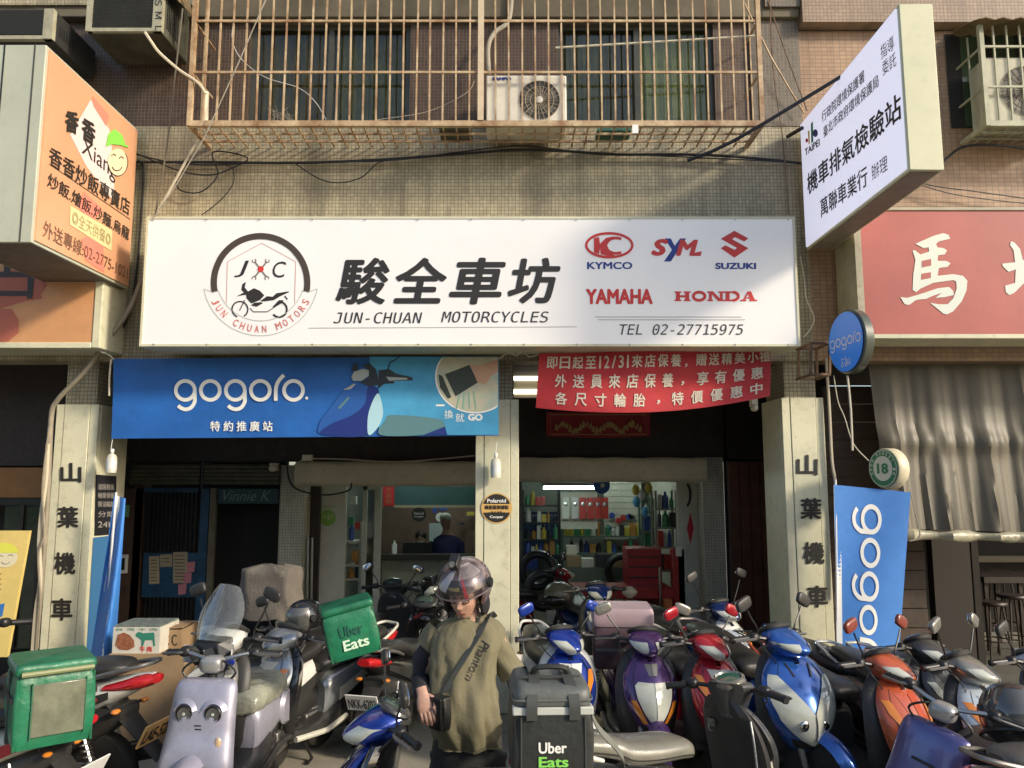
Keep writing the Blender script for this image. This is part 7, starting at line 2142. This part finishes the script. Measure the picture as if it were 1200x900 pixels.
def hpatch(name, az0, az1, el0, el1, r, m, th=.0015, curve=0.0, narrow=0.0):
    g = []
    for i in range(15):
        az = az0 + (az1 - az0) * i / 14
        g.append([sph(r, R(az) * (1 - narrow * (j / 8)), R(el0 + (el1 - el0) * j / 8 + curve * math.cos(R(az)))) for j in range(9)])
    return MB().sheet(g, th).build(name, m, HM)
hpatch('white_stripe', -50, -14, 16, 66, (.1315, .1515, .1315), mat('helmet_white', (.68, .66, .70), .2, coat=.8), .001, narrow=.6)
hpatch('red_stripe', 22, 30, 0, 50, (.1315, .1515, .1315), mat('helmet_red', (.40, .03, .04), .2, coat=.8), .001, narrow=.3)
hpatch('pale_crown', 10, 80, 42, 76, (.1315, .1515, .1315), mat('helmet_pale', (.45, .38, .36), .25, coat=.8, var=.5, vscale=14), .001)
hpatch('dark_badge', -22, 20, 14, 42, (.1318, .1518, .1318), black, .001, narrow=.5)
vs_, fs_2 = text_geo('WINNER', .02)
obj('badge_text', [sph((.1335, .1535, .1335), R(-14 + 26 * u), R(21 + 7 * v)) for u, v in vs_], fs_2, mat('badge_yellow', (.55, .5, .2), .4), HM, smooth=False)
hpatch('visor', -76, 76, 7, 66, (.147, .172, .145), mat('smoked_clear_visor', (.06, .05, .055), .03, alpha=.20, coat=1.0), .002)
hpatch('visor_edge', -76, 76, 4.5, 7, (.148, .173, .146), mat('smoked_edge', (.15, .12, .125), .1, coat=1), .003)
for s in (-1, 1):
    MB().lathe([(.001, .018), (.024, .016), (.028, 0)], o=sph((.140, .160, .140), s * R(80), R(14)), axis=Mt.to_3x3() @ Vector((s, 0, 0)), seg=18).build('visor_pivot', black, HM)
    MB().ell((s * .092, -.01, -.095), (.022, .05, .055), 14, 10, M=Mt).build('cheek_pad', mat('helmet_padding', (.012, .011, .012), .9), HM)
MB().tube([Mt @ Vector(p) for p in cr([(-.085, -.03, -.12), (-.05, -.06, -.175), (0, -.07, -.19), (.05, -.06, -.175), (.085, -.03, -.12)], 5)], .008, 6).build('chin_strap', webm, HM)
cam_ = MB().box(-.022, .022, -.035, .035, 0, .045, Mt @ Matrix.Translation((-.01, -.05, .135)) @ Matrix.Rotation(R(25), 4, 'X'))
cam_.build('action_camera', black, HM, bev=.004)
MB().lathe([(.001, .0), (.013, 0), (.015, .02), (.001, .022)], o=Mt @ Vector((-.01, -.085, .160)), axis=Mt.to_3x3() @ Vector((0, -1, .4)), seg=14).build('camera_lens', steel, HM)
# t-shirt
olive = mat('olive_cotton', (.165, .148, .088), .88, var=.12, vscale=5, bump=.25, bscale=70)
rows = [(721, 533, 569, .070, .0), (725, 526, 576, .085, .005), (730, 516, 584, .105, .01), (739, 507, 591, .125, .01), (752, 503, 590, .140, .0), (770, 503, 585, .150, -.01), (792, 502, 582, .165, -.02), (815, 501, 583, .190, -.035), (835, 504, 584, .198, -.04), (852, 509, 585, .190, -.03), (869, 514, 584, .172, -.015)]
rg = []
for py, xa_, xb_, dep, dy in cr(rows, 4):
    a = W_(xa_, py); b = W_(xb_, py); c = (a + b) / 2; hw = (b - a).length / 2
    t = (py - 720) / 150
    ring_ = []
    for k in range(72):
        an = 2 * PI * k / 72
        ux, uy = math.cos(an), math.sin(an)
        f_ = .012 * t * math.sin(an * 7 + t * 5) + .007 * math.sin(an * 15 - t * 9) * t + .016 * mnoise.noise(Vector((ux * 2.2, uy * 2.2, t * 3.2)))
        q_ = mnoise.noise(Vector((ux * 3.1 + t * 2.5, uy * 2.0, t * 5.0 - ux * 2.2)))
        f_ += .008 * (1 - min(1, abs(q_) * 5)) - .003
        # drapes falling from the chest
        f_ += .008 * math.sin((ux * 10 + t * 5)) * (1 if uy < 0 else .3) * min(1, t * 2)
        ring_.append((c.x + (hw + f_) * math.copysign(abs(ux) ** .85, ux), c.y + dy + (dep * .82 + f_) * math.copysign(abs(uy) ** .9, uy), c.z))
    rg.append(ring_)
_m = MB().rings(rg, cap=False); SHIRT = (list(_m.v), list(_m.f))
_m.build('t_shirt', olive, PE, sharp=80)
MB().tube([Vector(p) for p in rg[-1]], .005, 6, True).build('hem', mat('olive_rib', (.17, .15, .09), .9), PE)
colr = MB().tube([Vector(p) * 1.0 for p in [(rg[0][k][0], rg[0][k][1], rg[0][k][2]) for k in range(72)]], .007, 6, True); colr.build('collar', mat('olive_rib', (.20, .175, .10), .9), PE)
def sleeve(p0, p1, r0, r1, name, m, wr=.006):
    g = []
    p0, p1 = Vector(p0), Vector(p1); t = (p1 - p0).normalized(); a = t.orthogonal().normalized(); b = t.cross(a)
    for i in range(9):
        k_ = i / 8; r = r0 + (r1 - r0) * k_
        g.append([p0.lerp(p1, k_) + (a * math.cos(q) + b * math.sin(q)) * (r + wr * math.sin(q * 5 + k_ * 7)) for q in [2 * PI * n_ / 24 for n_ in range(24)]])
    MB().rings(g, cap=False).build(name, m, PE, sharp=80)
sleeve(W_(572, 738, .02), W_(601, 790, .03), .060, .068, 'sleeve', olive)
sleeve(W_(518, 735, .02), W_(503, 757, .04), .072, .070, 'sleeve', olive)
dks = mat('dark_sleeve_fabric', (.022, .024, .03), .85, var=.2, bump=.2, bscale=60)
dsr = [W_(512, 748, .03), W_(497, 770, .05), W_(493, 795, .045), W_(493, 804, -.06), W_(494, 812, -.19)]
MB().tube([Vector(p) for p in cr(dsr, 5)], [.058 - .022 * i / 20 + .004 * math.sin(i * 1.4) for i in range(21)], 18).build('dark_sleeve', dks, PE)
MB().tube([Vector(p) for p in cr([W_(600, 780, .03), W_(607, 803, .05), W_(613, 822, -.05), W_(618, 834, -.13)], 5)], [.055 - .02 * i / 15 for i in range(16)], 16).build('dark_sleeve', dks, PE)
# hands
def hand(c, fdir, side, name='hand', curl=1.0):
    """c wrist point, fdir direction of the fingers, side = thumb side vector"""
    f_ = Vector(fdir).normalized(); s_ = Vector(side); s_ = (s_ - f_ * s_.dot(f_)).normalized(); n_ = f_.cross(s_)
    if n_.y > 0: n_ = -n_
    c = Vector(c)
    mb = MB()
    rg = []
    for t, w2, h2 in ((-.03, .026, .022), (0, .027, .020), (.03, .036, .021), (.06, .041, .019), (.085, .038, .014), (.095, .026, .008)):
        rg.append([c + f_ * t + s_ * x + n_ * y for x, y in sup(2.6, 20, w2, h2)])
    mb.rings(rg)
    for k, (off, L_, r) in enumerate(((.028, .062, .0088), (.010, .070, .0092), (-.009, .066, .0088), (-.027, .050, .0078))):
        b = c + f_ * .082 + s_ * off
        c1 = b + f_ * L_ * .45 - n_ * (-.004) ; bend = -n_ * L_ * (.18 + .04 * k) * curl
        c2 = c1 + f_ * L_ * .32 + bend * .8; c3 = c2 + f_ * L_ * .14 + bend * 1.0
        mb.tube(cr([b - f_ * .02, c1, c2, c3], 4), [r * 1.1] * 4 + [r] * 4 + [r * .92] * 4 + [r * .7], 10)
    tb0 = c + f_ * .018 + s_ * .026
    mb.tube(cr([tb0, tb0 + f_ * .025 + s_ * .022 + n_ * .008, tb0 + f_ * .052 + s_ * .022 + n_ * .018, tb0 + f_ * .072 + s_ * .010 + n_ * .024], 4), [.013] * 4 + [.0115] * 4 + [.010] * 4 + [.007], 10)
    return mb.build(name, skinf, PE, sharp=80)
hand(W_(495, 813, -.20), W_(501, 846, -.25) - W_(494, 815, -.20), W_(520, 818, -.2) - W_(490, 818, -.2))
hand(W_(619, 836, -.14), (0.1, -.6, -.4), (-1, 0, 0))
# crossbody strap and small bag
from mathutils.bvhtree import BVHTree
_sv, _sf = SHIRT
shirt_bvh = BVHTree.FromPolygons([Vector(p) for p in _sv], _sf)
def on_shirt(px, py, off=.012):
    d = ray(px, py).normalized()
    h = shirt_bvh.ray_cast(CO, d)
    if h[0] is None: return P(px, py, YP_ - .1)
    return h[0] - d * off
sp_ = [W_(578, 724, .09), W_(573, 719, .02), on_shirt(568, 728), on_shirt(560, 745), on_shirt(548, 765), on_shirt(536, 785), on_shirt(527, 800), on_shirt(521, 812)]
sm_ = cr(sp_, 4)
MB().sheet([[Vector(p) + Vector((q * .021, 0, q * .013)) for q in (-1, -.5, 0, .5, 1)] for p in sm_], .005).build('strap', webm, PE)
CBg = thing('shoulder_bag', 'small black shoulder bag hanging at the hip of the helmeted person', 'bag', on_shirt(514, 850))
Mb = Matrix.Translation(on_shirt(515, 852) + Vector((0, -.02, 0))) @ Matrix.Rotation(R(-40), 4, 'Z')
soft(Mb, .105, .06, .15, .008, p=5).build('body', mat('black_leather', (.015, .015, .014), .3, bump=.3, bscale=40), CBg)
bx(Mb, -.048, .048, -.040, -.031, .085, .15).build('flap', mat('black_leather', (.015, .015, .014), .3), CBg, bev=.004)
bx(Mb, .0, .022, -.046, -.038, .075, .10).build('buckle', steel, CBg, bev=.002)
# printed lettering running down the shirt
vs_, fs_2 = text_geo('Phantom', 0, .25)
def shirt_uv(u, v):
    bx_, by_ = 570, 752; ex_, ey_ = 549, 798
    dx, dy = ex_ - bx_, ey_ - by_; L2 = math.hypot(dx, dy)
    nx_, ny_ = -dy / L2, dx / L2
    px = bx_ + dx * u - nx_ * (v - .5) * 11 * (1.0 - .0 * u); py = by_ + dy * u - ny_ * (v - .5) * 11
    return px, py
obj('shirt_lettering', [on_shirt(*shirt_uv(u, v), .0035) for u, v in vs_[:vs_.n]], [f__ for f__ in fs_2 if max(f__) < vs_.n], ink, PE, smooth=False)
# trousers and shoes
trs = mat('dark_trousers', (.028, .030, .028), .85, var=.25, vscale=6, bump=.25, bscale=40)
rg = []
for py, xa_, xb_, dep in ((862, 508, 587, .15), (878, 506, 590, .15), (892, 505, 592, .145)):
    a = W_(xa_, py); b = W_(xb_, py); c = (a + b) / 2; hw = (b - a).length / 2
    rg.append([(c.x + hw * math.cos(q), c.y + dep * .85 * math.sin(q), c.z) for q in [2 * PI * n_ / 32 for n_ in range(32)]])
MB().rings(rg).build('trousers_top', trs, PE)
for s in (-1, 1):
    h0 = W_(549 + 21 * s, 884, .01)
    pts = [h0, Vector((x_ + .11 * s, YP_ - .01, .46)), Vector((x_ + .13 * s, YP_ + .02, .10))]
    MB().tube([Vector(p) for p in cr(pts, 6)], [.105 - .035 * i / 12 + .004 * math.sin(i * 2.2) for i in range(13)], 18).build('trouser_leg', trs, PE)
    MB().ell((x_ + .14 * s, YP_ - .06, .045), (.05, .14, .045), 18, 10, p=2.6).build('shoe', black, PE)
